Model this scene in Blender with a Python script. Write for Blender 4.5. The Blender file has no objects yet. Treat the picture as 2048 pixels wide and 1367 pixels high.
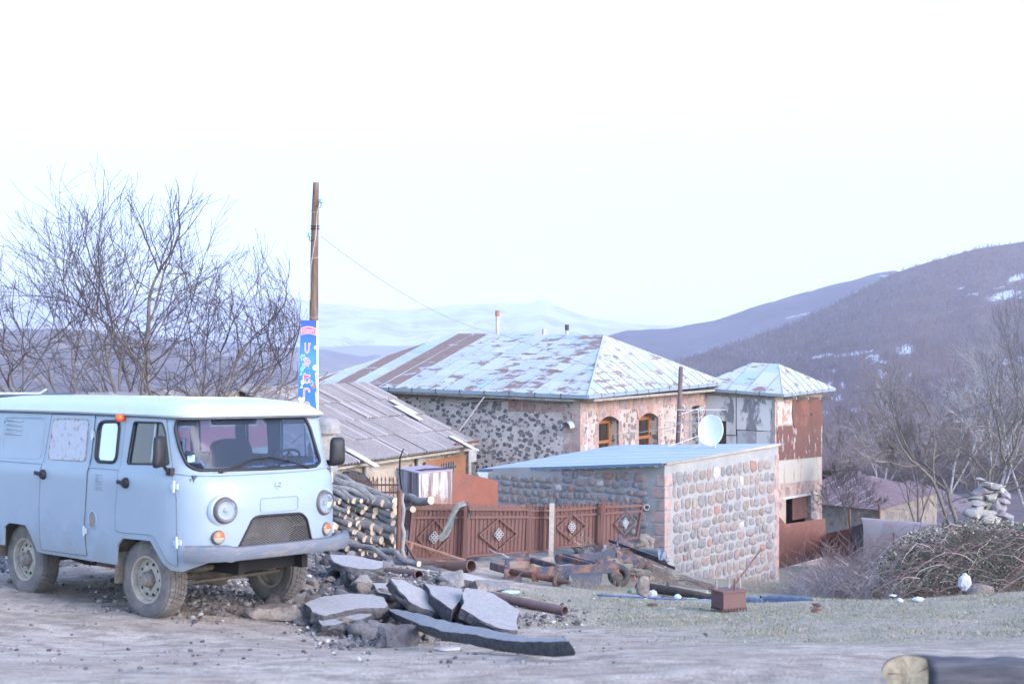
import bpy, bmesh, math, random
import numpy as np
from mathutils import Vector, Matrix, noise, geometry
R = math.radians
S = bpy.context.scene
COL = S.collection

# ------------------------------------------------------------------ camera, world, sun, exposure
F, HOR, ZC = 2844.0, 700.0, 2.56          # focal length and horizon row in photo pixels, eye height
cam = bpy.data.cameras.new('camera'); camo = bpy.data.objects.new('camera', cam); COL.objects.link(camo)
camo.location = (0, 0, ZC); camo.rotation_euler = (R(90), 0, 0)
cam.sensor_width = 36.0; cam.lens = 36.0 * F / 2048.0; cam.shift_y = (HOR - 683.5) / 2048.0
cam.clip_start = 0.1; cam.clip_end = 80000
cam.dof.use_dof = True; cam.dof.focus_distance = 27.0; cam.dof.aperture_fstop = 3.2
S.camera = camo
SUN_EL, SUN_AZ = R(24), R(128)            # azimuth clockwise from +Y (behind the camera, to the right)
w = bpy.data.worlds.new('World'); S.world = w; w.use_nodes = True
nt = w.node_tree; nt.nodes.clear()
sky = nt.nodes.new('ShaderNodeTexSky'); sky.sky_type = 'NISHITA'; sky.sun_disc = False
sky.sun_elevation = SUN_EL; sky.sun_rotation = SUN_AZ; sky.altitude = 1300
sky.air_density = 1.0; sky.dust_density = 2.3; sky.ozone_density = 2.5
bg = nt.nodes.new('ShaderNodeBackground'); bg.inputs[1].default_value = 0.15
wo = nt.nodes.new('ShaderNodeOutputWorld')
nt.links.new(sky.outputs[0], bg.inputs[0]); nt.links.new(bg.outputs[0], wo.inputs[0])
sl = bpy.data.lights.new('sun', 'SUN'); sl.energy = 0.95; sl.angle = R(35); sl.color = (1.0, 0.88, 0.86)
so = bpy.data.objects.new('sun', sl); COL.objects.link(so)
sd = Vector((math.sin(SUN_AZ) * math.cos(SUN_EL), math.cos(SUN_AZ) * math.cos(SUN_EL), math.sin(SUN_EL)))
so.rotation_euler = (-sd).to_track_quat('-Z', 'Y').to_euler()
S.view_settings.view_transform = 'Standard'; S.view_settings.look = 'None'
S.view_settings.exposure = 2.52; S.view_settings.gamma = 1.0; S.view_settings.use_curve_mapping = False
S.cycles.volume_bounces = 1; S.cycles.max_bounces = 8; S.cycles.volume_max_steps = 64

# ------------------------------------------------------------------ helpers
def W(px, py, D): return Vector(((px - 1024.0) * D / F, D, ZC - (py - HOR) * D / F))
rnd = random.Random(7)
def U(a, b): return rnd.uniform(a, b)

class MB:
    def __init__(s): s.v = []; s.f = []; s.m = []
    def add(s, v, f, m=0):
        b = len(s.v); s.v += [tuple(p) for p in v]; s.f += [tuple(i + b for i in q) for q in f]; s.m += [m] * len(f); return s
    def box(s, c, d, rot=None, m=0, taper=1.0):
        c = Vector(c); P = []
        for z in (-.5, .5):
            k = taper if z > 0 else 1.0
            for x, y in ((-.5, -.5), (.5, -.5), (.5, .5), (-.5, .5)):
                p = Vector((x * d[0] * k, y * d[1] * k, z * d[2]))
                P.append(c + (rot @ p if rot else p))
        return s.add(P, [(3, 2, 1, 0), (4, 5, 6, 7), (0, 1, 5, 4), (1, 2, 6, 5), (2, 3, 7, 6), (3, 0, 4, 7)], m)
    def hexa(s, P, m=0): return s.add(P, [(3, 2, 1, 0), (4, 5, 6, 7), (0, 1, 5, 4), (1, 2, 6, 5), (2, 3, 7, 6), (3, 0, 4, 7)], m)
    def beam(s, a, b, wd, h, m=0, up=(0, 0, 1)):
        a = Vector(a); b = Vector(b); d = (b - a).normalized(); u = Vector(up)
        x = d.cross(u)
        if x.length < 1e-3: x = d.cross(Vector((0, 1, 0)))
        x.normalize(); z = x.cross(d)
        P = []
        for q in (a, b):
            for i, j in ((-.5, -.5), (.5, -.5), (.5, .5), (-.5, .5)): P.append(q + x * i * wd + z * j * h)
        return s.hexa(P, m)
    def tube(s, pts, r, n=8, m=0, cap=True, ell=1.0):
        pts = [Vector(p) for p in pts]; k = len(pts)
        rr = r if isinstance(r, (list, tuple)) else [r] * k
        V = []; Fc = []; t0 = (pts[1] - pts[0]).normalized()
        a = t0.orthogonal().normalized()
        for i in range(k):
            t = (pts[min(i + 1, k - 1)] - pts[max(i - 1, 0)])
            t = t.normalized() if t.length > 1e-9 else t0
            a = (a - t * a.dot(t)); a = a.normalized() if a.length > 1e-6 else t.orthogonal().normalized()
            b = t.cross(a)
            for j in range(n):
                an = 2 * math.pi * j / n
                V.append(pts[i] + a * math.cos(an) * rr[i] + b * math.sin(an) * rr[i] * ell)
        for i in range(k - 1):
            for j in range(n):
                j2 = (j + 1) % n
                Fc.append((i * n + j, i * n + j2, (i + 1) * n + j2, (i + 1) * n + j))
        if cap:
            Fc.append(tuple(range(n - 1, -1, -1))); Fc.append(tuple((k - 1) * n + j for j in range(n)))
        return s.add(V, Fc, m)
    def pipe(s, a, b, ro, ri, n=20, m=0):
        a = Vector(a); b = Vector(b); t = (b - a).normalized(); x = t.orthogonal().normalized(); y = t.cross(x); V = []
        for p, r in ((a, ro), (b, ro), (b, ri), (a, ri)):
            for j in range(n):
                an = 2 * math.pi * j / n; V.append(p + (x * math.cos(an) + y * math.sin(an)) * r)
        Fc = []
        for k in range(4):
            for j in range(n):
                j2 = (j + 1) % n; k2 = (k + 1) % 4
                Fc.append((k * n + j, k * n + j2, k2 * n + j2, k2 * n + j))
        return s.add(V, Fc, m)
    def lathe(s, o, d, prof, n=32, m=0, closed=False):
        o = Vector(o); t = Vector(d).normalized(); x = t.orthogonal().normalized(); y = t.cross(x); V = []
        for r, h in prof:
            for j in range(n):
                an = 2 * math.pi * j / n; V.append(o + t * h + (x * math.cos(an) + y * math.sin(an)) * r)
        Fc = []; k = len(prof)
        for i in range(k if closed else k - 1):
            i2 = (i + 1) % k
            for j in range(n):
                j2 = (j + 1) % n; Fc.append((i * n + j, i * n + j2, i2 * n + j2, i2 * n + j))
        return s.add(V, Fc, m)
    def prism(s, P, ext, m=0):
        P = [Vector(p) for p in P]; e = Vector(ext); n = len(P)
        V = P + [p + e for p in P]
        Fc = [tuple(range(n)), tuple(range(2 * n - 1, n - 1, -1))]
        for i in range(n):
            j = (i + 1) % n; Fc.append((i, i + n, j + n, j))
        return s.add(V, Fc, m)

def link(name, mb, mat, parent=None, smooth=False, fix=True, auto=None):
    me = bpy.data.meshes.new(name)
    v = mb.v
    if parent is not None and parent.get('_T') is not None:
        T = Matrix([list(parent['_T'])[i * 4:i * 4 + 4] for i in range(4)]).inverted()
        v = [T @ Vector(p) for p in v]
    me.from_pydata([tuple(p) for p in v], [], mb.f)
    mats = mat if isinstance(mat, (list, tuple)) else [mat]
    for q in mats: me.materials.append(q)
    if len(mats) > 1: me.polygons.foreach_set('material_index', mb.m)
    if fix:
        bm = bmesh.new(); bm.from_mesh(me); bmesh.ops.recalc_face_normals(bm, faces=bm.faces); bm.to_mesh(me); bm.free()
    if smooth: me.polygons.foreach_set('use_smooth', [True] * len(me.polygons))
    if auto: me.set_sharp_from_angle(angle=R(auto))
    me.update()
    o = bpy.data.objects.new(name, me); COL.objects.link(o)
    if parent is not None:
        o.parent = parent
        if parent.get('_T') is not None and parent.type == 'MESH': pass
    return o
def tag(o, label, cat=None, group=None, kind=None):
    if label: o['label'] = label
    if cat: o['category'] = cat
    if group: o['group'] = group
    if kind: o['kind'] = kind
    return o
def thing(name, label, cat, M=None, group=None):
    """an Empty; its parts are given in WORLD coordinates when M is a matrix with _T kept, else in local ones"""
    o = bpy.data.objects.new(name, None); COL.objects.link(o); o.empty_display_size = .2
    if M is not None:
        if isinstance(M, (Vector, tuple)): M = Matrix.Translation(Vector(M))
        o.matrix_basis = M; o['_T'] = [x for r in M for x in r]
    return tag(o, label, cat, group)
def sub(name, mb, mat, part, root, **k):
    """sub-part in WORLD coordinates of root: parts carry identity transforms, so convert with the root's matrix"""
    T = root.get('_T')
    if T is not None:
        Ti = Matrix([list(T)[i * 4:i * 4 + 4] for i in range(4)]).inverted(); mb.v = [tuple(Ti @ Vector(p)) for p in mb.v]
    return link(name, mb, mat, part, **k)
def tagmesh(name, mb, mat, label, cat, group=None, kind=None, origin=None, **k):
    """a one-mesh thing: origin moved to its base"""
    if origin is None:
        xs = [p[0] for p in mb.v]; ys = [p[1] for p in mb.v]; zs = [p[2] for p in mb.v]
        origin = Vector(((min(xs) + max(xs)) / 2, (min(ys) + max(ys)) / 2, min(zs)))
    mb.v = [tuple(Vector(p) - origin) for p in mb.v]
    o = link(name, mb, mat, None, **k); o.location = origin
    return tag(o, label, cat, group, kind)

def inpoly(x, y, P):
    c = np.zeros(x.shape, bool); n = len(P)
    for i in range(n):
        x1, y1 = P[i]; x2, y2 = P[(i + 1) % n]
        if y1 == y2: continue
        k = ((y1 > y) != (y2 > y)) & (x < (x2 - x1) * (y - y1) / (y2 - y1) + x1)
        c ^= k
    return c
def patch(mb, outline, holes, fn, step=None, thick=0.0, m=0, rim=None):
    """triangulated sheet over (u,v) with holes; fn(u,v,off)->3D; closed solid when thick>0"""
    loops = [outline] + list(holes); V = []; E = []
    for L in loops:
        L2 = []
        for i in range(len(L)):
            a = L[i]; b = L[(i + 1) % len(L)]; d = math.hypot(b[0] - a[0], b[1] - a[1])
            k = max(1, int(math.ceil(d / step))) if step else 1
            for q in range(k): L2.append((a[0] + (b[0] - a[0]) * q / k, a[1] + (b[1] - a[1]) * q / k))
        b0 = len(V); V += L2; E += [(b0 + i, b0 + (i + 1) % len(L2)) for i in range(len(L2))]
    nb = len(V)
    if step:
        xs = [p[0] for p in outline]; ys = [p[1] for p in outline]
        gx = np.arange(min(xs) + step * .5, max(xs), step); gy = np.arange(min(ys) + step * .5, max(ys), step)
        GX, GY = np.meshgrid(gx, gy); GX = GX.ravel(); GY = GY.ravel()
        ok = inpoly(GX, GY, outline)
        for h in holes: ok &= ~inpoly(GX, GY, h)
        BV = np.array(V)
        for x, y in zip(GX[ok], GY[ok]):
            if ((BV[:, 0] - x) ** 2 + (BV[:, 1] - y) ** 2).min() > (step * .4) ** 2: V.append((float(x), float(y)))
    vo, eo, fo, _, _, _ = geometry.delaunay_2d_cdt([Vector(p) for p in V], E, [], 0, 1e-6)
    cx = np.array([sum(vo[i].x for i in f) / 3 for f in fo]); cy = np.array([sum(vo[i].y for i in f) / 3 for f in fo])
    ok = inpoly(cx, cy, outline)
    for h in holes: ok &= ~inpoly(cx, cy, h)
    T = [tuple(f) for f, k in zip(fo, ok) if k]
    P0 = [fn(p.x, p.y, 0.0) for p in vo]
    if thick <= 0: mb.add(P0, T, m); return
    n = len(P0); P1 = [fn(p.x, p.y, thick) for p in vo]
    cnt = {}
    for t in T:
        for i in range(3):
            a, b = t[i], t[(i + 1) % 3]; cnt[(a, b)] = 1
    side = [(a, b, b + n, a + n) for (a, b) in cnt if (b, a) not in cnt]
    mb.add(P0 + P1, T + [tuple(i + n for i in t[::-1]) for t in T] + side, m)
def rrect(x0, y0, x1, y1, r, k=4):
    P = []
    for cx, cy, a0 in ((x1 - r, y1 - r, 0), (x0 + r, y1 - r, 90), (x0 + r, y0 + r, 180), (x1 - r, y0 + r, 270)):
        for i in range(k + 1):
            a = R(a0 + 90 * i / k); P.append((cx + r * math.cos(a), cy + r * math.sin(a)))
    return P
def roundpoly(P, r, k=4):
    out = []; n = len(P)
    for i in range(n):
        a = Vector(P[i - 1]); b = Vector(P[i]); c = Vector(P[(i + 1) % n])
        rr = min(r, (a - b).length * .45, (c - b).length * .45)
        p0 = b + (a - b).normalized() * rr; p1 = b + (c - b).normalized() * rr
        for q in range(k + 1):
            t = q / k; out.append(tuple(p0 * (1 - t) ** 2 + b * 2 * t * (1 - t) + p1 * t * t))
    return out

# ---- numpy noise
def vnoise(x, y, seed=0):
    xi = np.floor(x).astype(np.int64); yi = np.floor(y).astype(np.int64); xf = x - xi; yf = y - yi
    def h(a, b):
        n = (a * 374761393 + b * 668265263 + seed * 1442695041) & 0xffffffff
        n = ((n ^ (n >> 13)) * 1274126177) & 0xffffffff
        return ((n ^ (n >> 16)) & 0xffff) / 65535.0
    u = xf * xf * (3 - 2 * xf); v = yf * yf * (3 - 2 * yf)
    return (h(xi, yi) * (1 - u) + h(xi + 1, yi) * u) * (1 - v) + (h(xi, yi + 1) * (1 - u) + h(xi + 1, yi + 1) * u) * v
def fbm(x, y, o=4, seed=0):
    s = 0; a = .5; t = 0
    for i in range(o): s = s + a * vnoise(x * 2 ** i, y * 2 ** i, seed + i * 17); t += a; a *= .5
    return s / t

# ------------------------------------------------------------------ materials
MATS = {}
class NT:
    def __init__(s, name):
        s.m = bpy.data.materials.new(name); s.m.use_nodes = True; s.t = s.m.node_tree; s.n = s.t.nodes
        s.b = s.n['Principled BSDF']; s.co = None
    def node(s, t, **k):
        n = s.n.new(t)
        for a, b in k.items():
            if a in n.bl_rna.properties: setattr(n, a, b)
        return n
    def coord(s, kind='Object'):
        c = s.n.new('ShaderNodeTexCoord'); return c.outputs[kind]
    def mapping(s, v, sc=(1, 1, 1), rot=(0, 0, 0), loc=(0, 0, 0)):
        n = s.n.new('ShaderNodeMapping'); s.t.links.new(v, n.inputs[0]); n.inputs['Scale'].default_value = sc
        n.inputs['Rotation'].default_value = rot; n.inputs['Location'].default_value = loc; return n.outputs[0]
    def noise(s, v, scale, det=5, rough=.55, dist=0, out=0):
        n = s.n.new('ShaderNodeTexNoise'); s.t.links.new(v, n.inputs['Vector'])
        n.inputs['Scale'].default_value = scale; n.inputs['Detail'].default_value = det
        n.inputs['Roughness'].default_value = rough; n.inputs['Distortion'].default_value = dist; return n.outputs[out]
    def vor(s, v, scale, feat='F1', out=0, rand=1.0):
        n = s.n.new('ShaderNodeTexVoronoi'); n.feature = feat; s.t.links.new(v, n.inputs['Vector'])
        n.inputs['Scale'].default_value = scale; n.inputs['Randomness'].default_value = rand; return n.outputs[out]
    def ramp(s, fac, stops, interp='LINEAR'):
        n = s.n.new('ShaderNodeValToRGB'); n.color_ramp.interpolation = interp; e = n.color_ramp.elements
        while len(e) < len(stops): e.new(.5)
        for i, (p, c) in enumerate(stops):
            e[i].position = p; e[i].color = (c, c, c, 1) if not isinstance(c, (tuple, list)) else (*c[:3], 1)
        s.t.links.new(fac, n.inputs[0]); return n.outputs[0]
    def mix(s, fac, a, b, mode='MIX'):
        n = s.n.new('ShaderNodeMix'); n.data_type = 'RGBA'; n.blend_type = mode
        for i, v in ((0, fac), (6, a), (7, b)):
            if isinstance(v, (int, float)): n.inputs[i].default_value = v
            elif isinstance(v, (tuple, list)): n.inputs[i].default_value = (*v[:3], 1)
            else: s.t.links.new(v, n.inputs[i])
        return n.outputs[2]
    def math(s, op, a, b=0.0, clamp=False):
        n = s.n.new('ShaderNodeMath'); n.operation = op; n.use_clamp = clamp
        for i, v in ((0, a), (1, b)):
            if isinstance(v, (int, float)): n.inputs[i].default_value = v
            else: s.t.links.new(v, n.inputs[i])
        return n.outputs[0]
    def rand(s): return s.n.new('ShaderNodeNewGeometry').outputs['Random Per Island']
    def objrand(s): return s.n.new('ShaderNodeObjectInfo').outputs['Random']
    def bump(s, h, dist=.01, st=1.0):
        n = s.n.new('ShaderNodeBump'); n.inputs['Distance'].default_value = dist; n.inputs['Strength'].default_value = st
        s.t.links.new(h, n.inputs['Height']); s.t.links.new(n.outputs[0], s.b.inputs['Normal'])
    def fin(s, col=None, rough=.8, metal=0.0, spec=None):
        if col is not None:
            if isinstance(col, (tuple, list)): s.b.inputs['Base Color'].default_value = (*col[:3], 1)
            else: s.t.links.new(col, s.b.inputs['Base Color'])
        if isinstance(rough, (int, float)): s.b.inputs['Roughness'].default_value = rough
        else: s.t.links.new(rough, s.b.inputs['Roughness'])
        s.b.inputs['Metallic'].default_value = metal
        if spec is not None: s.b.inputs['Specular IOR Level'].default_value = spec
        return s.m
def lerp(a, b, t): return tuple(x + (y - x) * t for x, y in zip(a, b))
def simple(name, c, rough=.8, var=.25, scale=8, bump=0.0, bscale=40, metal=0.0, spec=None, c2=None):
    """colour with two octaves of noise variation and grain"""
    if name in MATS: return MATS[name]
    t = NT(name); v = t.coord()
    n1 = t.noise(v, scale, 6, .65); n2 = t.noise(v, scale * 7, 4, .6)
    f = t.math('ADD', t.math('MULTIPLY', n1, .65), t.math('MULTIPLY', n2, .35))
    lo = tuple(x * (1 - var) for x in c) if c2 is None else c2; hi = tuple(min(1, x * (1 + var)) for x in c) if c2 is None else c
    col = t.ramp(f, [(.36, lo), (.64, hi)])
    if bump: t.bump(t.noise(v, bscale, 5, .65), bump)
    MATS[name] = t.fin(col, rough, metal, spec); return MATS[name]
def rusty(name, paint, rust=(.16, .06, .035), amt=.5, scale=3, stretch=(1, 1, 1), rough=.75, sharp=.04, rust2=(.26, .12, .07), bump=.002):
    if name in MATS: return MATS[name]
    t = NT(name); v = t.mapping(t.coord(), stretch)
    n = t.noise(v, scale, 8, .7, .4); k = t.ramp(n, [(amt - sharp, 0.0), (amt + sharp, 1.0)])
    g = t.noise(v, scale * 6, 5, .7); rc = t.ramp(g, [(.35, rust), (.65, rust2)])
    pc = t.mix(t.noise(v, scale * 2.3, 5, .6), tuple(x * .8 for x in paint), tuple(min(1, x * 1.12) for x in paint))
    t.bump(t.math('ADD', t.math('MULTIPLY', k, -.6), t.math('MULTIPLY', g, .6)), bump)
    MATS[name] = t.fin(t.mix(k, rc, pc), rough); return MATS[name]
M_ = simple
rust = rusty('rust brown', (.13, .055, .04), (.085, .032, .024), .55, 5, rust2=(.17, .075, .05))
rustdark = rusty('dark rusted iron', (.06, .05, .05), (.07, .035, .025), .5, 6, rust2=(.13, .065, .045))
rustpipe = rusty('rusted pipe skin', (.17, .09, .07), (.09, .045, .035), .5, 6, rust2=(.27, .13, .08))
blackrub = M_('tyre rubber', (.045, .043, .042), .9, .3, 12, .003, 60)
glassdark = NT('dark window'); glassdark = glassdark.fin((.02, .022, .026), .08)

# ------------------------------------------------------------------ van pose (needed by the ground)
def rotm(yaw, pit, rol): return Matrix.Rotation(yaw, 3, 'Z') @ Matrix.Rotation(pit, 3, 'Y') @ Matrix.Rotation(rol, 3, 'X')
VAN_M = Matrix.Translation((-3.807, 15.058, -.05)) @ rotm(-.740, -.014, -.017).to_4x4()

# ------------------------------------------------------------------ terrain
CP = []
for px, py, D in [(-300, 1367, 7.0), (300, 1367, 7.05), (1024, 1367, 7.05), (1700, 1367, 7.0), (2300, 1367, 7.0),
                  (1100, 1290, 12.0), (1500, 1290, 12.0), (2048, 1270, 12.2), (700, 1300, 12.2), (100, 1290, 11.5),
                  (1500, 1210, 18.6), (1300, 1205, 18.6), (1800, 1197, 18.6), (2048, 1180, 18.6), (2300, 1180, 18.6), (1130, 1200, 19.0),
                  (1500, 1192, 21.0), (1800, 1210, 21.5), (2048, 1195, 21.5), (1150, 1175, 20.8), (1250, 1182, 21.5),
                  (1050, 1160, 22.5), (1250, 1160, 23.5), (1420, 1180, 25.0), (1330, 1160, 28.7), (1557, 1165, 33.5), (1450, 1165, 30.0),
                  (1620, 1150, 36.0), (1700, 1190, 27.0), (1900, 1190, 27.0), (2100, 1180, 26.0), (1750, 1140, 36), (2048, 1110, 36), (1900, 1110, 40),
                  (800, 1123, 22.5), (700, 1118, 22.5), (930, 1122, 25.0), (1100, 1112, 26.5), (1270, 1100, 28.3),
                  (1000, 1060, 31), (800, 1040, 31), (700, 1010, 31), (500, 1010, 28), (250, 1010, 28), (0, 1020, 28), (-400, 1010, 28),
                  (450, 1090, 20.5), (200, 1095, 20.5), (0, 1100, 20.5), (600, 1110, 19.5),
                  (640, 1160, 17.3), (760, 1160, 17.3), (880, 1175, 17.3), (980, 1195, 17.6), (650, 1225, 15.3), (850, 1255, 14.7), (1000, 1262, 14.7)]:
    CP.append(tuple(W(px, py, D)))
for x, y, z in [(-12, -4, .96), (0, -4, .96), (12, -4, .96), (-6, 0, .97), (0, 0, .97), (6, 0, .97), (0, 4, .95), (-8, 4, .95), (8, 4, .95), (-14, 10, .55), (14, 10, .5),
                (-14, 14, .1), (-16, 20, -.2), (16, 16, -.2), (-20, 34, -1.5), (-8, 36, -1.6), (-22, 45, -3.5), (-8, 50, -4), (3, 50, -5.5), (12, 52, -6.8), (25, 50, -7), (25, 34, -3.8), (20, 25, -1.5),
                (-30, 70, -9), (0, 75, -10), (22, 72, -9), (45, 75, -9), (-60, 110, -18), (0, 110, -17), (60, 110, -14), (-60, 30, -3), (60, 30, -3), (-60, -10, .9), (60, -10, .9), (60, 70, -9), (-60, 70, -10)]:
    CP.append((x, y, z))
for x in (1.15, -1.15):
    for y in (-.75, .75):
        p = VAN_M @ Vector((x, y, 0.0)); CP.append((p.x, p.y, p.z + .012))
CPA = np.array(CP); NCP = len(CP)
_d = np.sqrt(((CPA[:, None, :2] - CPA[None, :, :2]) ** 2).sum(2))
_K = np.zeros((NCP + 3, NCP + 3)); _K[:NCP, :NCP] = _d + np.eye(NCP) * -.02; _K[:NCP, NCP] = 1; _K[:NCP, NCP + 1:] = CPA[:, :2]; _K[NCP:, :NCP] = _K[:NCP, NCP:].T
_w = np.linalg.solve(_K, np.r_[CPA[:, 2], 0, 0, 0])
def gmask(X, Y):
    """rubble 0..1, grass 0..1 over the near ground"""
    px = 1024 + X / np.maximum(Y, .5) * F; py = HOR - (ground0(X, Y) - ZC) / np.maximum(Y, .5) * F
    n = fbm(X * 1.3, Y * 1.3, 4, 5) - .5; n2 = fbm(X * 5, Y * 5, 3, 9) - .5
    rx = (px - 770) / 270.0; ry = (Y - 15.6 + (px - 770) * .0016) / 3.2
    rub = np.clip(1.25 - np.sqrt(rx ** 2 + ry ** 2) + n * .9, 0, 1)
    rub2 = np.clip((Y - 17.0 + n * 3) / 1.2, 0, 1) * np.clip((960 - px + n * 420) / 160, 0, 1) * np.clip((32 - Y) / 4, 0, 1)
    under = np.clip(1.1 - np.hypot((X + 2.2) / 3.0, (Y - 16.0) / 2.6) + n * .8, 0, 1)
    rub = np.clip(np.maximum(np.maximum(rub, rub2), under), 0, 1)
    edge = 12.6 - (px - 1100) * .0022
    n5 = fbm(X * .35, Y * .5, 4, 63) - .5
    gr = np.clip((Y - edge + n * 4.0 + n5 * 7 + n2 * 2.0) / 3.2, 0, 1) * np.clip((px - 985 + n * 420) / 150, 0, 1)
    return rub, gr * (1 - rub)
def ground0(X, Y):
    X = np.asarray(X, float); Y = np.asarray(Y, float)
    sh = X.shape; x = X.ravel(); y = Y.ravel(); out = np.empty(x.shape)
    for i in range(0, len(x), 20000):
        xx = x[i:i + 20000]; yy = y[i:i + 20000]
        d = np.sqrt((xx[:, None] - CPA[None, :, 0]) ** 2 + (yy[:, None] - CPA[None, :, 1]) ** 2)
        out[i:i + 20000] = np.sqrt(d * d + .02) @ _w[:NCP] + _w[NCP] + _w[NCP + 1] * xx + _w[NCP + 2] * yy
    return out.reshape(sh)
def ground(X, Y, micro=True):
    z = ground0(X, Y)
    if micro:
        rub, gr = gmask(np.asarray(X, float), np.asarray(Y, float))
        X = np.asarray(X, float); Y = np.asarray(Y, float)
        z = z + (fbm(X * .9, Y * .9, 3, 2) - .5) * .07 + (fbm(X * 4, Y * 4, 4, 3) - .5) * (.018 + .10 * rub + .03 * gr)
    return z
def gz(x, y): return float(ground(np.array([x]), np.array([y]))[0])
def GP(px, D, dz=0.0):
    x = (px - 1024.0) * D / F; return Vector((x, D, gz(x, D) + dz))
def WG(px, py, h=0.0):
    """world point where the line of sight through a photo pixel meets the ground raised by h"""
    D = np.linspace(6.0, 42.0, 721); X = (px - 1024.0) * D / F; Z = ZC - (py - HOR) * D / F; g = ground0(X, D) + h; b = np.where(Z <= g)[0]
    i = int(b[0]) if len(b) else 400
    if i > 0: a0 = Z[i - 1] - g[i - 1]; a1 = Z[i] - g[i]; f = a0 / (a0 - a1 + 1e-9); d = D[i - 1] + (D[i] - D[i - 1]) * f
    else: d = D[0]
    return W(px, py, float(d))
def axis(lo, a, b, hi, st, g):
    v = list(np.arange(a, b, st)); s = st; q = b
    while q < hi: v.append(q); s *= g; q += s
    v.append(hi); s = st * g; q = a - s
    while q > lo: v.insert(0, q); s *= g; q -= s
    v.insert(0, lo); return np.array(v)
xs = axis(-90, -8, 9, 90, .06, 1.05); ys = axis(-14, 6.0, 24, 118, .065, 1.035)
GX, GY = np.meshgrid(xs, ys); GZ = ground(GX, GY); nx, ny = len(xs), len(ys)
me = bpy.data.meshes.new('ground')
V = np.stack([GX.ravel(), GY.ravel(), GZ.ravel()], 1)
ii = (np.arange(ny - 1)[:, None] * nx + np.arange(nx - 1)[None, :]).ravel()
Q = np.stack([ii, ii + 1, ii + nx + 1, ii + nx], 1)
me.from_pydata(V.tolist(), [], Q.tolist()); me.polygons.foreach_set('use_smooth', [True] * len(me.polygons))
rub, gr = gmask(GX.ravel(), GY.ravel())
at = me.color_attributes.new('cover', 'FLOAT_COLOR', 'POINT')
cv = np.ones((len(V), 4)); cv[:, 0] = rub; cv[:, 1] = gr; at.data.foreach_set('color', cv.ravel())
t = NT('village ground'); v = t.coord()
an = t.node('ShaderNodeVertexColor'); an.layer_name = 'cover'
sp = t.node('ShaderNodeSeparateColor'); t.t.links.new(an.outputs[0], sp.inputs[0])
n1 = t.noise(v, .7, 7, .62); n2 = t.noise(v, 4, 7, .7); n3 = t.noise(v, 26, 4, .7)
track = t.noise(t.mapping(v, (.75, 1.25, 1), (0, 0, R(14))), 1.0, 7, .7, .5)
dust = t.mix(t.ramp(track, [(.35, 0.0), (.66, 1.0)]), (.365, .30, .245), (.53, .465, .40))
dust = t.mix(t.ramp(n2, [(.38, 1.0), (.56, 0.0)]), dust, (.26, .215, .18))
dust = t.mix(t.math('MULTIPLY', t.ramp(n3, [(.35, 1.0), (.5, 0.0)]), .5), dust, (.26, .225, .21))
pb = t.vor(v, 38, 'F1', 0); pbc = t.vor(v, 38, 'F1', 1)
gravel = t.ramp(t.math('ADD', t.math('MULTIPLY', n3, .5), t.math('MULTIPLY', n2, .5)), [(.35, (.07, .066, .068)), (.55, (.17, .16, .16)), (.7, (.30, .28, .27))])
gravel = t.mix(t.math('MULTIPLY', t.ramp(pb, [(.0, 1.0), (.5, 0.0)]), .6), gravel, t.mix(.5, (.22, .20, .2), pbc, 'MULTIPLY'))
g2 = t.noise(v, 2.2, 8, .75); straw = t.noise(t.mapping(v, (1, .35, 1)), 34, 5, .8)
grs = t.mix(t.ramp(g2, [(.40, 0.0), (.58, 1.0)]), (.29, .245, .20), (.175, .195, .12))
grs = t.mix(t.ramp(straw, [(.42, 0.0), (.62, 1.0)]), grs, (.38, .335, .285))
col = t.mix(sp.outputs[1], dust, grs)
col = t.mix(t.ramp(t.math('ADD', sp.outputs[0], t.math('MULTIPLY', t.math('SUBTRACT', n2, .5), 1.2)), [(.35, 0.0), (.62, 1.0)]), col, gravel)
t.bump(t.math('ADD', n3, t.math('ADD', t.math('MULTIPLY', n2, 2.0), t.math('MULTIPLY', pb, -.6))), .03, .8)
me.materials.append(t.fin(col, .95, spec=.15))
o = bpy.data.objects.new('ground', me); COL.objects.link(o); o['kind'] = 'structure'

# ------------------------------------------------------------------ distant land: each ridge is a real slope at its own distance
def ridge(name, top, Dtop, bot, Dbot, mat, ex=1.25, n=160, m=26, amp=0.0, seed=1, back=True, kind='structure', jag=0.0, pxs=(-900, 3100)):
    """top/bot: [(px,py)] silhouette and foot; Dtop/Dbot: [(px,D)]"""
    X = np.linspace(pxs[0], pxs[1], n); tp = np.interp(X, *zip(*top)); bt = np.interp(X, *zip(*bot))
    D1 = np.interp(X, *zip(*Dtop)); D0 = np.interp(X, *zip(*Dbot)); V = []
    tp = tp + (fbm(X * .02, X * 0, 4, seed) - .5) * jag
    for j in range(m + 1):
        f = j / m; D = D0 + (D1 - D0) * f ** ex; Y = bt + (tp - bt) * f
        rel = (fbm(X * .012 + 3, Y * .02 + f * 4, 4, seed) - .5) * amp * math.sin(math.pi * f)
        D = D * (1 + rel)
        for i in range(n): V.append(tuple(W(X[i], Y[i], D[i])))
    if back:
        for i in range(n):
            p = W(X[i], tp[i], D1[i]); V.append((p.x * 1.2, p.y * 1.25, p.z - D1[i] * .06))
        m += 1
    Fc = [(j * n + i, j * n + i + 1, (j + 1) * n + i + 1, (j + 1) * n + i) for j in range(m) for i in range(n - 1)]
    me = bpy.data.meshes.new(name); me.from_pydata(V, [], Fc); me.polygons.foreach_set('use_smooth', [True] * len(Fc))
    me.materials.append(mat); o = bpy.data.objects.new(name, me); COL.objects.link(o); o['kind'] = kind
    return o
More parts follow.
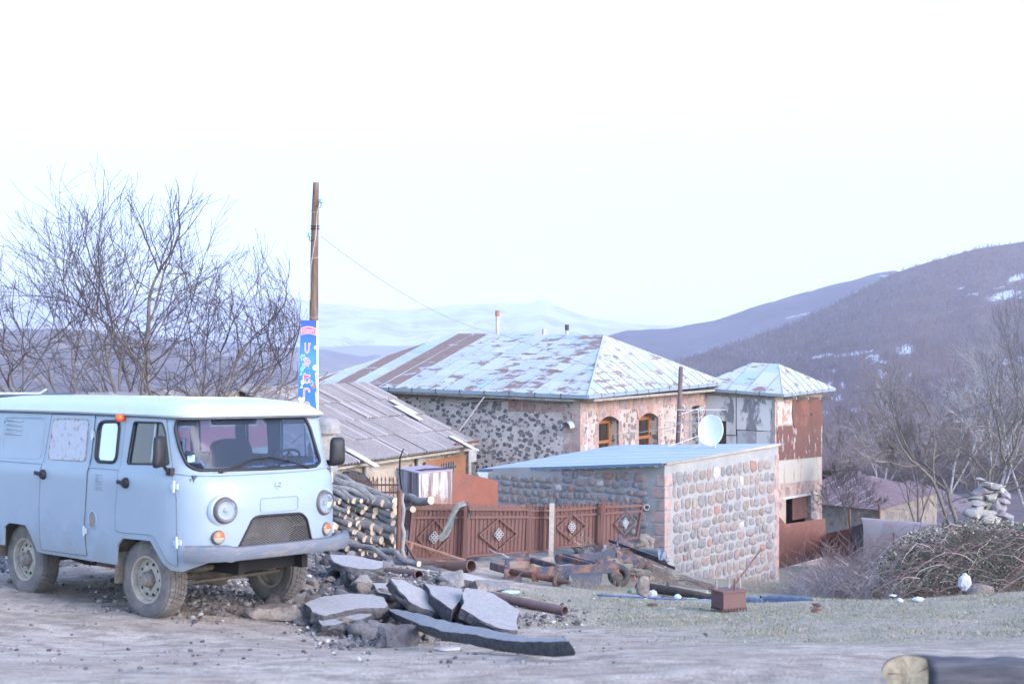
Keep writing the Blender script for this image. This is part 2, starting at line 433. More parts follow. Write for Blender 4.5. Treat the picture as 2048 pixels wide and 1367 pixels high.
HT = [(-900, 900), (900, 880), (1150, 815), (1330, 730), (1450, 692), (1600, 642), (1700, 592), (1786, 547), (1850, 526), (1950, 498), (2048, 483), (2300, 440), (3100, 400)]
HB = [(-900, 1130), (1000, 1130), (2048, 1130), (3100, 1130)]
HDT = [(-900, 1500), (1000, 1500), (1330, 1900), (2048, 2300), (3100, 2300)]; HDB = [(-900, 100), (1650, 100), (3100, 100)]
def slope_pt(px, f):
    tp = np.interp(px, *zip(*HT)); bt = np.interp(px, *zip(*HB)); D1 = np.interp(px, *zip(*HDT)); D0 = np.interp(px, *zip(*HDB))
    D = D0 + (D1 - D0) * f ** 1.7; Y = bt + (tp - bt) * f
    rel = (fbm(np.array([px * .012 + 3]), np.array([Y * .02 + f * 4]), 4, 11)[0] - .5) * .14 * math.sin(math.pi * f)
    return W(px, Y, D * (1 + rel)), Y, D
SNOW = [(1700, 708, 70, 6, -.12), (1810, 700, 26, 18, 0), (1750, 715, 14, 14, 0), (1760, 750, 7, 40, 0), (1685, 770, 8, 14, 0), (2010, 590, 50, 12, -.2), (2035, 555, 30, 10, -.3), (1950, 588, 10, 6, 0),
        (1640, 712, 40, 5, -.2), (1775, 792, 8, 18, 0), (1770, 900, 30, 10, 0), (1800, 885, 12, 12, 0), (1710, 820, 20, 8, 0), (1905, 762, 14, 8, 0), (1960, 790, 12, 16, 0), (1650, 825, 14, 8, 0), (1930, 940, 20, 6, 0), (2020, 770, 20, 6, 0)]
_sr = random.Random(4); SNOW += [(_sr.uniform(1650, 2060), _sr.uniform(700, 940), _sr.uniform(3, 14), _sr.uniform(3, 12), 0) for _ in range(46)] + [(_sr.uniform(1900, 2060), _sr.uniform(540, 640), _sr.uniform(4, 14), _sr.uniform(2, 5), -.2) for _ in range(8)]
def snowy(px, py, s=1.0):
    v = 0
    for cx, cy, a, b, sk in SNOW: v = max(v, 1.25 - math.hypot((px - cx) / (a * s), (py - cy - sk * (px - cx)) / (b * s)))
    return v
hm = NT('wooded hillside earth'); v = hm.coord()
at = hm.node('ShaderNodeVertexColor'); at.layer_name = 'snow'; sp = hm.node('ShaderNodeSeparateColor'); hm.t.links.new(at.outputs[0], sp.inputs[0])
n = hm.noise(v, .05, 8, .7); c = hm.mix(hm.noise(v, .012, 6, .6), (.08, .062, .08), (.135, .105, .118)); c = hm.mix(hm.ramp(n, [(.4, 0.0), (.62, 1.0)]), c, (.155, .12, .11))
k = hm.ramp(hm.math('ADD', sp.outputs[0], hm.math('MULTIPLY', hm.math('SUBTRACT', hm.noise(v, .11, 6, .75), .5), 1.6)), [(.56, 0.0), (.74, 1.0)])
hm.fin(hm.mix(k, c, (.50, .53, .60)), .95, spec=.1)
hill = ridge('hillside', HT, HDT, HB, HDB, hm.m, ex=1.7, n=420, m=150, amp=.14, seed=11, pxs=(-900, 3100))
vc = hill.data.color_attributes.new('snow', 'FLOAT_COLOR', 'POINT'); arr = np.zeros((len(hill.data.vertices), 4))
for i, p in enumerate(hill.data.vertices):
    q = p.co
    if q.y > 0:
        a, b = 1024 + q.x / q.y * F, HOR - (q.z - ZC) / q.y * F
        if 1600 < a < 2100: arr[i, 0] = max(0, min(1, snowy(a, b)))
vc.data.foreach_set('color', arr.ravel())
def farmat(name, c1, c2, scale, snow=None, c3=None):
    t = NT(name); v = t.coord(); n = t.noise(v, scale, 8, .65); c = t.ramp(n, [(.38, c1), (.62, c2)])
    if c3: c = t.mix(t.ramp(t.noise(t.mapping(v, (1, .5, 1)), scale * 2.2, 6, .7), [(.54, 0.0), (.6, 1.0)]), c, c3)
    if snow is not None:
        s = t.ramp(t.noise(t.mapping(v, (1, 1, 1.6)), scale * 1.5, 9, .72, .5), [(snow - .06, 0.0), (snow + .06, 1.0)])
        c = t.mix(s, c, (.85, .87, .9))
    return t.fin(c, .95, spec=.1)
ridge('far_ridge', [(-900, 900), (1000, 760), (1215, 672), (1250, 662), (1330, 658), (1430, 641), (1530, 606), (1640, 576), (1740, 550), (1790, 540), (1830, 552), (2048, 560), (3100, 560)],
      [(-900, 4200), (3100, 4200)], [(-900, 960), (3100, 860)], [(-900, 2400), (3100, 2400)], farmat('far wooded ridge', (.075, .06, .08), (.12, .10, .115), .004, .66), n=300, m=40, amp=.10, seed=21, jag=5)
ridge('valley_slope', [(-900, 680), (-200, 655), (0, 662), (120, 655), (250, 672), (330, 690), (420, 705), (520, 725), (640, 752), (800, 780), (1200, 800), (3100, 900)],
      [(-900, 3200), (3100, 3200)], [(-900, 1200), (3100, 1200)], [(-900, 100), (3100, 100)],
      farmat('valley side woods', (.075, .055, .06), (.125, .095, .09), .008, None, (.23, .17, .12)), ex=1.9, n=300, m=60, amp=.16, seed=5, jag=5)
ridge('blue_ridge', [(-900, 640), (0, 655), (200, 662), (300, 664), (345, 676), (430, 684), (520, 686), (600, 700), (648, 696), (690, 706), (735, 712), (752, 705), (765, 712), (790, 722), (900, 735), (1300, 740), (3100, 800)],
      [(-900, 6800), (3100, 6800)], [(-900, 800), (3100, 840)], [(-900, 4200), (3100, 4200)],
      farmat('mid ridge earth', (.09, .07, .075), (.17, .12, .10), .0022, None, (.22, .15, .11)), n=300, m=30, amp=.15, seed=31, jag=7)
ridge('plateau', [(-900, 690), (500, 694), (900, 690), (1300, 695), (3100, 690)], [(-900, 12500), (3100, 12500)], [(-900, 760), (3100, 760)], [(-900, 8000), (3100, 8000)],
      farmat('plateau earth', (.16, .13, .12), (.24, .2, .18), .0012), n=160, m=12, amp=.1, seed=41, jag=5)
ridge('snow_mountains', [(-900, 570), (-200, 560), (0, 566), (60, 560), (160, 590), (300, 600), (420, 590), (560, 592), (640, 606), (700, 613), (800, 622), (880, 614), (960, 608), (1030, 608), (1065, 604), (1085, 598), (1105, 608), (1180, 634), (1260, 645), (1350, 652), (1500, 660), (3100, 640)],
      [(-900, 19500), (3100, 19500)], [(-900, 740), (3100, 740)], [(-900, 14000), (3100, 14000)],
      farmat('snowy mountain rock', (.18, .16, .17), (.28, .24, .24), .0011, .47), n=420, m=50, amp=.10, seed=51, jag=9)
# air between: pale even haze
mb = MB(); mb.box((0, 11500, 1500), (26000, 27000, 3700))
hz = NT('pale air'); vol = hz.node('ShaderNodeVolumePrincipled'); vol.inputs['Color'].default_value = (.76, .82, 1.0, 1); vol.inputs['Density'].default_value = 1.1e-4
vol.inputs['Anisotropy'].default_value = .0
hz.t.links.new(vol.outputs[0], hz.n['Material Output'].inputs['Volume']); hz.n.remove(hz.b)
o = link('haze', mb, hz.m); o['kind'] = 'stuff'; o['label'] = 'pale blue air that fades the far ridges and mountains'; o.visible_shadow = True

# ------------------------------------------------------------------ winter forest on the hillside (nobody could count it)
frs = random.Random(5); V = []; Fc = []
def tuft(p, h, nb, wd, rs):
    r = frs.uniform
    b = len(V); lean = r(-.08, .08)
    def spike(a, c, w0, w1=0.0, yy=0.0):
        i = len(V); V.extend([(a[0] - w0, a[1], a[2]), (a[0] + w0, a[1], a[2]), (c[0] + w1, c[1] + yy, c[2]), (c[0] - w1, c[1] + yy, c[2])]); Fc.append((i, i + 1, i + 2, i + 3))
    top = (p.x + lean * h, p.y, p.z + h * .45)
    spike((p.x, p.y, p.z - .6), top, wd, wd * .5)
    for k in range(nb):
        f = r(.12, .55); an = r(-1.25, 1.25); ln = h * r(.30, .6)
        a = (p.x + lean * h * f, p.y, p.z + h * f)
        c = (a[0] + ln * math.sin(an * .95), a[1] + r(-1, 1) * ln * .6, a[2] + ln * math.cos(an * .95))
        spike(a, c, wd * .55, wd * .22)
        if nb > 9:
            for q in range(3):
                g = r(.3, .9); a2 = tuple(a[i] + (c[i] - a[i]) * g for i in range(3)); an2 = an + r(-.8, .8); l2 = ln * r(.3, .6)
                spike(a2, (a2[0] + l2 * math.sin(an2), a2[1] + r(-.4, .4) * l2, a2[2] + l2 * math.cos(an2)), wd * .3, wd * .12)
cnt = 0
for _ in range(80000):
    px = frs.uniform(1150, 2200); f = frs.random() ** 1.0
    p, py, D = slope_pt(px, f)
    if px < 1300 and py > 800: continue
    if px < 1640 and py > 790: continue
    if D < 230 or py > 985: continue
    if snowy(px, py - 3, 1.0) > .25 and frs.random() < .5: continue
    dens = fbm(np.array([px * .02]), np.array([py * .05]), 3, 77)[0]
    if frs.random() > .35 + dens: continue
    h = frs.choice([5, 7, 8, 9, 10]) * frs.uniform(.85, 1.15) * (1 if D < 1400 else .8); near = D < 420
    tuft(p, h, 14 if D < 300 else (9 if near else 6), max(.05, .00018 * D), frs)
    cnt += 1
    if cnt > 24000: break
# a belt of bare trees on the slope across the valley, seen through the tree on the left
for _ in range(5200):
    px = frs.uniform(-60, 900); f = frs.random() ** .8
    tp = np.interp(px, [-900, -200, 0, 120, 250, 330, 420, 520, 640, 800, 1200, 3100], [680, 655, 662, 655, 672, 690, 705, 725, 752, 780, 800, 900])
    Y = 1200 + (tp - 1200) * f; D = 100 + 3100 * f ** 1.9
    if D < 380 or Y > 850: continue
    if fbm(np.array([px * .012]), np.array([Y * .06]), 3, 44)[0] < .46: continue
    tuft(W(px, Y + 2, D), frs.uniform(7, 12), 7, max(.05, .00017 * D), frs)
me = bpy.data.meshes.new('bare_forest'); me.from_pydata(V, [], Fc)
t = NT('bare winter twigs'); rr = t.rand(); c = t.ramp(t.noise(t.coord(), .02, 4, .6), [(.35, (.11, .085, .105)), (.5, (.145, .112, .125)), (.65, (.19, .15, .155))])
t.fin(t.mix(.35, c, t.ramp(rr, [(0.0, (.05, .04, .05)), (.85, (.14, .11, .115)), (1.0, (.27, .235, .225))])), .95, spec=.1); me.materials.append(t.m)
o = bpy.data.objects.new('bare_forest', me); COL.objects.link(o); tag(o, 'leafless purple-grey forest covering the hillside', kind='stuff')

# ------------------------------------------------------------------ THE VAN (built in its own frame: +x front, +y its left)
def _plan():
    P = []; n = 3.2
    for k in range(0, 25):
        a = math.pi / 2 * k / 24; P.append((-1.95 - .30 * math.cos(a) ** (2 / 3.6) if k < 24 else -1.95, -.975 * math.sin(a) ** (2 / 3.6)))
    for k in range(1, 30): P.append((-1.95 + 3.37 * k / 30, -.975))
    fr = []
    for k in range(0, 49):
        a = math.pi * k / 48; c = math.cos(a)
        fr.append((1.42 + .69 * max(0, math.sin(a)) ** (2 / n), -.975 * (1 if c > 0 else -1) * abs(c) ** (2 / n)))
    A = np.array(P + fr + [(x, -y) for x, y in P[::-1]])
    d = np.r_[True, np.hypot(*(A[1:] - A[:-1]).T) > 1e-4]; A = A[d]
    return A, np.r_[0, np.cumsum(np.hypot(*(A[1:] - A[:-1]).T))]
PL, PS = _plan(); PST = float(PS[-1]); PSM = PST / 2
def vsurf(s, z, off=0.0):
    """point on the body skin; off>0 goes inwards"""
    e = .03; s = float(s)
    def at(q):
        q = q % PST; return np.interp(q, PS, PL[:, 0]), np.interp(q, PS, PL[:, 1])
    x, y = at(s); x1, y1 = at(s + e); x0, y0 = at(s - e)
    tx, ty = x1 - x0, y1 - y0; L = math.hypot(tx, ty); nx, ny = ty / L, -tx / L
    si = float(np.interp(z, [.4, .6, .8, 1.39, 1.46, 1.95, 2.0], [.03, .01, 0, 0, .035, .085, .10]))
    fi = float(np.interp(z, [.4, .6, .9, 1.15, 1.30, 1.40, 1.45, 1.95], [.05, .02, 0, .0, .02, .06, .12, .34]))
    wf = min(1, max(0, nx)) ** 1.5; i = si + (fi - si) * wf + off
    return Vector((x - nx * i, y - ny * i, z))
mir = lambda P: [(2 * PSM - a, b) for a, b in P]

vp = NT('van paint pale blue grey'); v = vp.coord()
n = vp.noise(v, 2.2, 6, .6); fine = vp.noise(v, 30, 5, .7)
spz = vp.node('ShaderNodeSeparateXYZ'); vp.t.links.new(v, spz.inputs[0])
paint = vp.mix(n, (.225, .285, .35), (.26, .32, .385))
dirt = vp.math('ADD', vp.math('MULTIPLY', vp.math('SUBTRACT', 0.98, spz.outputs[2]), 1.5), vp.math('MULTIPLY', vp.math('SUBTRACT', vp.noise(v, 3.5, 7, .7), .5), 1.5))
paint = vp.mix(vp.math('MULTIPLY', vp.ramp(dirt, [(.2, 0.0), (.95, 1.0)]), .62), paint, (.235, .205, .18))
paint = vp.mix(vp.math('MULTIPLY', vp.ramp(fine, [(.64, 0.0), (.70, 1.0)]), .45), paint, (.20, .16, .14))
vp.bump(vp.noise(v, 3.2, 3, .5), .012, .5)
vpaint = vp.fin(paint, vp.ramp(dirt, [(0, .32), (.7, .8)]))
seam = simple('gap shade and rail grey', (.10, .11, .12), .9, .2, 10)  # dark strip colour stands in for shade in the door grooves
rubber = simple('black window rubber', (.012, .012, .015), .6, .3, 20)
hinge_m = rusty('hinge paint', (.40, .45, .50), amt=.36, scale=30)
van = thing('van', 'pale blue-grey cab-over minivan parked beside the heap of broken asphalt', 'van'); van.matrix_basis = VAN_M

WS = roundpoly([(4.80, 1.925), (5.75, 1.935), (6.70, 1.915), (6.735, 1.82), (6.70, 1.475), (6.55, 1.435), (5.80, 1.44), (5.08, 1.452), (4.965, 1.50), (4.86, 1.66), (4.785, 1.84)], .05)
GR = roundpoly([(5.44, .62), (5.52, .77), (5.64, .985), (5.71, 1.005), (6.22, .998), (6.29, .95), (6.37, .73), (6.42, .62)], .05)
WIN1 = roundpoly([(4.127, 1.89), (4.60, 1.89), (4.665, 1.80), (4.755, 1.505), (4.075, 1.485)], .03)
WIN2 = roundpoly([(3.507, 1.88), (3.879, 1.888), (3.878, 1.488), (3.497, 1.486)], .085)
WIN3 = roundpoly([(2.645, 1.892), (3.318, 1.897), (3.326, 1.482), (2.615, 1.475)], .05)
z0 = .50
def arch(s0, s1, up, out=.0): return [(s0, z0), (s0 + .04, .69), (s0 + .14, .775), (s1 - .30, .785), (s1 - .10, .60), (s1, .525)]
body_out = [(0.35, z0 + .02), (1.72, z0 + .02)] + [(1.75, .72), (1.86, .77), (2.20, .77), (2.30, .68), (2.42, z0 + .01)] + \
    [(2.54, z0), (3.90, z0)] + [(3.912, .52), (3.95, .69), (4.05, .77), (4.52, .78), (4.71, .585), (4.81, .525)] + [(4.95, .52), (5.2, .60), (5.44, .60), (5.94, .60)]
left_part = mir(body_out[:-1][::-1])
outline = body_out + left_part + [(PST - .02, z0 + .02), (PST - .02, 1.965), (0.02, 1.965), (.02, z0 + .02)]
holes = [WS, GR, WIN1, WIN2, mir(WIN1)[::-1], mir(WIN2)[::-1], mir(WIN3)[::-1], mir([(1.66, 1.885), (2.46, 1.89), (2.45, 1.468), (1.655, 1.46)])[::-1]]
mb = MB(); patch(mb, outline, holes, lambda s, z, o: vsurf(s, z, o), .075, .022)
body = link('body', mb, vpaint, van, smooth=True, auto=40)

# roof: domed loft above the drip rail
mb = MB(); rows = []; NN = 96
lv = [(-.022, 1.955), (-.028, 1.972), (-.012, 1.978), (0.0, 1.985), (.03, 2.022), (.09, 2.06), (.2, 2.088), (.4, 2.108), (.65, 2.118)]
for off, z in lv:
    for j in range(NN):
        s = PST * j / NN; p = vsurf(s, 1.95, 0.0); c = Vector((-.25, 0, 0)); front = max(0, p.x - 1.2) / .6
        base = p.copy(); d = Vector((base.x - max(-1.55, min(1.05, base.x)), base.y, 0)); L = max(d.length, 1e-3)
        q = Vector((max(-1.55, min(1.05, base.x)), 0, 0)) + d * max(0.0, (L - off) / L) if off < L else Vector((max(-1.55, min(1.05, base.x)), 0, 0))
        if off < .01: q.x += .05 * min(1, front)          # small peak over the windscreen
        zz = z + (.0 if off < .02 else -.012 * front * (1 - off))
        zz -= .02 * max(0, q.x) / 2
        rows.append((q.x, q.y, zz + .006))
Fc = []
for i in range(len(lv) - 1):
    for j in range(NN): Fc.append((i * NN + j, i * NN + (j + 1) % NN, (i + 1) * NN + (j + 1) % NN, (i + 1) * NN + j))
Fc.append(tuple((len(lv) - 1) * NN + j for j in range(NN)))
mb.add(rows, Fc)
rp = NT('van roof paint'); v = rp.coord()
rc = rp.mix(rp.noise(v, 2.5, 6, .65), (.37, .44, .48), (.44, .51, .55)); rc = rp.mix(rp.math('MULTIPLY', rp.ramp(rp.noise(v, 9, 7, .75), [(.56, 0.0), (.70, 1.0)]), .5), rc, (.34, .35, .34))
rp.bump(rp.noise(v, 4, 3, .5), .012, .5); rp.fin(rc, .45)
roofo = link('roof', mb, rp.m, van, smooth=True, auto=50)
mb = MB()
for k in range(7):                       # pressed ribs across the roof and its rail
    x = -1.75 + k * .5
    pts = [Vector((x, -.80 + 1.6 * j / 12, 2.108 - .075 * abs((-.80 + 1.6 * j / 12) / .80) ** 3.2 + .004)) for j in range(13)]
    mb.tube(pts, .012, 6)
sub('roof_rib', mb, rp.m, roofo, van, smooth=True)
mb = MB(); pts = [vsurf(PST * j / 90, 1.95, -.012) + Vector((0, 0, .0)) for j in range(3, 88)]
for p in pts:
    p.x += .05 * min(1, max(0, p.x - 1.2) / .6); p.z += .002 - .02 * max(0, p.x) / 2
mb.tube([p + Vector((0, 0, -.004)) for p in pts], .009, 6); sub('drip_rail', mb, seam, roofo, van, smooth=True)

# doors: pressed panels proud of the skin
def panel(name, outl, holes, parent, off=-.006, th=.008, mat=vpaint, label=None):
    mb = MB(); patch(mb, outl, holes, lambda s, z, o: vsurf(s, z, off + o), .09, th)
    o = link(name, mb, mat, parent, smooth=True, auto=35)
    if label: o['label'] = label
    return o
def line(loop, r=.0038, off=-.004, closed=True, mat=seam, parent=None, name='door_gap', step=.05):
    pts = []; L = loop + [loop[0]] if closed else loop
    for i in range(len(L) - 1):
        a, b = L[i], L[i + 1]; k = max(1, int(math.hypot(b[0] - a[0], b[1] - a[1]) / step))
        for q in range(k): pts.append(vsurf(a[0] + (b[0] - a[0]) * q / k, a[1] + (b[1] - a[1]) * q / k, off))
    pts.append(vsurf(*L[-1], off))
    mb = MB(); mb.tube(pts, r, 6); return link(name, mb, mat, parent, smooth=True)
DF = roundpoly([(3.985, 1.935), (3.965, 1.46), (3.972, 1.31), (3.932, 1.05), (3.93, .835), (4.06, .825), (4.535, .838), (4.62, .80), (4.78, .60), (4.90, .56), (4.885, 1.2), (4.82, 1.43), (4.655, 1.935)], .02, 2)
DM = roundpoly([(2.592, 1.935), (2.525, 1.43), (2.495, .96), (2.51, .535), (3.40, .545), (3.368, .83), (3.42, 1.38), (3.425, 1.94)], .02, 2)
for side in (0, 1):
    f = (lambda P: P) if side == 0 else (lambda P: mir(P)[::-1])
    d = panel('door', f(DF), [f(WIN1)], van); line(f(DF), parent=d, mat=seam, r=.0032)
    for z in (1.305, .79):
        s = {1.305: 4.868, .79: 4.903}[z]; s = s if side == 0 else 2 * PSM - s
        a = vsurf(s, z - .055, -.022); b = vsurf(s, z + .055, -.022); mb = MB(); mb.tube([a, b], .013, 8)
        c1 = vsurf(s - .035, z, -.012); c2 = vsurf(s + .04, z, -.012); mb.beam(c1, c2, .02, .05); sub('hinge', mb, hinge_m, d, van)
    ss = 4.13 if side == 0 else 2 * PSM - 4.13
    p = vsurf(ss - (.01 if side == 0 else -.01), 1.305, -.012); nrm = (vsurf(ss, 1.305, -.1) - vsurf(ss, 1.305, 0)).normalized()
    mb = MB(); mb.lathe(p, nrm, [(0, -.01), (.052, -.01), (.052, .012), (.040, .03), (0, .034)], 20)
    q = vsurf(ss - (.10 if side == 0 else -.10), 1.315, -.05); mb.beam(p + nrm * .03, q, .022, .036); mb.tube([p + nrm * .03, p + nrm * .045], .028, 12)
    sub('handle', mb, rubber, d, van)
    # window glass, rubber and quarter-light bar
    mb = MB(); patch(mb, f(WIN1), [], lambda s, z, o: vsurf(s, z, .012 + o), .2, .004); 
    g = NT('side window glass %d' % side); g.fin((.03, .034, .04), .03, spec=.8)
    if side == 1:
        g.b.inputs['Transmission Weight'].default_value = 1; g.b.inputs['Base Color'].default_value = (.75, .82, .9, 1); g.b.inputs['IOR'].default_value = 1.05; g.b.inputs['Roughness'].default_value = 0
    glm = sub('window_glass', mb, g.m, d, van)
    o = line(f(WIN1), .011, -.004, True, rubber, d, 'window_seal')
    o = line(f([(4.49, 1.885), (4.475, 1.50)]), .010, -.002, False, vpaint, d, 'quarter_light_bar')
    if side == 0:
        m2 = panel('door', DM, [], van, label='middle side door with a painted-over window'); line(DM, parent=m2, r=.0045)
        pw = panel('blanked_window', WIN3, [], m2, -.010, .004, rusty('painted over glass', (.42, .44, .49), (.33, .33, .36), .42, 14, bump=.001), None)
        line(WIN3, .0045, -.012, True, rusty('rusty rim', (.35, .33, .33), amt=.45, scale=20), m2, 'window_seal')
        p = vsurf(2.585, 1.318, -.012); nrm = Vector((0, -1, 0)); mb = MB(); mb.lathe(p, nrm, [(0, -.01), (.052, -.01), (.052, .012), (.040, .03), (0, .034)], 20)
        mb.beam(p + nrm * .03 + Vector((-.12, 0, .015)), p + nrm * .03, .022, .036); sub('handle', mb, rubber, m2, van)
        for s, z in ((3.425, 1.748), (3.385, .795)):
            mb = MB(); mb.tube([vsurf(s, z - .05, -.02), vsurf(s, z + .05, -.02)], .012, 8); mb.beam(vsurf(s - .03, z, -.012), vsurf(s + .03, z, -.012), .018, .06); sub('hinge', mb, hinge_m, m2, van)
# middle fixed window (tinted) and the far side ones
for nm, P, tint in (('side_window', WIN2, 0), ('side_window', mir(WIN2)[::-1], 1), ('side_window', mir(WIN3)[::-1], 1), ('side_window', mir([(1.66, 1.885), (2.46, 1.89), (2.45, 1.468), (1.655, 1.46)])[::-1], 1)):
    mb = MB(); patch(mb, P, [], lambda s, z, o: vsurf(s, z, .006 + o), .2, .004)
    if tint:
        g = MATS.get('clear') or NT('clear window glass'); 
        if not isinstance(g, bpy.types.Material):
            g.fin((.82, .88, .95), .0); g.b.inputs['Transmission Weight'].default_value = 1; g.b.inputs['IOR'].default_value = 1.05; MATS['clear'] = g.m; g = g.m
    else:
        g = NT('reflecting side glass'); g = g.fin((.20, .25, .29), .02, spec=1.0)
        g.node_tree.nodes['Principled BSDF'].inputs['Metallic'].default_value = .75; g.node_tree.nodes['Principled BSDF'].inputs['Base Color'].default_value = (.42, .48, .52, 1)
    o = link(nm, mb, g, van); line(P, .017, -.004, True, rubber, o, 'window_seal')
clear = MATS['clear']
# windscreen
mb = MB(); patch(mb, WS, [], lambda s, z, o: vsurf(s, z, .004 + o), .09, .005)
wg = NT('windscreen glass'); wg.fin((.33, .42, .58), .0, spec=.9); wg.b.inputs['Transmission Weight'].default_value = .94; wg.b.inputs['IOR'].default_value = 1.22
wsc = link('windscreen', mb, wg.m, van, smooth=True); line(WS, .017, -.004, True, rubber, wsc, 'windscreen_seal')
mb = MB(); patch(mb, [(4.955, 1.585), (5.04, 1.595), (5.04, 1.535), (4.965, 1.525)][::-1], [], lambda s, z, o: vsurf(s, z, -.003 + o), .05, .001)
stick = sub('inspection_sticker', mb, simple('light blue sticker', (.30, .55, .72), .5, .1), wsc, van)
mb = MB(); patch(mb, [(4.965, 1.588), (5.015, 1.590), (5.015, 1.570), (4.968, 1.566)][::-1], [], lambda s, z, o: vsurf(s, z, -.006 + o), .05, .001)
sub('printed_date', mb, simple('sticker print', (.10, .22, .32), .5, .1), wsc, van)
# wipers
for s0, s1, z1, sm in ((5.335, 5.88, 1.545, 1), (6.40, 5.86, 1.555, -1)):
    mb = MB(); a = vsurf(s0, 1.435, -.03); b = vsurf((s0 + s1) / 2, (1.435 + z1) / 2 + .02, -.05); c = vsurf(s1, z1, -.03)
    mb.tube([a, b], [.013, .008], 8); mb.tube([vsurf(s0, 1.435, .0), a], .02, 10)
    bl = [vsurf(s0 + (s1 - s0) * (.42 + .62 * k / 6), 1.435 + (z1 - 1.435) * (.46 + .56 * k / 6) + .022 * math.sin(math.pi * k / 6), -.022) for k in range(7)]
    mb.tube(bl, .008, 6); link('wiper', mb, rubber, van)
# pressed number-plate recess, badge
line(rrect(5.726, 1.035, 6.182, 1.170, .03), .0045, -.003, True, simple('plate recess edge', (.22, .26, .29), .7, .15), van, 'plate_recess', .03)
bp = vsurf(PSM + .015, 1.285, -.008); mb = MB()
ring = [bp + Vector((0, math.cos(a) * .034, math.sin(a) * .034)) for a in [i * math.pi / 10 for i in range(21)]]
mb.tube(ring, .005, 6, cap=False)
mb.tube([bp + Vector((.004, -.045, -.004)), bp + Vector((.006, -.01, .006)), bp + Vector((.006, .012, -.006)), bp + Vector((.004, .048, .022))], [.004, .010, .008, .003], 6)
link('bird_badge', mb, simple('badge painted over', (.36, .42, .46), .4, .1), van, smooth=True)
# headlights
chrome = NT('headlamp glass'); vv = chrome.coord(); st = chrome.node('ShaderNodeTexWave'); st.inputs['Scale'].default_value = 26; st.bands_direction = 'Y'; chrome.t.links.new(vv, st.inputs[0])
chrome.bump(st.outputs['Fac'], .004, .6); chrome.fin((.72, .76, .80), .12, .9)
lampclear = NT('lamp cover glass'); lampclear.fin((.97, .98, 1), .02, spec=.8); lampclear.b.inputs['Transmission Weight'].default_value = 1; lampclear.b.inputs['IOR'].default_value = 1.2
for s in (5.348, 2 * PSM - 5.348 + .03):
    c = vsurf(s, 1.078, 0); n0 = (vsurf(s, 1.078, -.1) - c).normalized(); n0 = (n0 + Vector((1.3, 0, 0))).normalized()
    mb = MB(); mb.lathe(c, n0, [(.128, -.03), (.125, -.002), (.118, .028), (.104, .046), (.098, .040)], 36)
    h = link('headlight', mb, simple('headlamp ring', (.10, .085, .085), .5, .3, 20), van, smooth=True)
    mb = MB(); mb.lathe(c, n0, [(.099, .036), (.085, .008), (.055, -.022), (.03, -.035), (.0, -.036)], 36); sub('reflector', mb, chrome.m, h, van, smooth=True)
    mb = MB(); mb.lathe(c, n0, [(.022, -.03), (.022, .006), (.014, .018), (0, .020)], 16); sub('bulb', mb, simple('bulb cap', (.3, .33, .36), .3, .2), h, van, smooth=True)
    mb = MB(); mb.lathe(c, n0, [(.099, .038), (.075, .052), (.04, .060), (0, .062)], 36); sub('lens', mb, lampclear.m, h, van, smooth=True)
    # pressed eyebrow swelling around the lamp
    mb = MB(); mb.lathe(c, n0, [(.165, -.030), (.150, -.012), (.132, .000), (.124, -.004)], 40); sub('lamp_bowl', mb, vpaint, h, van, smooth=True)
for s, zz in ((5.282, .832), (6.600, .815)):
    c = vsurf(s, zz, 0); n0 = (vsurf(s, zz, -.1) - c).normalized(); n0 = (n0 + Vector((1.0, 0, 0))).normalized()
    mb = MB(); mb.lathe(c, n0, [(.066, -.02), (.066, .012), (.058, .028), (.052, .028)], 28)
    h = link('indicator_lamp', mb, simple('lamp base', (.10, .09, .09), .6, .3, 20), van, smooth=True)
    for nm, sgn, cc in (('amber_lens', 1, (.62, .10, .02)), ('clear_lens', -1, (.34, .31, .27))):
        ux = Vector((0, 0, 1)); ux = (ux - n0 * ux.dot(n0)).normalized(); uy = n0.cross(ux); V = [c + n0 * .040]; 
        for k in range(15): a = math.pi * k / 14; V.append(c + n0 * .026 + uy * math.cos(a) * .056 + ux * math.sin(a) * .056 * sgn)
        mid = []
        for k in range(15): a = math.pi * k / 14; mid.append(c + n0 * .040 + uy * math.cos(a) * .036 + ux * math.sin(a) * .036 * sgn)
        V += mid; Fq = [(1 + k, 2 + k, 17 + k, 16 + k) for k in range(14)] + [(0, 16 + k, 17 + k) for k in range(14)]
        mb = MB(); mb.add(V, Fq); sub(nm, mb, simple(nm.replace('_', ' '), cc, .25, .12, 30), h, van, smooth=True, fix=False)
# roof-side marker lamp
c = vsurf(3.935, 1.925, 0); mb = MB(); n0 = Vector((0, -1, 0)); mb.lathe(c + Vector((0, -.03, 0)), n0, [(.03, -.03), (.038, 0), (.045, .02), (.034, .05), (0, .062)], 20); mb.v = [(x, y, z + .0) for x, y, z in mb.v]
link('marker_lamp', mb, simple('orange lamp', (.60, .11, .03), .3, .15, 20), van, smooth=True)
# grille: mesh over the engine opening
mb = MB()
def inG(s, z): return bool(inpoly(np.array([s]), np.array([z]), GR)[0])
for dirn in (1, -1):
    for k in range(-15, 30):
        a0 = None; run = []
        for q in range(0, 90):
            z = .62 + q * .0045; s = 5.4 + k * .044 + dirn * (z - .8) * 1.9
            if inG(s, z): run.append((s, z))
            elif run: break
        if len(run) > 1: mb.tube([vsurf(*run[0], .008), vsurf(*run[-1], .008)], .0017, 4, cap=False)
gro = link('grille_mesh', mb, simple('pale dusty wire', (.20, .19, .19), .8, .2), van); line(GR, .013, -.002, True, rubber, gro, 'grille_surround', .04)
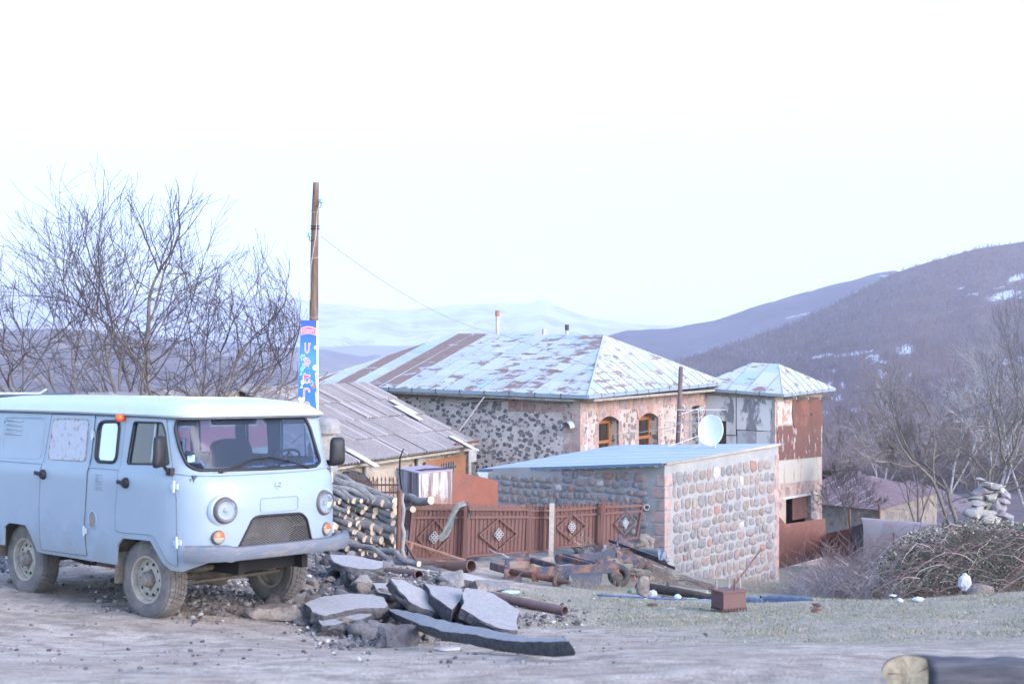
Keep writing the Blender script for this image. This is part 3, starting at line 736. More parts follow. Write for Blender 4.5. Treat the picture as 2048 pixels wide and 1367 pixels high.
# what shows behind the mesh
dusty = simple('dusty engine parts', (.065, .058, .052), .9, .35, 18, .003)
dark = simple('black with shade', (.011, .010, .010), .95, .3, 10)  # near-black colour also carries the shade under and inside the van
mb = MB(); cx = 1.78
mb.lathe((cx, .02, .80), (1, 0, 0), [(0, .12), (.09, .12), (.10, .09), (.10, -.05), (0, -.05)], 24); mb.lathe((cx + .02, .30, .84), (1, 0, 0), [(0, .1), (.065, .1), (.065, -.05), (0, -.05)], 20)
mb.tube([(cx + .1, -.30, .76), (cx + .12, -.18, .80), (cx + .10, -.08, .79)], .035, 10); mb.box((cx + .05, -.22, .86), (.12, .10, .06)); mb.box((cx + .02, -.16, .74), (.14, .22, .05))
mb.tube([(cx + .12, .22, .97), (cx + .14, .30, .93), (cx + .10, .36, .86)], .012, 8)
link('engine_parts', mb, dusty, van, smooth=True, auto=40)
mb = MB(); mb.box((1.35, 0, .80), (.9, 1.35, .42)); link('engine_bay_shade', mb, dark, van)  # solid black box stands in for the shade behind the grille
# bumper
bumpm = rusty('bumper worn dark blue grey', (.115, .135, .17), (.24, .23, .24), .40, 7, (1, .4, 2), .75, .10, (.17, .11, .09))
mb = MB(); prof = [(.0, -.066), (.032, -.062), (.048, -.03), (.05, .03), (.036, .058), (0, .066), (-.012, .06), (-.012, -.06)]
path = []
for k in range(41):
    y = -.95 + 1.9 * k / 40; x = 2.215 - .055 * (y / .95) ** 2 - .20 * max(0, (abs(y) - .62) / .33) ** 2.2; path.append(Vector((x, y, .685 + .012 * (1 if abs(y) > .62 else 0))))
V = []; 
for i, p in enumerate(path):
    tn = (path[min(i + 1, 40)] - path[max(i - 1, 0)]).normalized(); nn = Vector((tn.y, -tn.x, 0)); sc = 1.18 if abs(p.y) > .58 else 1.0
    for a, b in prof: V.append(p + nn * a * sc + Vector((0, 0, b * sc)))
k = len(prof); Fq = [(i * k + j, i * k + (j + 1) % k, (i + 1) * k + (j + 1) % k, (i + 1) * k + j) for i in range(40) for j in range(k)] + [tuple(range(k)), tuple(40 * k + j for j in range(k))]
mb.add(V, Fq); bu = link('bumper', mb, bumpm, van, smooth=True, auto=40)
mb = MB()
for y in (-.45, .45): mb.beam((2.2, y, .67), (1.6, y, .55), .05, .09)
sub('bumper_bracket', mb, dark, bu, van)
# fuel flap recess, louvres, panel pressing
rec = simple('recess grey brown', (.22, .19, .17), .9, .3, 20)  # browner and darker than the body paint
mb = MB(); patch(mb, roundpoly([(3.455, .83), (3.585, .83), (3.585, .95), (3.54, .995), (3.50, .995), (3.455, .95)], .03), [], lambda s, z, o: vsurf(s, z, -.003 + o), .06, .002)
ff = link('fuel_filler_recess', mb, rec, van); line(roundpoly([(3.455, .83), (3.585, .83), (3.585, .95), (3.54, .995), (3.50, .995), (3.455, .95)], .03), .007, -.003, True, vpaint, ff, 'recess_rim', .03)
mb = MB()
for k in range(6): z = 1.36 - k * .028; mb.tube([vsurf(3.575 + .0 * k, z, -.004), vsurf(3.675, z, -.004)], .007, 6)
link('side_vent', mb, vpaint, van, smooth=True)
mb = MB()
for k in range(4): z = 1.855 - k * .047; mb.tube([vsurf(1.68, z, -.004), vsurf(2.0, z, -.004)], .010, 6)
link('rear_vent', mb, vpaint, van, smooth=True)
line(roundpoly([(1.62, 1.89), (2.455, 1.895), (2.445, 1.47), (1.61, 1.46)], .06), .008, -.001, True, vpaint, van, 'panel_pressing', .06)
line([(.9, 1.425), (2.48, 1.425), (3.95, 1.425), (4.82, 1.43), (5.0, 1.41), (5.6, 1.405), (6.3, 1.405), (6.9, 1.42)], .012, .004, False, vpaint, van, 'belt_moulding')
# mirrors
for side in (-1, 1):
    s = 4.80 if side < 0 else 2 * PSM - 4.80
    a = vsurf(s, 1.44, 0); nrm = Vector((.25, side, 0)).normalized(); hd = Vector((1.74 + .03, side * 1.12, 1.63)) if side < 0 else Vector((1.80, 1.00, 1.56))
    mb = MB(); mb.tube([a - nrm * .01, a + nrm * .05, hd + Vector((-.04, -.03 * side, -.06))], [.022, .018, .014], 8); mb.box(a + nrm * .02, (.07, .05, .07))
    arm = link('mirror', mb, rubber, van)
    mb = MB(); V = []
    Pm = roundpoly([(-.085, -.15), (.085, -.13), (.08, .15), (-.07, .15)], .05)
    rz = Matrix.Rotation(R(62) * -side if side > 0 else R(20), 3, 'Z') if side < 0 else Matrix.Rotation(R(-20), 3, 'Z')
    ax = rz @ Vector((1, 0, 0)); ay = rz @ Vector((0, 1, 0))
    ring = [(1.0, 0.0), (1.0, .018), (.86, .045), (.5, .06), (.0, .062)]
    n = len(Pm)
    for sc, dd in ring: V += [hd + ay * p[0] * sc + Vector((0, 0, p[1] * sc)) + ax * dd for p in Pm]
    Fq = [(i * n + j, i * n + (j + 1) % n, (i + 1) * n + (j + 1) % n, (i + 1) * n + j) for i in range(len(ring) - 1) for j in range(n)] + [tuple(range(n))]
    mb.add(V, Fq); sub('mirror_housing', mb, rubber, arm, van, smooth=True)
    mb = MB(); mb.add([hd + ay * p[0] * .9 + Vector((0, 0, p[1] * .9)) - ax * .003 for p in Pm], [tuple(range(n))]); gm = MATS.get('mirglass') or NT('mirror glass').fin((.75, .78, .8), .02, 1.0); MATS['mirglass'] = gm
    sub('mirror_glass', mb, gm, arm, van)
# inside
inner = simple('grey cabin lining', (.09, .10, .115), .8, .2, 10)
mb = MB(); mb.box((-.1, 0, .86), (3.9, 1.80, .03)); mb.box((.62, 0, 1.02), (.05, 1.8, .70)); mb.box((-2.12, 0, 1.2), (.03, 1.6, 1.3)); link('cabin_floor', mb, inner, van)
mb = MB(); mb.box((1.55, 0, 1.02), (.7, .62, .62)); link('engine_cover', mb, simple('black cover', (.04, .04, .045), .7, .3), van, smooth=False)
mb = MB(); mb.box((1.80, 0, 1.36), (.22, 1.66, .10)); mb.box((1.86, 0, 1.2), (.06, 1.7, .35)); dsh = link('dashboard', mb, simple('dash', (.05, .055, .065), .6, .25), van)
seatm = simple('dark seat cloth', (.022, .024, .032), .9, .3, 12)
for y in (-.52, .52):
    mb = MB(); mb.prism([(.72, y - .25, 1.05), (1.22, y - .25, 1.08), (1.22, y - .25, 1.2), (.72, y - .25, 1.18)], (0, .5, 0)); st_ = link('seat', mb, seatm, van)
    mb = MB(); Pm = roundpoly([(-.25, 0), (.25, 0), (.22, .48), (-.22, .48)], .12)
    mb.prism([(.68 - .12 * (p[1] / .5), y + p[0], 1.18 + p[1]) for p in Pm], (.12, 0, 0.02)); sub('backrest', mb, seatm, st_, van, smooth=True, auto=40)
mb = MB(); c = Vector((1.50, .50, 1.46)); ax = Vector((-.62, 0, .78)).normalized(); u = Vector((0, 1, 0)); vv2 = ax.cross(u)
ringp = [c + (u * math.cos(a) + vv2 * math.sin(a)) * .215 for a in [i * math.pi / 16 for i in range(33)]]
mb.tube(ringp, .013, 8, cap=False); mb.tube([c - u * .2, c - ax * .05, c + u * .2], .012, 6); mb.tube([c - ax * .05, c - vv2 * .2], .012, 6); mb.tube([c - ax * .04, c - ax * .55], .025, 8)
link('steering_wheel', mb, rubber, van, smooth=True)
# underbody
mb = MB()
for y in (-.38, .38): mb.beam((-2.1, y, .52), (2.05, y, .52), .07, .12)
for x in (-1.9, -.6, .5, 1.9): mb.beam((x, -.4, .52), (x, .4, .52), .08, .1)
link('chassis_frame', mb, dark, van)
axm = simple('muddy axle', (.13, .11, .09), .95, .35, 14, .004, 30)
for x in (1.15, -1.15):
    mb = MB(); mb.tube([(x, -.66, .375), (x, -.3, .375), (x, -.12, .375), (x, .02, .375), (x, .16, .375), (x, .66, .375)], [.05, .05, .12, .15, .06, .05], 14)
    if x > 0:
        mb.tube([(x + .22, -.60, .33), (x + .22, .60, .34)], .018, 8); mb.tube([(x + .3, -.62, .46), (x + .28, .1, .44), (x + .22, .55, .36)], .016, 8)
        for y in (-.5, .5): mb.tube([(x + .6, y, .52), (x + .1, y, .44), (x - .5, y, .52)], .028, 6)
    link('axle', mb, axm, van, smooth=True)
mb = MB(); mb.box((.25, -.45, .47), (.42, .5, .14), taper=.9); mb.box((-.25, -.5, .46), (.16, .2, .10), Matrix.Rotation(.2, 3, 'Y')); link('fuel_tank', mb, simple('tank brown', (.10, .075, .065), .9, .3, 12), van)
mb = MB(); mb.prism([(.78, -.95, .32), (.80, -.95, .62), (.80, -.62, .62), (.78, -.66, .30)], (.012, 0, 0)); link('mud_flap', mb, axm, van)
mb = MB(); mb.prism([(-1.62, -.95, .38), (-1.60, -.95, .66), (-1.60, -.62, .66), (-1.62, -.66, .36)], (.012, 0, 0)); link('mud_flap', mb, axm, van)
for x0 in (1.15, -1.15):                 # inner wheel housings
    for sgn in (-1, 1):
        mb = MB(); P = [(x0 + .46 * math.cos(a), .40 + .46 * math.sin(a)) for a in [.42 + (math.pi - .6) * k / 14 for k in range(15)]]
        V = [(a, sgn * .925, b) for a, b in P] + [(a, sgn * .45, b) for a, b in P]; n = len(P)
        mb.add(V, [(i, i + 1, n + i + 1, n + i) for i in range(n - 1)] + [tuple(range(2 * n - 1, n - 1, -1))]); link('wheel_housing', mb, axm, van, fix=False)
# wheels
tyrem = NT('dusty tyre'); v = tyrem.coord(); c = tyrem.mix(tyrem.ramp(tyrem.noise(v, 7, 6, .7), [(.35, 0.0), (.65, 1.0)]), (.10, .095, .095), (.20, .175, .155)); tyrem.bump(tyrem.noise(v, 50, 4, .6), .002); tyrem.fin(c, .95)
rimm = simple('cream mud-splashed rim', (.44, .40, .33), .8, .2, 12, .002, 50, c2=(.27, .23, .19)); hubm = simple('muddy hub', (.22, .19, .165), .9, .35, 20, .003)
def wheel(x, sgn, steer=0.0):
    W_ = bpy.data.objects.new('wheel', None)
    mbT = MB(); prof = [(.215, -.095), (.245, -.108), (.30, -.116), (.345, -.108), (.367, -.088), (.372, -.06), (.374, 0), (.372, .06), (.367, .088), (.345, .108), (.30, .116), (.245, .108), (.215, .095), (.20, .06), (.20, -.06)]
    o0 = Vector((0, 0, 0)); M = Matrix.Translation((x, sgn * .735, .375)) @ Matrix.Rotation(steer, 4, 'Z'); ax = Vector((0, sgn, 0))
    mbT.lathe(o0, ax, prof, 56, closed=True)
    for row, (ya, yb, na) in enumerate(((-.098, -.055, 44), (-.048, -.018, 44), (-.012, .016, 44), (.022, .05, 44), (.056, .099, 44))):
        for k in range(na):
            a0 = 2 * math.pi * (k + .5 * (row % 2)) / na; a1 = a0 + 2 * math.pi / na * .74; V = []
            for a, y in ((a0, ya), (a1, ya), (a1, yb), (a0, yb)):
                rr = .3875 if abs(y) < .09 else .375
                V.append((rr * math.cos(a + .03 * (row - 2)), y, rr * math.sin(a + .03 * (row - 2))))
            V2 = [(p[0] * .955, p[1], p[2] * .955) for p in V]
            mbT.add(V2 + V, [(4, 5, 6, 7), (0, 1, 5, 4), (1, 2, 6, 5), (2, 3, 7, 6), (3, 0, 4, 7)])
    mbT.v = [tuple(M @ Vector(p)) for p in mbT.v]; ty = link('wheel', mbT, tyrem.m, van, smooth=True, auto=30)
    mb = MB(); mb.lathe(o0, ax, [(.232, .100), (.226, .108), (.212, .104), (.205, .085), (.198, .045), (.175, .030), (.160, .048), (.115, .066), (.085, .060), (.080, .03), (.0, .03)], 40)
    mb.lathe(o0, ax, [(.232, -.100), (.21, -.10), (.19, 0.0), (.0, .0)], 40)
    mb.v = [tuple(M @ Vector(p)) for p in mb.v]; rm = link('rim', mb, rimm, ty, smooth=True, auto=35)
    for k in range(10):
        mb = MB(); a = 2 * math.pi * k / 10; c = Vector((math.cos(a) * .148, sgn * .0535, math.sin(a) * .148)); mb.lathe(c, ax, [(.0, .004), (.015, .004), (.018, -.01)], 10)
        mb.v = [tuple(M @ Vector(p)) for p in mb.v]; link('rim_hole_shade', mb, dark, rm)  # dark disc on the rim stands in for the shade in a hole
    mb = MB(); mb.lathe(o0, ax, [(.075, .05), (.072, .09), (.055, .115), (.052, .135), (.035, .15), (0, .152)], 24)
    for k in range(5): a = 2 * math.pi * k / 5; mb.tube([(math.cos(a) * .095, sgn * .05, math.sin(a) * .095), (math.cos(a) * .095, sgn * .085, math.sin(a) * .095)], .013, 6)
    mb.v = [tuple(M @ Vector(p)) for p in mb.v]; link('hub', mb, hubm, ty, smooth=True, auto=35)
    bpy.data.objects.remove(W_)
for x in (1.15, -1.15):
    for sgn in (-1, 1): wheel(x, sgn, R(4) if x > 0 else 0)

# ------------------------------------------------------------------ stonework helpers
def stone_blob(mb, c, u, v, n, a, b, d, rs, m=0, k=9):
    """a rounded field stone bedded in mortar: c centre on the wall plane, half sizes a (along u), b (along v), d proud"""
    ph = rs.uniform(0, 6); e = rs.uniform(3.0, 6.0); V = []
    ring = []
    for sc, h in ((1.0, -.02), (1.0, .35), (.80, .8), (.45, 1.0)):
        for j in range(k):
            t = 2 * math.pi * j / k + .2; cs, sn = math.cos(t), math.sin(t)
            r = (abs(cs) ** e + abs(sn) ** e) ** (-1 / e) * (1 + .09 * math.sin(2 * t + ph) + .08 * math.sin(3 * t + ph * 2) + .04 * math.sin(5 * t + ph))
            V.append(c + u * (cs * r * a * sc) + v * (sn * r * b * sc) + n * (h * d))
    V.append(c + n * d * 1.02); Fq = [(i * k + j, i * k + (j + 1) % k, (i + 1) * k + (j + 1) % k, (i + 1) * k + j) for i in range(3) for j in range(k)]
    Fq += [(3 * k + j, 3 * k + (j + 1) % k, 4 * k) for j in range(k)]
    mb.add(V, Fq, m)
def stonemat(name, stops, grain=1.0, scale=14):
    t = NT(name); v = t.coord(); c = t.ramp(t.rand(), stops, 'CONSTANT'); n = t.noise(v, scale, 7, .72)
    c = t.mix(t.ramp(n, [(.36, 0.0), (.62, 1.0)]), t.mix(1.0, c, (.62, .60, .60), 'MULTIPLY'), c)
    c = t.mix(t.ramp(t.noise(v, scale * 3, 4, .7), [(.60, 0.0), (.68, .75)]), c, (.42, .40, .37))
    t.bump(n, .02); return t.fin(c, .95, spec=.15)
st_new = stonemat('river stones', [(0, (.29, .245, .235)), (.16, (.25, .24, .245)), (.33, (.30, .27, .245)), (.47, (.215, .21, .22)), (.60, (.30, .235, .225)), (.74, (.245, .235, .24)), (.88, (.25, .215, .19)), (.965, (.48, .45, .44)), (.985, (.33, .20, .165))])
st_tuff = stonemat('pink tuff blocks', [(0, (.38, .275, .25)), (.25, (.32, .24, .225)), (.5, (.42, .31, .28)), (.75, (.30, .25, .25)), (.9, (.36, .245, .215))], scale=6)
t = NT('grey mortar'); v = t.coord(); n = t.noise(v, 3, 7, .65); c = t.ramp(n, [(.35, (.25, .25, .255)), (.65, (.315, .315, .31))]); t.bump(t.noise(v, 30, 6, .7), .008); mortar = t.fin(c, .95, spec=.15)
# rubble masonry half hidden by pale lime mortar
def rubblemat(name, mort1, mort2, stones, sc, thr=.30, yscale=1.25):
    t = NT(name); v0 = t.coord(); v = t.mapping(v0, (1, 1, yscale))
    dist = t.noise(v, sc * .75, 4, .6, 0, 1)
    dv = t.node('ShaderNodeMixRGB'); dv.blend_type = 'ADD'; dv.inputs[0].default_value = .16 * 6 / sc; t.t.links.new(v, dv.inputs[1]); t.t.links.new(dist, dv.inputs[2])
    e = t.vor(dv.outputs[0], sc, 'DISTANCE_TO_EDGE', 0); cid = t.vor(dv.outputs[0], sc, 'F1', 1); d1 = t.vor(dv.outputs[0], sc, 'F1', 0)
    n = t.noise(v0, 2.0, 7, .7); hb = t.noise(v0, .45, 4, .6); sepc = t.node('ShaderNodeSeparateColor'); t.t.links.new(cid, sepc.inputs[0])
    size = t.math('ADD', t.math('MULTIPLY', sepc.outputs[0], .42), t.math('MULTIPLY', t.math('SUBTRACT', hb, .5), .9))
    k = t.math('SUBTRACT', t.math('ADD', size, thr), t.math('ADD', d1, t.math('MULTIPLY', t.math('SUBTRACT', t.noise(v0, sc * 2.2, 5, .7), .5), .7)))
    km = t.ramp(t.math('ADD', k, .5), [(.49, 0.0), (.54, 1.0)])
    sc_ = t.ramp(sepc.outputs[1], stones, 'CONSTANT'); sc_ = t.mix(t.noise(v0, 16, 6, .7), t.mix(1.0, sc_, (.6, .6, .6), 'MULTIPLY'), sc_)
    mc = t.mix(t.ramp(n, [(.36, 0.0), (.64, 1.0)]), mort1, mort2); mc = t.mix(t.ramp(t.noise(v0, 9, 7, .75), [(.52, 0.0), (.66, .8)]), mc, lerp(mort1, (.2, .18, .17), .45))
    t.bump(t.math('ADD', t.math('MULTIPLY', km, -.8), t.math('MULTIPLY', t.noise(v0, 12, 6, .7), 1.2)), .03)
    return t.fin(t.mix(km, mc, sc_), .95, spec=.12)
house_rub = rubblemat('limewashed basalt rubble', (.41, .36, .34), (.53, .48, .455), [(0, (.16, .16, .175)), (.35, (.24, .225, .225)), (.6, (.195, .19, .20)), (.8, (.29, .25, .22))], 6.8, .24)  # mortar lightened to offset the left wall facing away from the sun
cow_plaster = rubblemat('stained yellow plaster', (.36, .29, .22), (.46, .40, .33), [(0, (.25, .20, .16)), (.5, (.30, .25, .2))], 2.5, .12)
wood = simple('weathered grey timber', (.24, .215, .205), .9, .35, 9, .004, 30)
woodbrown = simple('brown split pole wood', (.20, .15, .125), .9, .4, 10, .006, 22)

# ------------------------------------------------------------------ new stone shed with a blue corrugated roof
SA = W(1329, 928, 29.0); SB = W(1557, 890, 33.5); SC = W(985, 938, 31.5)   # wall tops: near corner, far right, far left
SD = SB + SC - SA
zb = -3.6
shed = thing('stone_shed', 'new mortared river-stone shed under a pale blue corrugated roof', 'shed', (SA.x, SA.y, -2.0))
def wallslab(mb, a, b, zb, za, zc, th, inward):
    P = [Vector((a.x, a.y, zb)), Vector((b.x, b.y, zb)), Vector((b.x, b.y, zc)), Vector((a.x, a.y, za))]; mb.prism(P, inward * th)
u1 = Vector((SB.x - SA.x, SB.y - SA.y, 0)); L1 = u1.length; u1.normalize(); n1 = Vector((u1.y, -u1.x, 0))
u2 = Vector((SC.x - SA.x, SC.y - SA.y, 0)); L2 = u2.length; u2.normalize(); n2 = Vector((-u2.y, u2.x, 0))
if n1.dot(-SA) < 0: n1 = -n1
if n2.dot(-SA) < 0: n2 = -n2
mb = MB()
wallslab(mb, SA, SB, zb, SA.z, SB.z, .4, -n1); a2 = SA - n1 * .4 + n1 * .0
wallslab(mb, SA + u2 * .02 + u1 * .402, SC + u1 * .402, zb, SA.z + .02, SC.z + .02, .4, Vector((0, 0, 0)) - n2 * 0 - u1 * 1.0)
wallslab(mb, SC + u1 * .41, SC + u1 * L1, zb, SC.z, SD.z, .4, -u2); wallslab(mb, SB - u1 * .4 + u2 * .41, SD - u1 * .4, zb, SB.z, SD.z, .4, u1)
wl = link('wall', mb, mortar, shed)
rs = random.Random(3)
def courses(u, n, A, L, zt0, zt1, zbot, m, corner, hgt, wid, skip=None):
    mb = MB(); q = 0; z = zbot
    while True:
        h = hgt * rs.uniform(.68, 1.25); s = corner + rs.uniform(.02, .08)
        if z > max(zt0, zt1): break
        while s < L - .1:
            wd = wid * rs.choice([.5, .65, .8, .95, 1.1, 1.35]) * rs.uniform(.9, 1.1); zt = zt0 + (zt1 - zt0) * s / L
            zz = z + h / 2 + rs.uniform(-.022, .022)
            if zz + h * .42 < zt - .03 and s + wd < L - .04 and not (skip and skip(s + wd / 2, zz)):
                hh = h * rs.uniform(.34, .485)
                stone_blob(mb, A + u * (s + wd / 2) + Vector((0, 0, zz - A.z)) + n * .001, u, Vector((0, 0, 1)), n, wd * .5 * rs.uniform(.74, .93), hh, rs.uniform(.018, .035), rs)
            s += wd
        z += h
    return mb
mb = courses(u1, n1, SA, L1, SA.z, SB.z, -3.0, 0, .30, .235, .33); sub('stones', mb, st_new, wl, shed, smooth=True, auto=50)['kind'] = 'stuff'
mb = courses(u2, n2, SA, L2, SA.z, SC.z, -2.4, 0, .34, .185, .27); sub('stones', mb, st_new, wl, shed, smooth=True, auto=50)['kind'] = 'stuff'
for k in range(13):                       # corner blocks, long and short
    z = -2.95 + k * .248; la, lb = (.30 * rs.uniform(.75, 1.15), .17 * rs.uniform(.8, 1.5)) if k % 2 else (.19 * rs.uniform(.8, 1.3), .33 * rs.uniform(.7, 1.1))
    if z + .22 > SA.z: break
    mb = MB(); g = .012
    V = []
    for zz, ins in ((z, .012), (z + .015, 0), (z + .215, 0), (z + .228, .012)):
        o0 = SA + (n1 + n2) * (.004 + rs.uniform(0, .012)) ; o0 = Vector((o0.x, o0.y, zz)) - (n1 + n2) * ins
        V += [o0, o0 + u1 * (la - ins), o0 + u1 * (la - ins) - n1 * .1, o0 + u1 * .06 + u2 * .06, o0 + u2 * (lb - ins) - n2 * .1, o0 + u2 * (lb - ins)]
    Fq = [tuple(range(5, -1, -1)), tuple(range(18, 24))] + [(i * 6 + j, i * 6 + (j + 1) % 6, (i + 1) * 6 + (j + 1) % 6, (i + 1) * 6 + j) for i in range(3) for j in range(6)]
    mb.add(V, Fq); sub('corner_block', mb, st_tuff, wl, shed)
for k in range(12):
    z = -3.1 + k * .27
    if z + .24 > SB.z: break
    mb = MB(); q = SB - u1 * (.20 if k % 2 else .26); mb.hexa([Vector((p.x, p.y, zz)) for zz in (z, z + .24) for p in (q + n1 * .012, SB + n1 * .012 + u1 * .004, SB - n1 * .2 + u1 * .004, q - n1 * .1)]); sub('corner_block', mb, st_tuff, wl, shed)
# roof sheet: corrugation runs down the slope, towards the left face
RA = W(1325, 929, 28.7); RB = W(1570, 889, 33.7); RC = W(958, 941, 31.9); RD = RB + RC - RA; RD.z = W(1243, 892, RD.y).z
mb = MB(); nu, nv = 150, 3; V = []
nrm = Vector((0, 0, 1))
for j in range(nv + 1):
    for i in range(nu * 2 + 1):
        f = i / (nu * 2); g = j / nv
        p = (RA * (1 - f) + RB * f) * (1 - g) + (RC * (1 - f) + RD * f) * g
        V.append(p + nrm * (.009 * math.cos(math.pi * i * .5 * 1.02) + .03))
n_ = nu * 2 + 1; Fq = [(j * n_ + i, j * n_ + i + 1, (j + 1) * n_ + i + 1, (j + 1) * n_ + i) for j in range(nv) for i in range(nu * 2)]
V2 = [p - nrm * .003 for p in V]; b = len(V)
Fq2 = [tuple(b + q for q in f[::-1]) for f in Fq] + [(i, i + b, i + 1 + b, i + 1) for i in range(nu * 2)]
mb.add(V + V2, Fq + Fq2)
t = NT('pale blue painted sheet'); v = t.coord(); c = t.mix(t.noise(v, 1.2, 5, .6), (.31, .37, .42), (.36, .415, .465)); c = t.mix(t.ramp(t.noise(v, 14, 6, .75), [(.63, 0.0), (.7, .5)]), c, (.22, .22, .22)); blue_sheet = t.fin(c, .42, spec=.4)
rf = link('roof', mb, blue_sheet, shed, fix=False)
mb = MB(); 
for k in range(14):
    f = (k + .5) / 14; a = RA * (1 - f) + RC * f; mb.box(a + Vector((.02, .06, -.02)), (.07, .14, .03), m=0)
sub('rafter_ends', mb, simple('pale new timber', (.40, .34, .28), .9, .25), rf, shed)['kind'] = 'stuff'
mb = MB(); mb.beam(SA + Vector((0, 0, .02)) + n1 * .03, SB + Vector((0, 0, .02)) + n1 * .03, .05, .05); sub('wall_plate', mb, simple('pale new timber', (.40, .34, .28)), rf, shed)
mb = MB(); mb.beam(RA + Vector((0, -.012, .008)), RC + Vector((0, -.012, .008)), .012, .055); sub('drip_edge', mb, simple('drip edge blue', (.12, .19, .27), .5, .2), rf, shed)
galv = rusty('galvanised tin', (.42, .48, .52), (.33, .36, .38), .42, 8, rust2=(.5, .54, .56), rough=.45, bump=.001)
mb = MB(); c0 = W(966, 944, 31.6)
def ringbox(c, a, b): return [c + Vector((-a, -b, 0)), c + Vector((a, -b, 0)), c + Vector((a, b, 0)), c + Vector((-a, b, 0))]
mb.hexa(ringbox(c0 + Vector((.03, 0, -.20)), .05, .05) + ringbox(c0, .13, .08)); mb.tube([c0 + Vector((.03, 0, -.18)), c0 + Vector((.09, -.1, -.36)), c0 + Vector((.16, -.1, -.75))], .05, 12)
link('downpipe', mb, galv, shed, smooth=True, auto=40)
mb = MB(); c1 = W(1291, 1012, 29.25); mb.pipe(c1 + Vector((0, .3, 0)), c1 + Vector((.02, -.10, -.01)), .062, .045, 20); link('pipe_stub', mb, simple('cement pipe', (.34, .33, .31), .9, .2, 20), shed)

# ------------------------------------------------------------------ old stone house with the flaking tin roof
HA = Vector((1.82, 38.0, W(1160, 792, 38).z)); HB_ = Vector((6.27, 46.0, W(1412, 776, 46).z)); HC = Vector((-5.70, 42.2, W(640, 772, 42.2).z))
hu = Vector((HB_.x - HA.x, HB_.y - HA.y, 0)); HL = hu.length; hu.normalize(); hn = Vector((hu.y, -hu.x, 0))
hv = Vector((HC.x - HA.x, HC.y - HA.y, 0)); HW = hv.length; hv.normalize(); hm_ = Vector((hv.y, -hv.x, 0)) * -1
if hn.dot(-HA) < 0: hn = -hn
if hm_.dot(-HA) < 0: hm_ = -hm_
house = thing('stone_house', 'old rubble-stone house with a hipped tin roof of flaking pale blue paint', 'house', (HA.x, HA.y, -3.5))
# right wall with three arched openings
def onwall(px, py, A, u):                 # photo pixel -> (s, z) on a vertical wall through A along u
    k = (px - 1024.0) / F; s = (k * A.y - A.x) / (u.x - k * u.y); D = A.y + u.y * s; return s, ZC - (py - HOR) * D / F
def archo(s0, s1, zb, zs, rise):
    n = 8; return [(s0, zb), (s1, zb), (s1, zs)] + [(s1 + (s0 - s1) * i / n, zs + rise * math.sin(math.pi * i / n)) for i in range(1, n)] + [(s0, zs)]
ops = []
for x0, x1, yt in ((1197, 1237, 845), (1277, 1316, 838), (1374, 1411, 822)):
    s0, z = onwall(x0, yt, HA, hu); s1, _ = onwall(x1, yt, HA, hu); ops.append((s0, s1, z))
zt0, zt1 = HA.z - .03, HB_.z - .03; mb = MB()
holes = [archo(s0, s1, -1.15, z, .16) for s0, s1, z in ops]
patch(mb, [(0, -5.5), (HL, -5.5), (HL, zt1), (0, zt0)], holes, lambda a, b, o: Vector((HA.x, HA.y, 0)) + hu * a + Vector((0, 0, b)) - hn * o, None, .5)
hw = link('wall', mb, rubblemat('beige plastered rubble', (.37, .305, .275), (.46, .385, .35), [(0, (.22, .20, .20)), (.4, (.28, .23, .21)), (.75, (.17, .165, .175))], 5.0, .17), house)
mb = MB(); patch(mb, [(.0, -5.5), (HW, -5.5), (HW, HC.z - .03), (.0, zt0)], [], lambda a, b, o: Vector((HA.x, HA.y, 0)) + hv * a + Vector((0, 0, b)) - hm_ * (o + .002) + hu * .0, None, .49)
link('wall', mb, house_rub, house)
mb = MB(); HD = HB_ + HC - HA; mb.prism([Vector((HB_.x, HB_.y, -6)), Vector((HD.x, HD.y, -6)), Vector((HD.x, HD.y, HB_.z - .05)), Vector((HB_.x, HB_.y, HB_.z - .05))], -hu * .5)
mb.prism([Vector((HC.x, HC.y, -6)) + hu * .5, Vector((HD.x, HD.y, -6)) - hu * .6, Vector((HD.x, HD.y, HC.z - .05)) - hu * .6, Vector((HC.x, HC.y, HC.z - .05)) + hu * .5], -hv * .5); link('wall', mb, house_rub, house)
rs = random.Random(12)
for k in range(16):                       # quoins
    z = -2.9 + k * .27; la, lb = (.42, .26) if k % 2 else (.26, .46)
    if z + .25 > zt0 - .35: break
    mb = MB(); o0 = Vector((HA.x, HA.y, z)) + (hn + hm_) * .012
    V = []
    for dz in (0, .255): V += [o0 + Vector((0, 0, dz)), o0 + hu * la + Vector((0, 0, dz)), o0 + hu * la - hn * .1 + Vector((0, 0, dz)), o0 + hu * .05 + hv * .05 + Vector((0, 0, dz)), o0 + hv * lb - hm_ * .1 + Vector((0, 0, dz)), o0 + hv * lb + Vector((0, 0, dz))]
    mb.add(V, [tuple(range(5, -1, -1)), tuple(range(6, 12))] + [(j, (j + 1) % 6, (j + 1) % 6 + 6, j + 6) for j in range(6)]); sub('corner_block', mb, st_tuff, hw, house)
def faceblock(mb, A, u, n, s0, s1, z0, z1, d=.010): mb.hexa([A2 + n * dd for dd in (d,) for A2 in ()] or [Vector((A.x, A.y, 0)) + u * a + Vector((0, 0, b)) + n * c for c in (-.05, d) for a, b in ((s0, z0), (s1, z0), (s1, z1), (s0, z1))])
mb = MB(); s = .0
while s < HL - .15:                      # course of dressed blocks under the eave
    wd = rs.uniform(.42, .62); e = min(s + wd, HL - .02); f = s / HL; zt = zt0 + (zt1 - zt0) * f; faceblock(mb, HA, hu, hn, s + .012, e - .012, zt - .42, zt - .12, .011); s = e
s = .5
link('eave_course', mb, st_tuff, house); mb = MB()
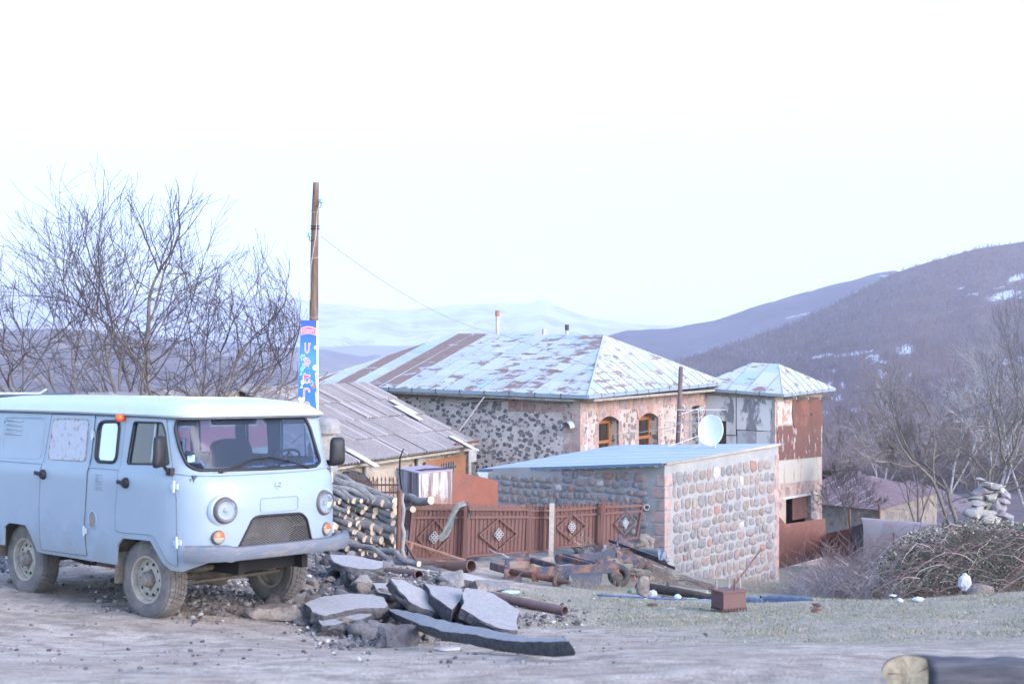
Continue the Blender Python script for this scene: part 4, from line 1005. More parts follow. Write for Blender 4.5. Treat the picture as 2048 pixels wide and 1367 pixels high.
while s < 1.9: faceblock(mb, HA, hv, hm_, s + .01, s + .40, zt0 - .42, zt0 - .14, .011); s += .43
link('eave_course', mb, st_tuff, house)
for (s0, s1, z), lab in zip(ops, ('a', 'b', 'c')):
    mb = MB(); n = 7; ri = 0
    for i in range(n):                   # voussoirs
        a0, a1 = i / n, (i + 1) / n; P = []
        for aa, out in ((a0, 0), (a1, 0), (a1, 1), (a0, 1)):
            ss = s1 + (s0 - s1) * aa; zz = z + .16 * math.sin(math.pi * aa)
            if out: cx = (s0 + s1) / 2; ss = cx + (ss - cx) * 1.28; zz = zz + .32
            P.append((ss, zz))
        mb.hexa([Vector((HA.x, HA.y, 0)) + hu * p[0] + Vector((0, 0, p[1])) + hn * c for c in (-.04, .012 + .002 * (i % 2)) for p in P])
    for k in range(5):
        zz = z - .30 * (k + 1); wj = .30 if k % 2 else .2
        faceblock(mb, HA, hu, hn, s1 + .0, s1 + wj, zz + .01, zz + .29, .010); faceblock(mb, HA, hu, hn, s0 - wj, s0, zz + .01, zz + .29, .010)
    link('window_surround', mb, st_tuff, house)
    P0 = Vector((HA.x, HA.y, 0)) - hn * .30
    q = lambda a, b, c=0.0: P0 + hu * a + Vector((0, 0, b)) + hn * c
    if lab != 'c':
        om = simple('varnished orange wood frame', (.27, .10, .032), .5, .2, 10)
        mb = MB(); w_ = .085; zb_ = -1.1; top = z + .02
        for a, b in (((s0, zb_), (s0 + w_, top)), ((s1 - w_, zb_), (s1, top)), ((s0, top - w_), (s1, top)), ((s0, z - .62), (s1, z - .62 + w_)), (((s0 + s1) / 2 - .26, zb_), ((s0 + s1) / 2 - .26 + w_, z - .62))):
            mb.hexa([q(x, y, c) for c in (-.06, .03 + .001 * len(mb.f)) for x, y in ((a[0], a[1]), (b[0], a[1]), (b[0], b[1]), (a[0], b[1]))])
        wd = link('window', mb, om, house)
        mb = MB(); mb.add([q(s0, zb_), q(s1, zb_), q(s1, top), q(s0, top)], [(0, 1, 2, 3)]); gm = MATS.get('hg') or NT('dark house glass').fin((.025, .022, .022), .05, spec=.6); MATS['hg'] = gm; sub('pane', mb, gm, wd, house)
        mb = MB(); mb.add([q(s0, zb_, -.12), q(s0 + (s1 - s0) * .45, zb_, -.12), q(s0 + (s1 - s0) * .4, top, -.12), q(s0, top, -.12)], [(0, 1, 2, 3)]); sub('curtain', mb, simple('brown curtain', (.10, .055, .045), .9, .4, 12), wd, house)
        mb = MB(); patch(mb, archo(s0, s1, top, z, .16) if False else [(s0, top), (s1, top)] + [(s1 + (s0 - s1) * i / 8, z + .158 * math.sin(math.pi * i / 8)) for i in range(1, 8)], [], lambda a, b, o: q(a, b, -o), None, .02); sub('arch_infill', mb, om, wd, house)
    else:
        mb = MB(); nb = 7
        for i in range(nb):
            a0 = s0 + (s1 - s0) * i / nb; a1 = s0 + (s1 - s0) * (i + .93) / nb; mb.hexa([q(x, y, c) for c in (.0, .03 + .004 * (i % 3)) for x, y in ((a0, -1.15), (a1, -1.15), (a1, z + .16 * math.sin(math.pi * (i + .5) / nb)), (a0, z + .16 * math.sin(math.pi * (i + .5) / nb)))])
        sh_ = link('window', mb, wood, house); sh_['label'] = 'arched opening boarded with weathered grey planks'
# roof
ov = .45
eA = HA + hn * ov + hm_ * ov; eA.z = W(1160, 790, eA.y).z
eC = HC + hm_ * ov + hv * .35; eC.z = W(640, 768, eC.y).z
eB = HB_ + hn * ov + hu * .5; eB.z = W(1450, 764, eB.y).z
eD = HD + hu * .5 + hv * .35; eD.z = eB.z
R2 = W(1207, 672, 43.0); R1 = R2 + hv * 5.3; R1.z = W(926, 671, R1.y).z
t = NT('flaking pale blue tin'); v = t.coord()
base = t.mix(t.rand(), (.335, .375, .41), (.42, .455, .48)); bn = t.ramp(t.rand(), [(0, 0.0), (.86, 0.0), (.88, 1.0)], 'CONSTANT'); base = t.mix(t.math('MULTIPLY', bn, .8), base, (.27, .38, .47))
base = t.mix(t.ramp(t.noise(v, 8, 6, .7), [(.4, .25), (.6, 0.0)]), base, (.28, .30, .33))
vs = t.mapping(v, (.9, .9, 4.5)); fl = t.noise(vs, 1.9, 9, .68, .3)
# whole sheets at the left end have lost their paint
sx = t.node('ShaderNodeSeparateXYZ'); t.t.links.new(v, sx.inputs[0])
att = t.node('ShaderNodeVertexColor'); att.layer_name = 'wear'; sw = t.node('ShaderNodeSeparateColor'); t.t.links.new(att.outputs[0], sw.inputs[0])
k = t.ramp(t.math('ADD', fl, t.math('MULTIPLY', sw.outputs[0], .33)), [(.565, 0.0), (.585, 1.0)])
rustc = t.mix(t.noise(v, 20, 6, .7), (.15, .10, .085), (.235, .155, .13))
t.bump(t.math('ADD', t.noise(v, 1.5, 2, .5), t.math('MULTIPLY', k, -.05)), .03, .6); tin = t.fin(t.mix(k, base, rustc), .6, spec=.3)
def tinroof(root, faces, name, wear=None, pitch=.62, rows_=3, seed=2):
    """sheets as separate islands, standing seams and cross laps"""
    rs = random.Random(seed); mbs = MB(); mbr = MB(); wr = []
    for (a, b, rb, ra) in faces:          # eave a->b, ridge ra->rb
        e = (b - a); L = e.length; n = max(2, int(round(L / pitch))); nr = (b - a).cross(ra - a if (ra - a).length > .1 else rb - a).normalized()
        if nr.z < 0: nr = -nr
        up = nr.cross(e.normalized()); up = up if up.z > 0 else -up
        ev = e.normalized(); poly = [(0, 0), (L, 0), ((rb - a).dot(ev), (rb - a).dot(up)), ((ra - a).dot(ev), (ra - a).dot(up))]
        H = max(p[1] for p in poly)
        def clip(poly, ax, lo, hi):
            for sgn, lim in ((1, lo), (-1, -hi)):
                out = []
                for i in range(len(poly)):
                    p, q = poly[i - 1], poly[i]; dp, dq = sgn * p[ax] - lim, sgn * q[ax] - lim
                    if (dp >= 0) != (dq >= 0): f = dp / (dp - dq); out.append((p[0] + (q[0] - p[0]) * f, p[1] + (q[1] - p[1]) * f))
                    if dq >= 0: out.append(q)
                poly = out
                if len(poly) < 3: return []
            return poly
        for i in range(n):
            c0 = clip(poly, 0, L * i / n, L * (i + 1) / n)
            if not c0: continue
            h = H / rows_; off = rs.uniform(0, .6) * h; z = 0; wv = wear(i / n, rs) if wear else 0
            r = 0
            while z < H:
                z1 = z + (h if r else h * .35 + off * .3); c1 = clip(c0, 1, z, z1)
                if c1:
                    lift = rs.uniform(0, .004); P = [a + ev * p[0] + up * p[1] + nr * (lift + .003 * r) for p in c1]
                    mbs.add(P, [tuple(range(len(P)))]); wr += [wv + rs.uniform(-.12, .12)] * len(P)
                z = z1; r += 1
            xs_ = [p for p in c0 if abs(p[0] - L * (i + 1) / n) < 1e-4]
            if i < n - 1 and len(xs_) >= 2:
                ys_ = sorted(p[1] for p in xs_); p0 = a + ev * (L * (i + 1) / n) + up * ys_[0]; p1 = a + ev * (L * (i + 1) / n) + up * ys_[-1]; mbr.beam(p0 + nr * .012, p1 + nr * .012, .018, .028, up=nr)
    o = link(name, mbs, tin, root, fix=False); vc = o.data.color_attributes.new('wear', 'FLOAT_COLOR', 'POINT')
    arr = np.ones((len(wr), 4)); arr[:, 0] = wr; vc.data.foreach_set('color', arr.ravel())
    sub('standing_seams', mbr, simple('roof seam metal', (.23, .27, .31), .6, .2), o, root)['kind'] = 'stuff'
    return o
hr = tinroof(house, [(eA, eC, R1, R2)], 'roof', lambda f, r: (r.choice([.62, .75, -.2, .5]) if .60 < f < .97 else r.uniform(-.15, .2)), .56, 7)
tinroof(house, [(eB, eA, R2, R2)], 'roof', lambda f, r: r.uniform(-.15, .12), .62, 7, 5); tinroof(house, [(eC, eD, R1, R1), (eD, eB, R2, R1)], 'roof', None, .8, 3, 8)
mb = MB()
for a, b in ((eA, R2), (eC, R1), (R1, R2), (eB, R2)): mb.tube([a + Vector((0, 0, .012)), b + Vector((0, 0, .02))], .024, 8)
sub('ridge_cap', mb, simple('ridge metal', (.30, .34, .38), .6, .3), hr, house)
gut_m = rusty('grey gutter', (.20, .25, .29), (.12, .11, .11), .36, 5)
def gutter(root, pts, name='gutter', r=.05, par=None, bands=True):
    mb = MB()
    for i in range(len(pts) - 1):
        a, b = pts[i], pts[i + 1]; mb.beam(a, b, .07, .095); L = (b - a).length; k = int(L / .75)
        if bands:
            for q in range(1, k): c = a.lerp(b, q / k); mb.beam(c - (b - a).normalized() * .012, c + (b - a).normalized() * .012, .085, .13, 1)
    return link(name, mb, [gut_m, simple('gutter bracket', (.07, .065, .07), .8, .2)], root)
gutter(house, [eC + Vector((0, 0, -.05)), eA + Vector((0, 0, -.05)), eB + Vector((0, 0, -.05))])
mb = MB()
for a, b in ((HA, HC), (HA, HB_)): mb.beam(a + (hm_ if b is HC else hn) * .22 + Vector((0, 0, -.10)), b + (hm_ if b is HC else hn) * .22 + Vector((0, 0, -.05)), .40, .07)
link('soffit', mb, simple('old eave boards', (.26, .24, .22), .9, .35, 6), house)
mb = MB(); 
for k in range(60):
    f = rs.random(); a = HA.lerp(HC, f); mb.beam(a + hm_ * .03 + Vector((rs.uniform(-.1, .1), 0, -.19 + rs.uniform(-.03, .03))), a + hm_ * .05 + hv * rs.uniform(.2, .8) + Vector((0, 0, -.18 + rs.uniform(-.04, .04))), .05, .04)
link('eave_lath', mb, wood, house)['kind'] = 'stuff'
for (px, yt, yb, r, D, nm, lab, mt) in ((995, 622, 675, .058, 45.0, 'chimney', 'tall asbestos stove pipe with a rusty tin cap', 0), (1088, 657, 675, .062, 44.6, 'chimney', 'short pale pipe stub near the middle of the ridge', 1), (1134, 650, 673, .052, 44.4, 'chimney', 'short pipe with a sooty top beside the stub', 2)):
    mb = MB(); a = W(px, yb, D); b = W(px, yt, D); mb.pipe(a + Vector((0, 0, -.2)), b, r, r * .7, 16); c = link(nm, mb, simple('asbestos pipe', (.40, .37, .35), .9, .2, 10), house, smooth=True, auto=40); c['label'] = lab
    if mt != 1: mb = MB(); mb.pipe(b - Vector((0, 0, .16)), b + Vector((0, 0, .02)), r * 1.25, r, 16); sub('cap', mb, simple('rusty tin cap', (.30, .13, .09), .8, .3, 20) if mt == 0 else simple('soot', (.06, .055, .06), .9, .2), c, house)
# half-round vent hood, cable and thin pole on the left wall
hp = lambda px, py, o=0.0: (lambda q: Vector((HA.x, HA.y, 0)) + hv * q[0] + Vector((0, 0, q[1])) + hm_ * o)(onwall(px, py, HA, hv))
c = hp(1141, 850); mb = MB(); V = []
for k in range(11):
    a = math.pi * k / 10; p = c + hv * math.cos(a) * .14 + Vector((0, 0, math.sin(a) * .17 - .05)); V += [p, p + hm_ * .30 + Vector((0, 0, -.02))]
mb.add(V, [(2 * k, 2 * k + 1, 2 * k + 3, 2 * k + 2) for k in range(10)]); link('vent_hood', mb, blue_sheet, house, fix=False)
mb = MB(); mb.tube([hp(985, 792, .45), hp(935, 862, .5), hp(915, 905, .62)], .018, 6); link('thin_pole', mb, simple('white painted rod', (.46, .44, .42), .7, .25, 20), house)
mb = MB()
for k in range(2): mb.tube([hp(1040 - k * 140 + q * 14, 794 + (q - 4) ** 2 * -.25 + 8, .12) for q in range(9)], .016, 6)
link('eave_cable', mb, simple('pale cable', (.38, .36, .35), .7, .2), house)

# ------------------------------------------------------------------ enclosed porch tower on the right end of the house
TA = Vector((8.30, 44.9, W(1550, 792, 44.9).z)); TB = Vector((6.27, 46.03, W(1412, 777, 46).z)); TC = Vector((10.75, 49.3, W(1643, 780, 49.3).z))
tu = Vector((TB.x - TA.x, TB.y - TA.y, 0)); TL = tu.length; tu.normalize(); tn = Vector((-tu.y, tu.x, 0)); tn = tn if tn.dot(-TA) > 0 else -tn
tw = Vector((TC.x - TA.x, TC.y - TA.y, 0)); TW = tw.length; tw.normalize(); tm = Vector((-tw.y, tw.x, 0)); tm = tm if tm.dot(-TA) > 0 else -tm
tower = thing('porch_tower', 'narrow porch tower patched with peeling white boards and rusty sheets', 'tower', (TA.x, TA.y, -4.6))
ft = lambda px, py, o=0.0: (lambda q: Vector((TA.x, TA.y, 0)) + tu * q[0] + Vector((0, 0, q[1])) + tn * o)(onwall(px, py, TA, tu))
fs = lambda px, py, o=0.0: (lambda q: Vector((TA.x, TA.y, 0)) + tw * q[0] + Vector((0, 0, q[1])) + tm * o)(onwall(px, py, TA, tw))
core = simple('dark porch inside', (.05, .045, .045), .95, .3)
# core walls with the lower window opening on the right side
s0, z1 = onwall(1572, 994, TA, tw); s1, zz = onwall(1627, 983, TA, tw); _, zl = onwall(1572, 1045, TA, tw)
mb = MB(); patch(mb, [(.0, -6.4), (TW, -6.4), (TW, TC.z), (.0, TA.z)], [[(s0, zl - .5), (s1, zl - .45), (s1, zz), (s0, z1)]], lambda a, b, o: Vector((TA.x, TA.y, 0)) + tw * a + Vector((0, 0, b)) - tm * o, None, .3)
pinkb = rubblemat('pink block wall', (.40, .29, .25), (.46, .36, .32), [(0, (.36, .27, .25))], 2.2, .1)
link('wall', mb, pinkb, tower)
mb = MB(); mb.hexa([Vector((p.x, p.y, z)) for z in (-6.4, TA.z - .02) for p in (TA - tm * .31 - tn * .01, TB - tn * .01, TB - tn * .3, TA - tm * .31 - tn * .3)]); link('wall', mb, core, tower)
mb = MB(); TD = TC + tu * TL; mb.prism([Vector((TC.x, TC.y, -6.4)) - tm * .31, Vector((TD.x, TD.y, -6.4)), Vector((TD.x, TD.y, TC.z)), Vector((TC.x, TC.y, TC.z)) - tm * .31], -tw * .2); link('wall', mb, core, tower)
def peel(name, c, under, amt, sc=2.2, st=(1, 1, .45)):
    t = NT(name); v = t.coord(); n = t.noise(t.mapping(v, st), sc, 9, .72, .2); k = t.ramp(n, [(amt - .03, 1.0), (amt + .03, 0.0)])
    cc = t.mix(t.noise(v, 3, 6, .7), lerp(c, (.2, .2, .2), .2), c); t.bump(t.noise(v, 14, 5, .7), .004)
    return t.fin(t.mix(k, cc, t.mix(t.noise(v, 18, 5, .7), under, tuple(x * 1.5 for x in under))), .8)
wpeel = peel('peeling white paint on board', (.50, .50, .51), (.13, .13, .15), .465); wclean = peel('pale grey painted tin', (.45, .45, .46), (.26, .25, .26), .42); gpeel = peel('grey streaked tin', (.33, .35, .38), (.19, .19, .21), .47)
cream = peel('cream tiles', (.44, .40, .35), (.29, .22, .16), .44); wrust = peel('white plaster with rust stain', (.45, .43, .41), (.28, .15, .10), .49, 2.5, (1, 1, 1))
rsheet = rusty('rusty iron sheet', (.20, .085, .06), (.12, .05, .038), .55, 1.6, rust2=(.155, .065, .048), bump=.003); rsheet2 = rusty('rusty sheet with white flakes', (.42, .39, .38), (.115, .05, .042), .585, 2.6, sharp=.015, rust2=(.17, .075, .055), stretch=(1, 1, .7))
def quadp(name, f, P, mat, o=.02, th=.015, lab=None, n=None):
    mb = MB(); V = [f(px, py, o) for px, py in P]; nn = n; mb.prism(V, nn * -th); q = link(name, mb, mat, tower)
    if lab: q['label'] = lab
    return q
for i, (P, m, o) in enumerate([([(1412, 790), (1472, 792), (1472, 845), (1413, 836)], wpeel, .030), ([(1474, 791), (1548, 797), (1548, 862), (1474, 858)], wpeel, .036), ([(1453, 841), (1472, 843), (1472, 869), (1453, 869)], wclean, .020), ([(1453, 871), (1473, 871), (1473, 905), (1453, 905)], wclean, .024),
                              ([(1475, 860), (1512, 861), (1512, 905), (1475, 905)], gpeel, .020), ([(1513, 862), (1544, 863), (1544, 905), (1513, 905)], wclean, .026), ([(1412, 839), (1436, 841), (1436, 905), (1412, 905)], gpeel, .018), ([(1545, 795), (1551, 796), (1551, 905), (1545, 905)], wood, .05)]):
    quadp('board', ft, P, m, o, .012, None, tn)
quadp('beam', ft, [(1410, 777), (1550, 794), (1550, 800), (1410, 789)], wood, .06, .1, None, tn)
for P, m, o, lab in [([(1553, 803), (1592, 800), (1590, 846), (1553, 850)], wrust, .02, None), ([(1584, 797), (1643, 793), (1643, 850), (1586, 856), (1582, 830)], rsheet, .04, 'rusty sheet with a small square hole'), ([(1553, 852), (1643, 847), (1643, 912), (1553, 920)], rsheet2, .028, None),
                     ([(1554, 921), (1640, 913), (1640, 958), (1554, 968)], cream, .022, None)]:
    q = quadp('sheet', fs, P, m, o, .012, lab, tm)
mb = MB(); mb.prism([fs(1618, 826, .045), fs(1622, 825, .045), fs(1622, 830, .045), fs(1618, 831, .045)], tm * .002); link('hole_shade_patch', mb, core, tower)  # dark patch laid on the sheet stands in for shade in the hole
quadp('lintel', fs, [(1565, 994), (1634, 982), (1634, 987), (1565, 999)], simple('whitewashed lintel', (.50, .47, .45), .9, .2), .03, .1, None, tm)
quadp('shutter', fs, [(1590, 995), (1618, 990), (1620, 1034), (1590, 1040)], rsheet, -.08, .03, 'rusty shutter hanging inside the lower opening', tm)
quadp('window_post', fs, [(1620, 982), (1626, 981), (1627, 1036), (1621, 1036)], wood, .03, .08, None, tm)
for px in (1568, 1592, 1616, 1640): 
    mb = MB(); mb.beam(fs(px, 796, .0), fs(px, 796, .42), .10, .09); link('rafter_end', mb, wood, tower)
# hip roof of the tower
E1 = W(1551, 789, 44.6) + tm * .0; E1 = TA + tn * .25 + tm * .35; E1.z = W(1551, 788, E1.y).z
E2 = TB + tn * .25 + tu * .4; E2.z = W(1412, 774, E2.y).z; E3 = TC + tm * .35 + tw * .35; E3.z = W(1657, 776, E3.y).z; E4 = TD + tw * .35 + tu * .4; E4.z = E3.z
K1 = W(1557, 728, 46.9); K2 = K1 + tu * .88
tr = tinroof(tower, [(E1, E2, K2, K1), (E3, E1, K1, K1), (E2, E4, K2, K2), (E4, E3, K1, K2)], 'roof', lambda f, r: r.uniform(-.2, .03), .62, 2, 31)
gutter(tower, [E2 + Vector((0, 0, -.04)), E1 + Vector((0, 0, -.04)), E3 + Vector((0, 0, -.04))])
mb = MB(); mb.tube([E1, K1], .02, 6); mb.tube([K1, K2], .02, 6); mb.tube([K2, E2], .02, 6); mb.tube([K1, E3], .02, 6); sub('ridge_cap', mb, simple('ridge metal', (.30, .34, .38)), tr, tower)
mb = MB(); mb.prism([fs(1556, 1133, .10), fs(1648, 1118, .10), fs(1648, 1190, .10), fs(1556, 1200, .10)], -tm * .3); link('stone_footing', mb, rubblemat('footing stones', (.33, .26, .25), (.42, .34, .33), [(0, (.30, .22, .21)), (.5, (.22, .19, .2))], 1.8, .28), tower)

# ------------------------------------------------------------------ low cowshed with asbestos-cement roof
q0 = Vector((-.95, 39.0, 0.0)); cu = Vector((-3.05, -6.6, 0)).normalized(); cn = Vector((-cu.y, cu.x, 0)); cn = cn if cn.dot(Vector((1, -.5, 0))) > 0 else -cn
cow = thing('cowshed', 'low old shed with a mossy grey corrugated asbestos roof and stained yellow wall', 'shed', (q0.x, q0.y, -3.0))
CL = 13.0; eave0 = W(955, 888, 39.0).z; up_ = -cn * 3.5; rise = 1.62
asb = NT('weathered corrugated asbestos'); v = asb.coord(); n = asb.noise(v, 1.1, 8, .7); n2 = asb.noise(v, 11, 7, .75)
c = asb.mix(asb.ramp(n, [(.35, 0.0), (.65, 1.0)]), (.20, .185, .19), (.29, .275, .28)); c = asb.mix(asb.ramp(n2, [(.5, 0.0), (.68, .75)]), c, (.13, .12, .12))
c = asb.mix(asb.math('MULTIPLY', asb.ramp(asb.rand(), [(0, 0.0), (.82, 0.0), (.84, 1.0)], 'CONSTANT'), .6), c, (.46, .45, .46)); c = asb.mix(asb.math('MULTIPLY', asb.ramp(asb.rand(), [(0, 0.0), (.5, .4)]), 1.0), c, (.25, .22, .215)); asb.bump(n2, .006); asb.fin(c, .95, spec=.1)
mb = MB(); rs = random.Random(4); rows_ = 4; sw_ = 1.05
for r_ in range(rows_):
    i = 0; s = 0
    while s < CL:
        f0 = r_ / rows_ - .03 - rs.uniform(0, .012); f1 = (r_ + 1) / rows_ + .01; V = []; nw = 8 * 4; dz = .02 + rs.uniform(0, .014) - .012 * 0; tilt = rs.uniform(-.01, .012)
        for g in (f0, f1):
            for k in range(nw + 1):
                a = s + sw_ * 1.02 * k / nw; base = q0 + cu * a - cn * (3.5 * g); z = eave0 + rise * g + .045 * (rows_ - r_) * 0 + (.035 if g == f0 else .0) + dz + tilt * k / nw
                V.append(Vector((base.x, base.y, z + .026 * math.cos(2 * math.pi * k / 4 * 1.0 * 8 / 8)))) 
        b = len(V); V += [p - Vector((0, 0, .008)) for p in V]; w1 = nw + 1
        Fq = [(k, k + 1, w1 + k + 1, w1 + k) for k in range(nw)] + [(b + w1 + k, b + w1 + k + 1, b + k + 1, b + k) for k in range(nw)] + [(k, b + k, b + k + 1, k + 1) for k in range(nw)]
        if not (r_ == 3 and 5 < i < 7): mb.add(V, Fq)
        s += sw_; i += 1
cr = link('roof', mb, asb.m, cow, smooth=True, fix=False, auto=60)
mb = MB(); e0 = Vector((q0.x, q0.y, 0)) - cn * .35
P = lambda a, o, z: Vector((q0.x, q0.y, 0)) + cu * a - cn * o + Vector((0, 0, z))
mb.prism([P(.25, .3, -5), P(CL, .3, -5), P(CL, .3, eave0 + .05), P(.25, .3, eave0 + .05)], -cn * .35)
mb.prism([P(.2, .66, -5), P(.2, 3.4, -5), P(.2, 3.4, eave0 + rise - .1), P(.2, .66, eave0 + .20)], cu * .3); mb.prism([P(CL - .4, .66, -5), P(CL - .4, 3.4, -5), P(CL - .4, 3.4, eave0 + rise - .1), P(CL - .4, .66, eave0 + .20)], cu * .3)
link('wall', mb, cow_plaster, cow)
mb = MB(); mb.prism([P(.15, 3.4, -5), P(CL, 3.4, -5), P(CL, 3.4, eave0 + rise - .05), P(.15, 3.4, eave0 + rise - .05)], -cn * .2); link('wall', mb, cow_plaster, cow)
for a, b, o, z, h, m in ((0, CL, .02, eave0 - .02, .07, wood), (0, CL, .06, eave0 - .12, .06, simple('pale lath', (.36, .32, .27), .9, .3, 8)), (0, 1.4, -.02, eave0 + .06, .10, rust)):
    mb = MB(); mb.beam(P(a, o, z), P(b, o, z - .005), .05, h); link('fascia', mb, m, cow)
for a in (.1, 3.0, 5.6, 8.2): mb = MB(); mb.tube([P(a, .20, -3), P(a, .20, eave0 - .1)], .06, 10); link('post', mb, simple('concrete post', (.30, .29, .28), .9, .2), cow)
mb = MB(); mb.prism([P(.3, .24, -2.2), P(2.6, .24, -2.2), P(2.6, .24, eave0 - .30), P(.3, .24, eave0 - .26)], cn * .03); dr = link('door', mb, simple('orange brown painted steel', (.28, .13, .07), .6, .15, 4), cow)
mb = MB(); mb.prism([P(1.0, .20, -1.6), P(1.75, .20, -1.6), P(1.75, .20, eave0 - .42), P(1.0, .20, eave0 - .40)], cn * .006); gw = sub('opening_shade', mb, core, dr, cow)  # dark panel on the door stands in for the shade inside the opening
mb = MB()
for k in range(6): a = 1.02 + k * .14; mb.beam(P(a, .18, -1.6), P(a, .18, eave0 - .41), .03, .03)
sub('bars', mb, simple('bar paint', (.30, .26, .25), .7, .2), dr, cow)['kind'] = 'stuff'
mb = MB(); mb.hexa([W(px, py, D) for D in (37.2, 37.4) for px, py in ((938, 925), (953, 922), (953, 896), (938, 899))]); link('cable_box', mb, simple('pale box', (.38, .36, .34), .8, .2), cow)
# fragments lying loose on the roof
for i, (px, py, D, L, lab) in enumerate(((785, 800, 39.8, .95, 'pale broken roofing strip near the top of the cowshed roof'), (795, 812, 39.0, 1.2, 'long white roofing shard lying across the cowshed sheets'), (905, 872, 38.4, 1.3, 'white corrugated off-cut at the lower right of the cowshed roof'), (700, 900, 34.0, .9, 'bright off-cut at the lower left of the cowshed roof'))):
    for D in np.arange(30, 46, .05):
        a = (W(px, py, float(D)) - P(0, 0, 0)); s = a.dot(cu); g = (-a.dot(cn)) / 3.5
        if a.z < eave0 + rise * g + .1: break
    L = min(L, .8); z = eave0 + rise * g + .11
    mb = MB(); V = []
    for k in range(13): 
        for e in (0, 1): b = P(s + .26 * k / 12, 3.5 * g - L * e, eave0 + rise * (g - L * e / 3.5) + .10 + .02 * math.cos(k * math.pi / 2)); V.append(b)
    V2 = [p + Vector((0, 0, .008)) for p in V]; mb.add(V + V2, [(2 * k, 2 * k + 1, 2 * k + 3, 2 * k + 2) for k in range(12)] + [(26 + 2 * k, 28 + 2 * k, 29 + 2 * k, 27 + 2 * k) for k in range(12)])
    tagmesh('roofing_fragment', mb, simple('fresh broken asbestos', (.46, .45, .46), .9, .12, 10), lab, 'roofing', fix=False)

# ------------------------------------------------------------------ satellite dish, flue pipe, aerial
c = W(1421, 860, 33.2)
dish = thing('satellite_dish', 'white oval satellite dish standing above the blue shed roof', 'dish', (c.x, c.y, c.z - .55))
fw = Vector((-.62, -.77, .12)).normalized(); ux = fw.cross(Vector((0, 0, 1))).normalized(); uy = ux.cross(fw) * 1; uy = uy if uy.z > 0 else -uy
mb = MB(); V = []; nr = 8; k = 36
for side, dd in ((0, 0.0), (1, -.014)):
    for i in range(nr + 1):
        f = i / nr
        for j in range(k): a = 2 * math.pi * j / k; V.append(c + ux * math.cos(a) * .335 * f + uy * math.sin(a) * .375 * f + fw * (.10 * f * f - .10 + dd))
Fq = []
for sd_ in (0, 1):
    b = sd_ * (nr + 1) * k
    Fq += [(b + i * k + j, b + i * k + (j + 1) % k, b + (i + 1) * k + (j + 1) % k, b + (i + 1) * k + j) for i in range(nr) for j in range(k)]
Fq += [(nr * k + j, nr * k + (j + 1) % k, (2 * nr + 1) * k + (j + 1) % k, (2 * nr + 1) * k + j) for j in range(k)]
mb.add(V, Fq); link('reflector', mb, simple('white dish enamel', (.80, .80, .79), .6, .03, 6), dish, smooth=True, auto=50)
dm_ = simple('galvanised arm', (.42, .44, .46), .5, .2)
mb = MB(); rf_ = c + fw * .46 - uy * .30; mb.tube([c - uy * .37 + fw * .0, rf_], .012, 8); mb.tube([rf_ + fw * -.05, rf_ + uy * .03 - fw * .0], .03, 10); link('feed_arm', mb, dm_, dish)
mb = MB(); mb.tube([c - fw * .13, c - fw * .22 + Vector((0, 0, -.15)), c - fw * .2 + Vector((0, 0, -.62))], .022, 8); link('mast', mb, dm_, dish)
for s_ in (-1, 1): mb = MB(); mb.tube([c - fw * .2 + Vector((0, 0, -.1)), c - fw * .2 + ux * s_ * .5 + fw * .5 + Vector((0, 0, -.58))], .010, 6); link('stay', mb, dm_, dish)
flue = thing('flue_pipe', 'tall rusty brown stove pipe rising past the house gutter', 'pipe', W(1354, 893, 36.5))
mb = MB(); mb.tube([W(1353, 935, 36.5), W(1358, 835, 36.5), W(1362, 733, 36.5)], .058, 16); link('pipe', mb, simple('brown flue', (.115, .075, .075), .7, .25, 8), flue, smooth=True)
mb = MB(); mb.tube([W(1358, 830, 36.4), W(1400, 815, 38), W(1412, 812, 40)], .008, 5); link('stay_wire', mb, dm_, flue)
ae = thing('tv_aerial', 'thin grey rod aerial fixed behind the satellite dish', 'aerial', W(1400, 870, 34.5))
mb = MB(); mb.tube([W(1398, 893, 34.5), W(1397, 818, 34.5)], .012, 6); link('mast', mb, dm_, ae)
mb = MB(); mb.tube([W(1355, 819, 34.5), W(1452, 819, 34.5)], .011, 6); link('crossbar', mb, dm_, ae)
for py in (850, 868): mb = MB(); mb.tube([W(1330, py - 6, 35.5), W(1398, py - 4, 34.5)], .007, 5); link('rod', mb, dm_, ae)
mb = MB(); mb.tube([W(1336, 893, 33.5), W(1398, 871, 34.5)], .010, 5); link('rod', mb, simple('white painted rod', (.46, .44, .42)), ae)
def cable(name, pts, r, mat, label, cat='cable'):
    mb = MB(); mb.tube(pts, r, 5); return tagmesh(name, mb, mat, label, cat)
wirem = simple('twisted grey wire', (.22, .20, .22), .7, .2)
pts = []
A_ = W(641, 472, 26.0); B_ = W(1000, 668, 41.5)
for k in range(25): f = k / 24; p = A_.lerp(B_, f); p.z -= 4 * f * (1 - f) * .30; pts.append(p)
C_ = W(1205, 740, 38.8); D_ = W(1425, 775, 44.5)
for k in range(1, 9): f = k / 8; p = B_.lerp(C_, f); pts.append(p)
cable('overhead_wire', pts, .006, wirem, 'sagging overhead wire from the wooden pole to the house roof')
cable('roof_wire', [W(1205, 742, 38.6), W(1290, 762, 40.5), W(1360, 772, 43), W(1412, 778, 45.4)], .010, wirem, 'thin wire running along the lower edge of the right roof slope')
cable('slack_wire', [W(1228, 868, 37.2) + Vector((0, 0, 0)), W(1280, 864, 36.5), W(1330, 857, 35.5), W(1398, 833, 34.5)], .008, simple('white flex', (.5, .48, .46)), 'slack white flex between the house wall and the aerial')

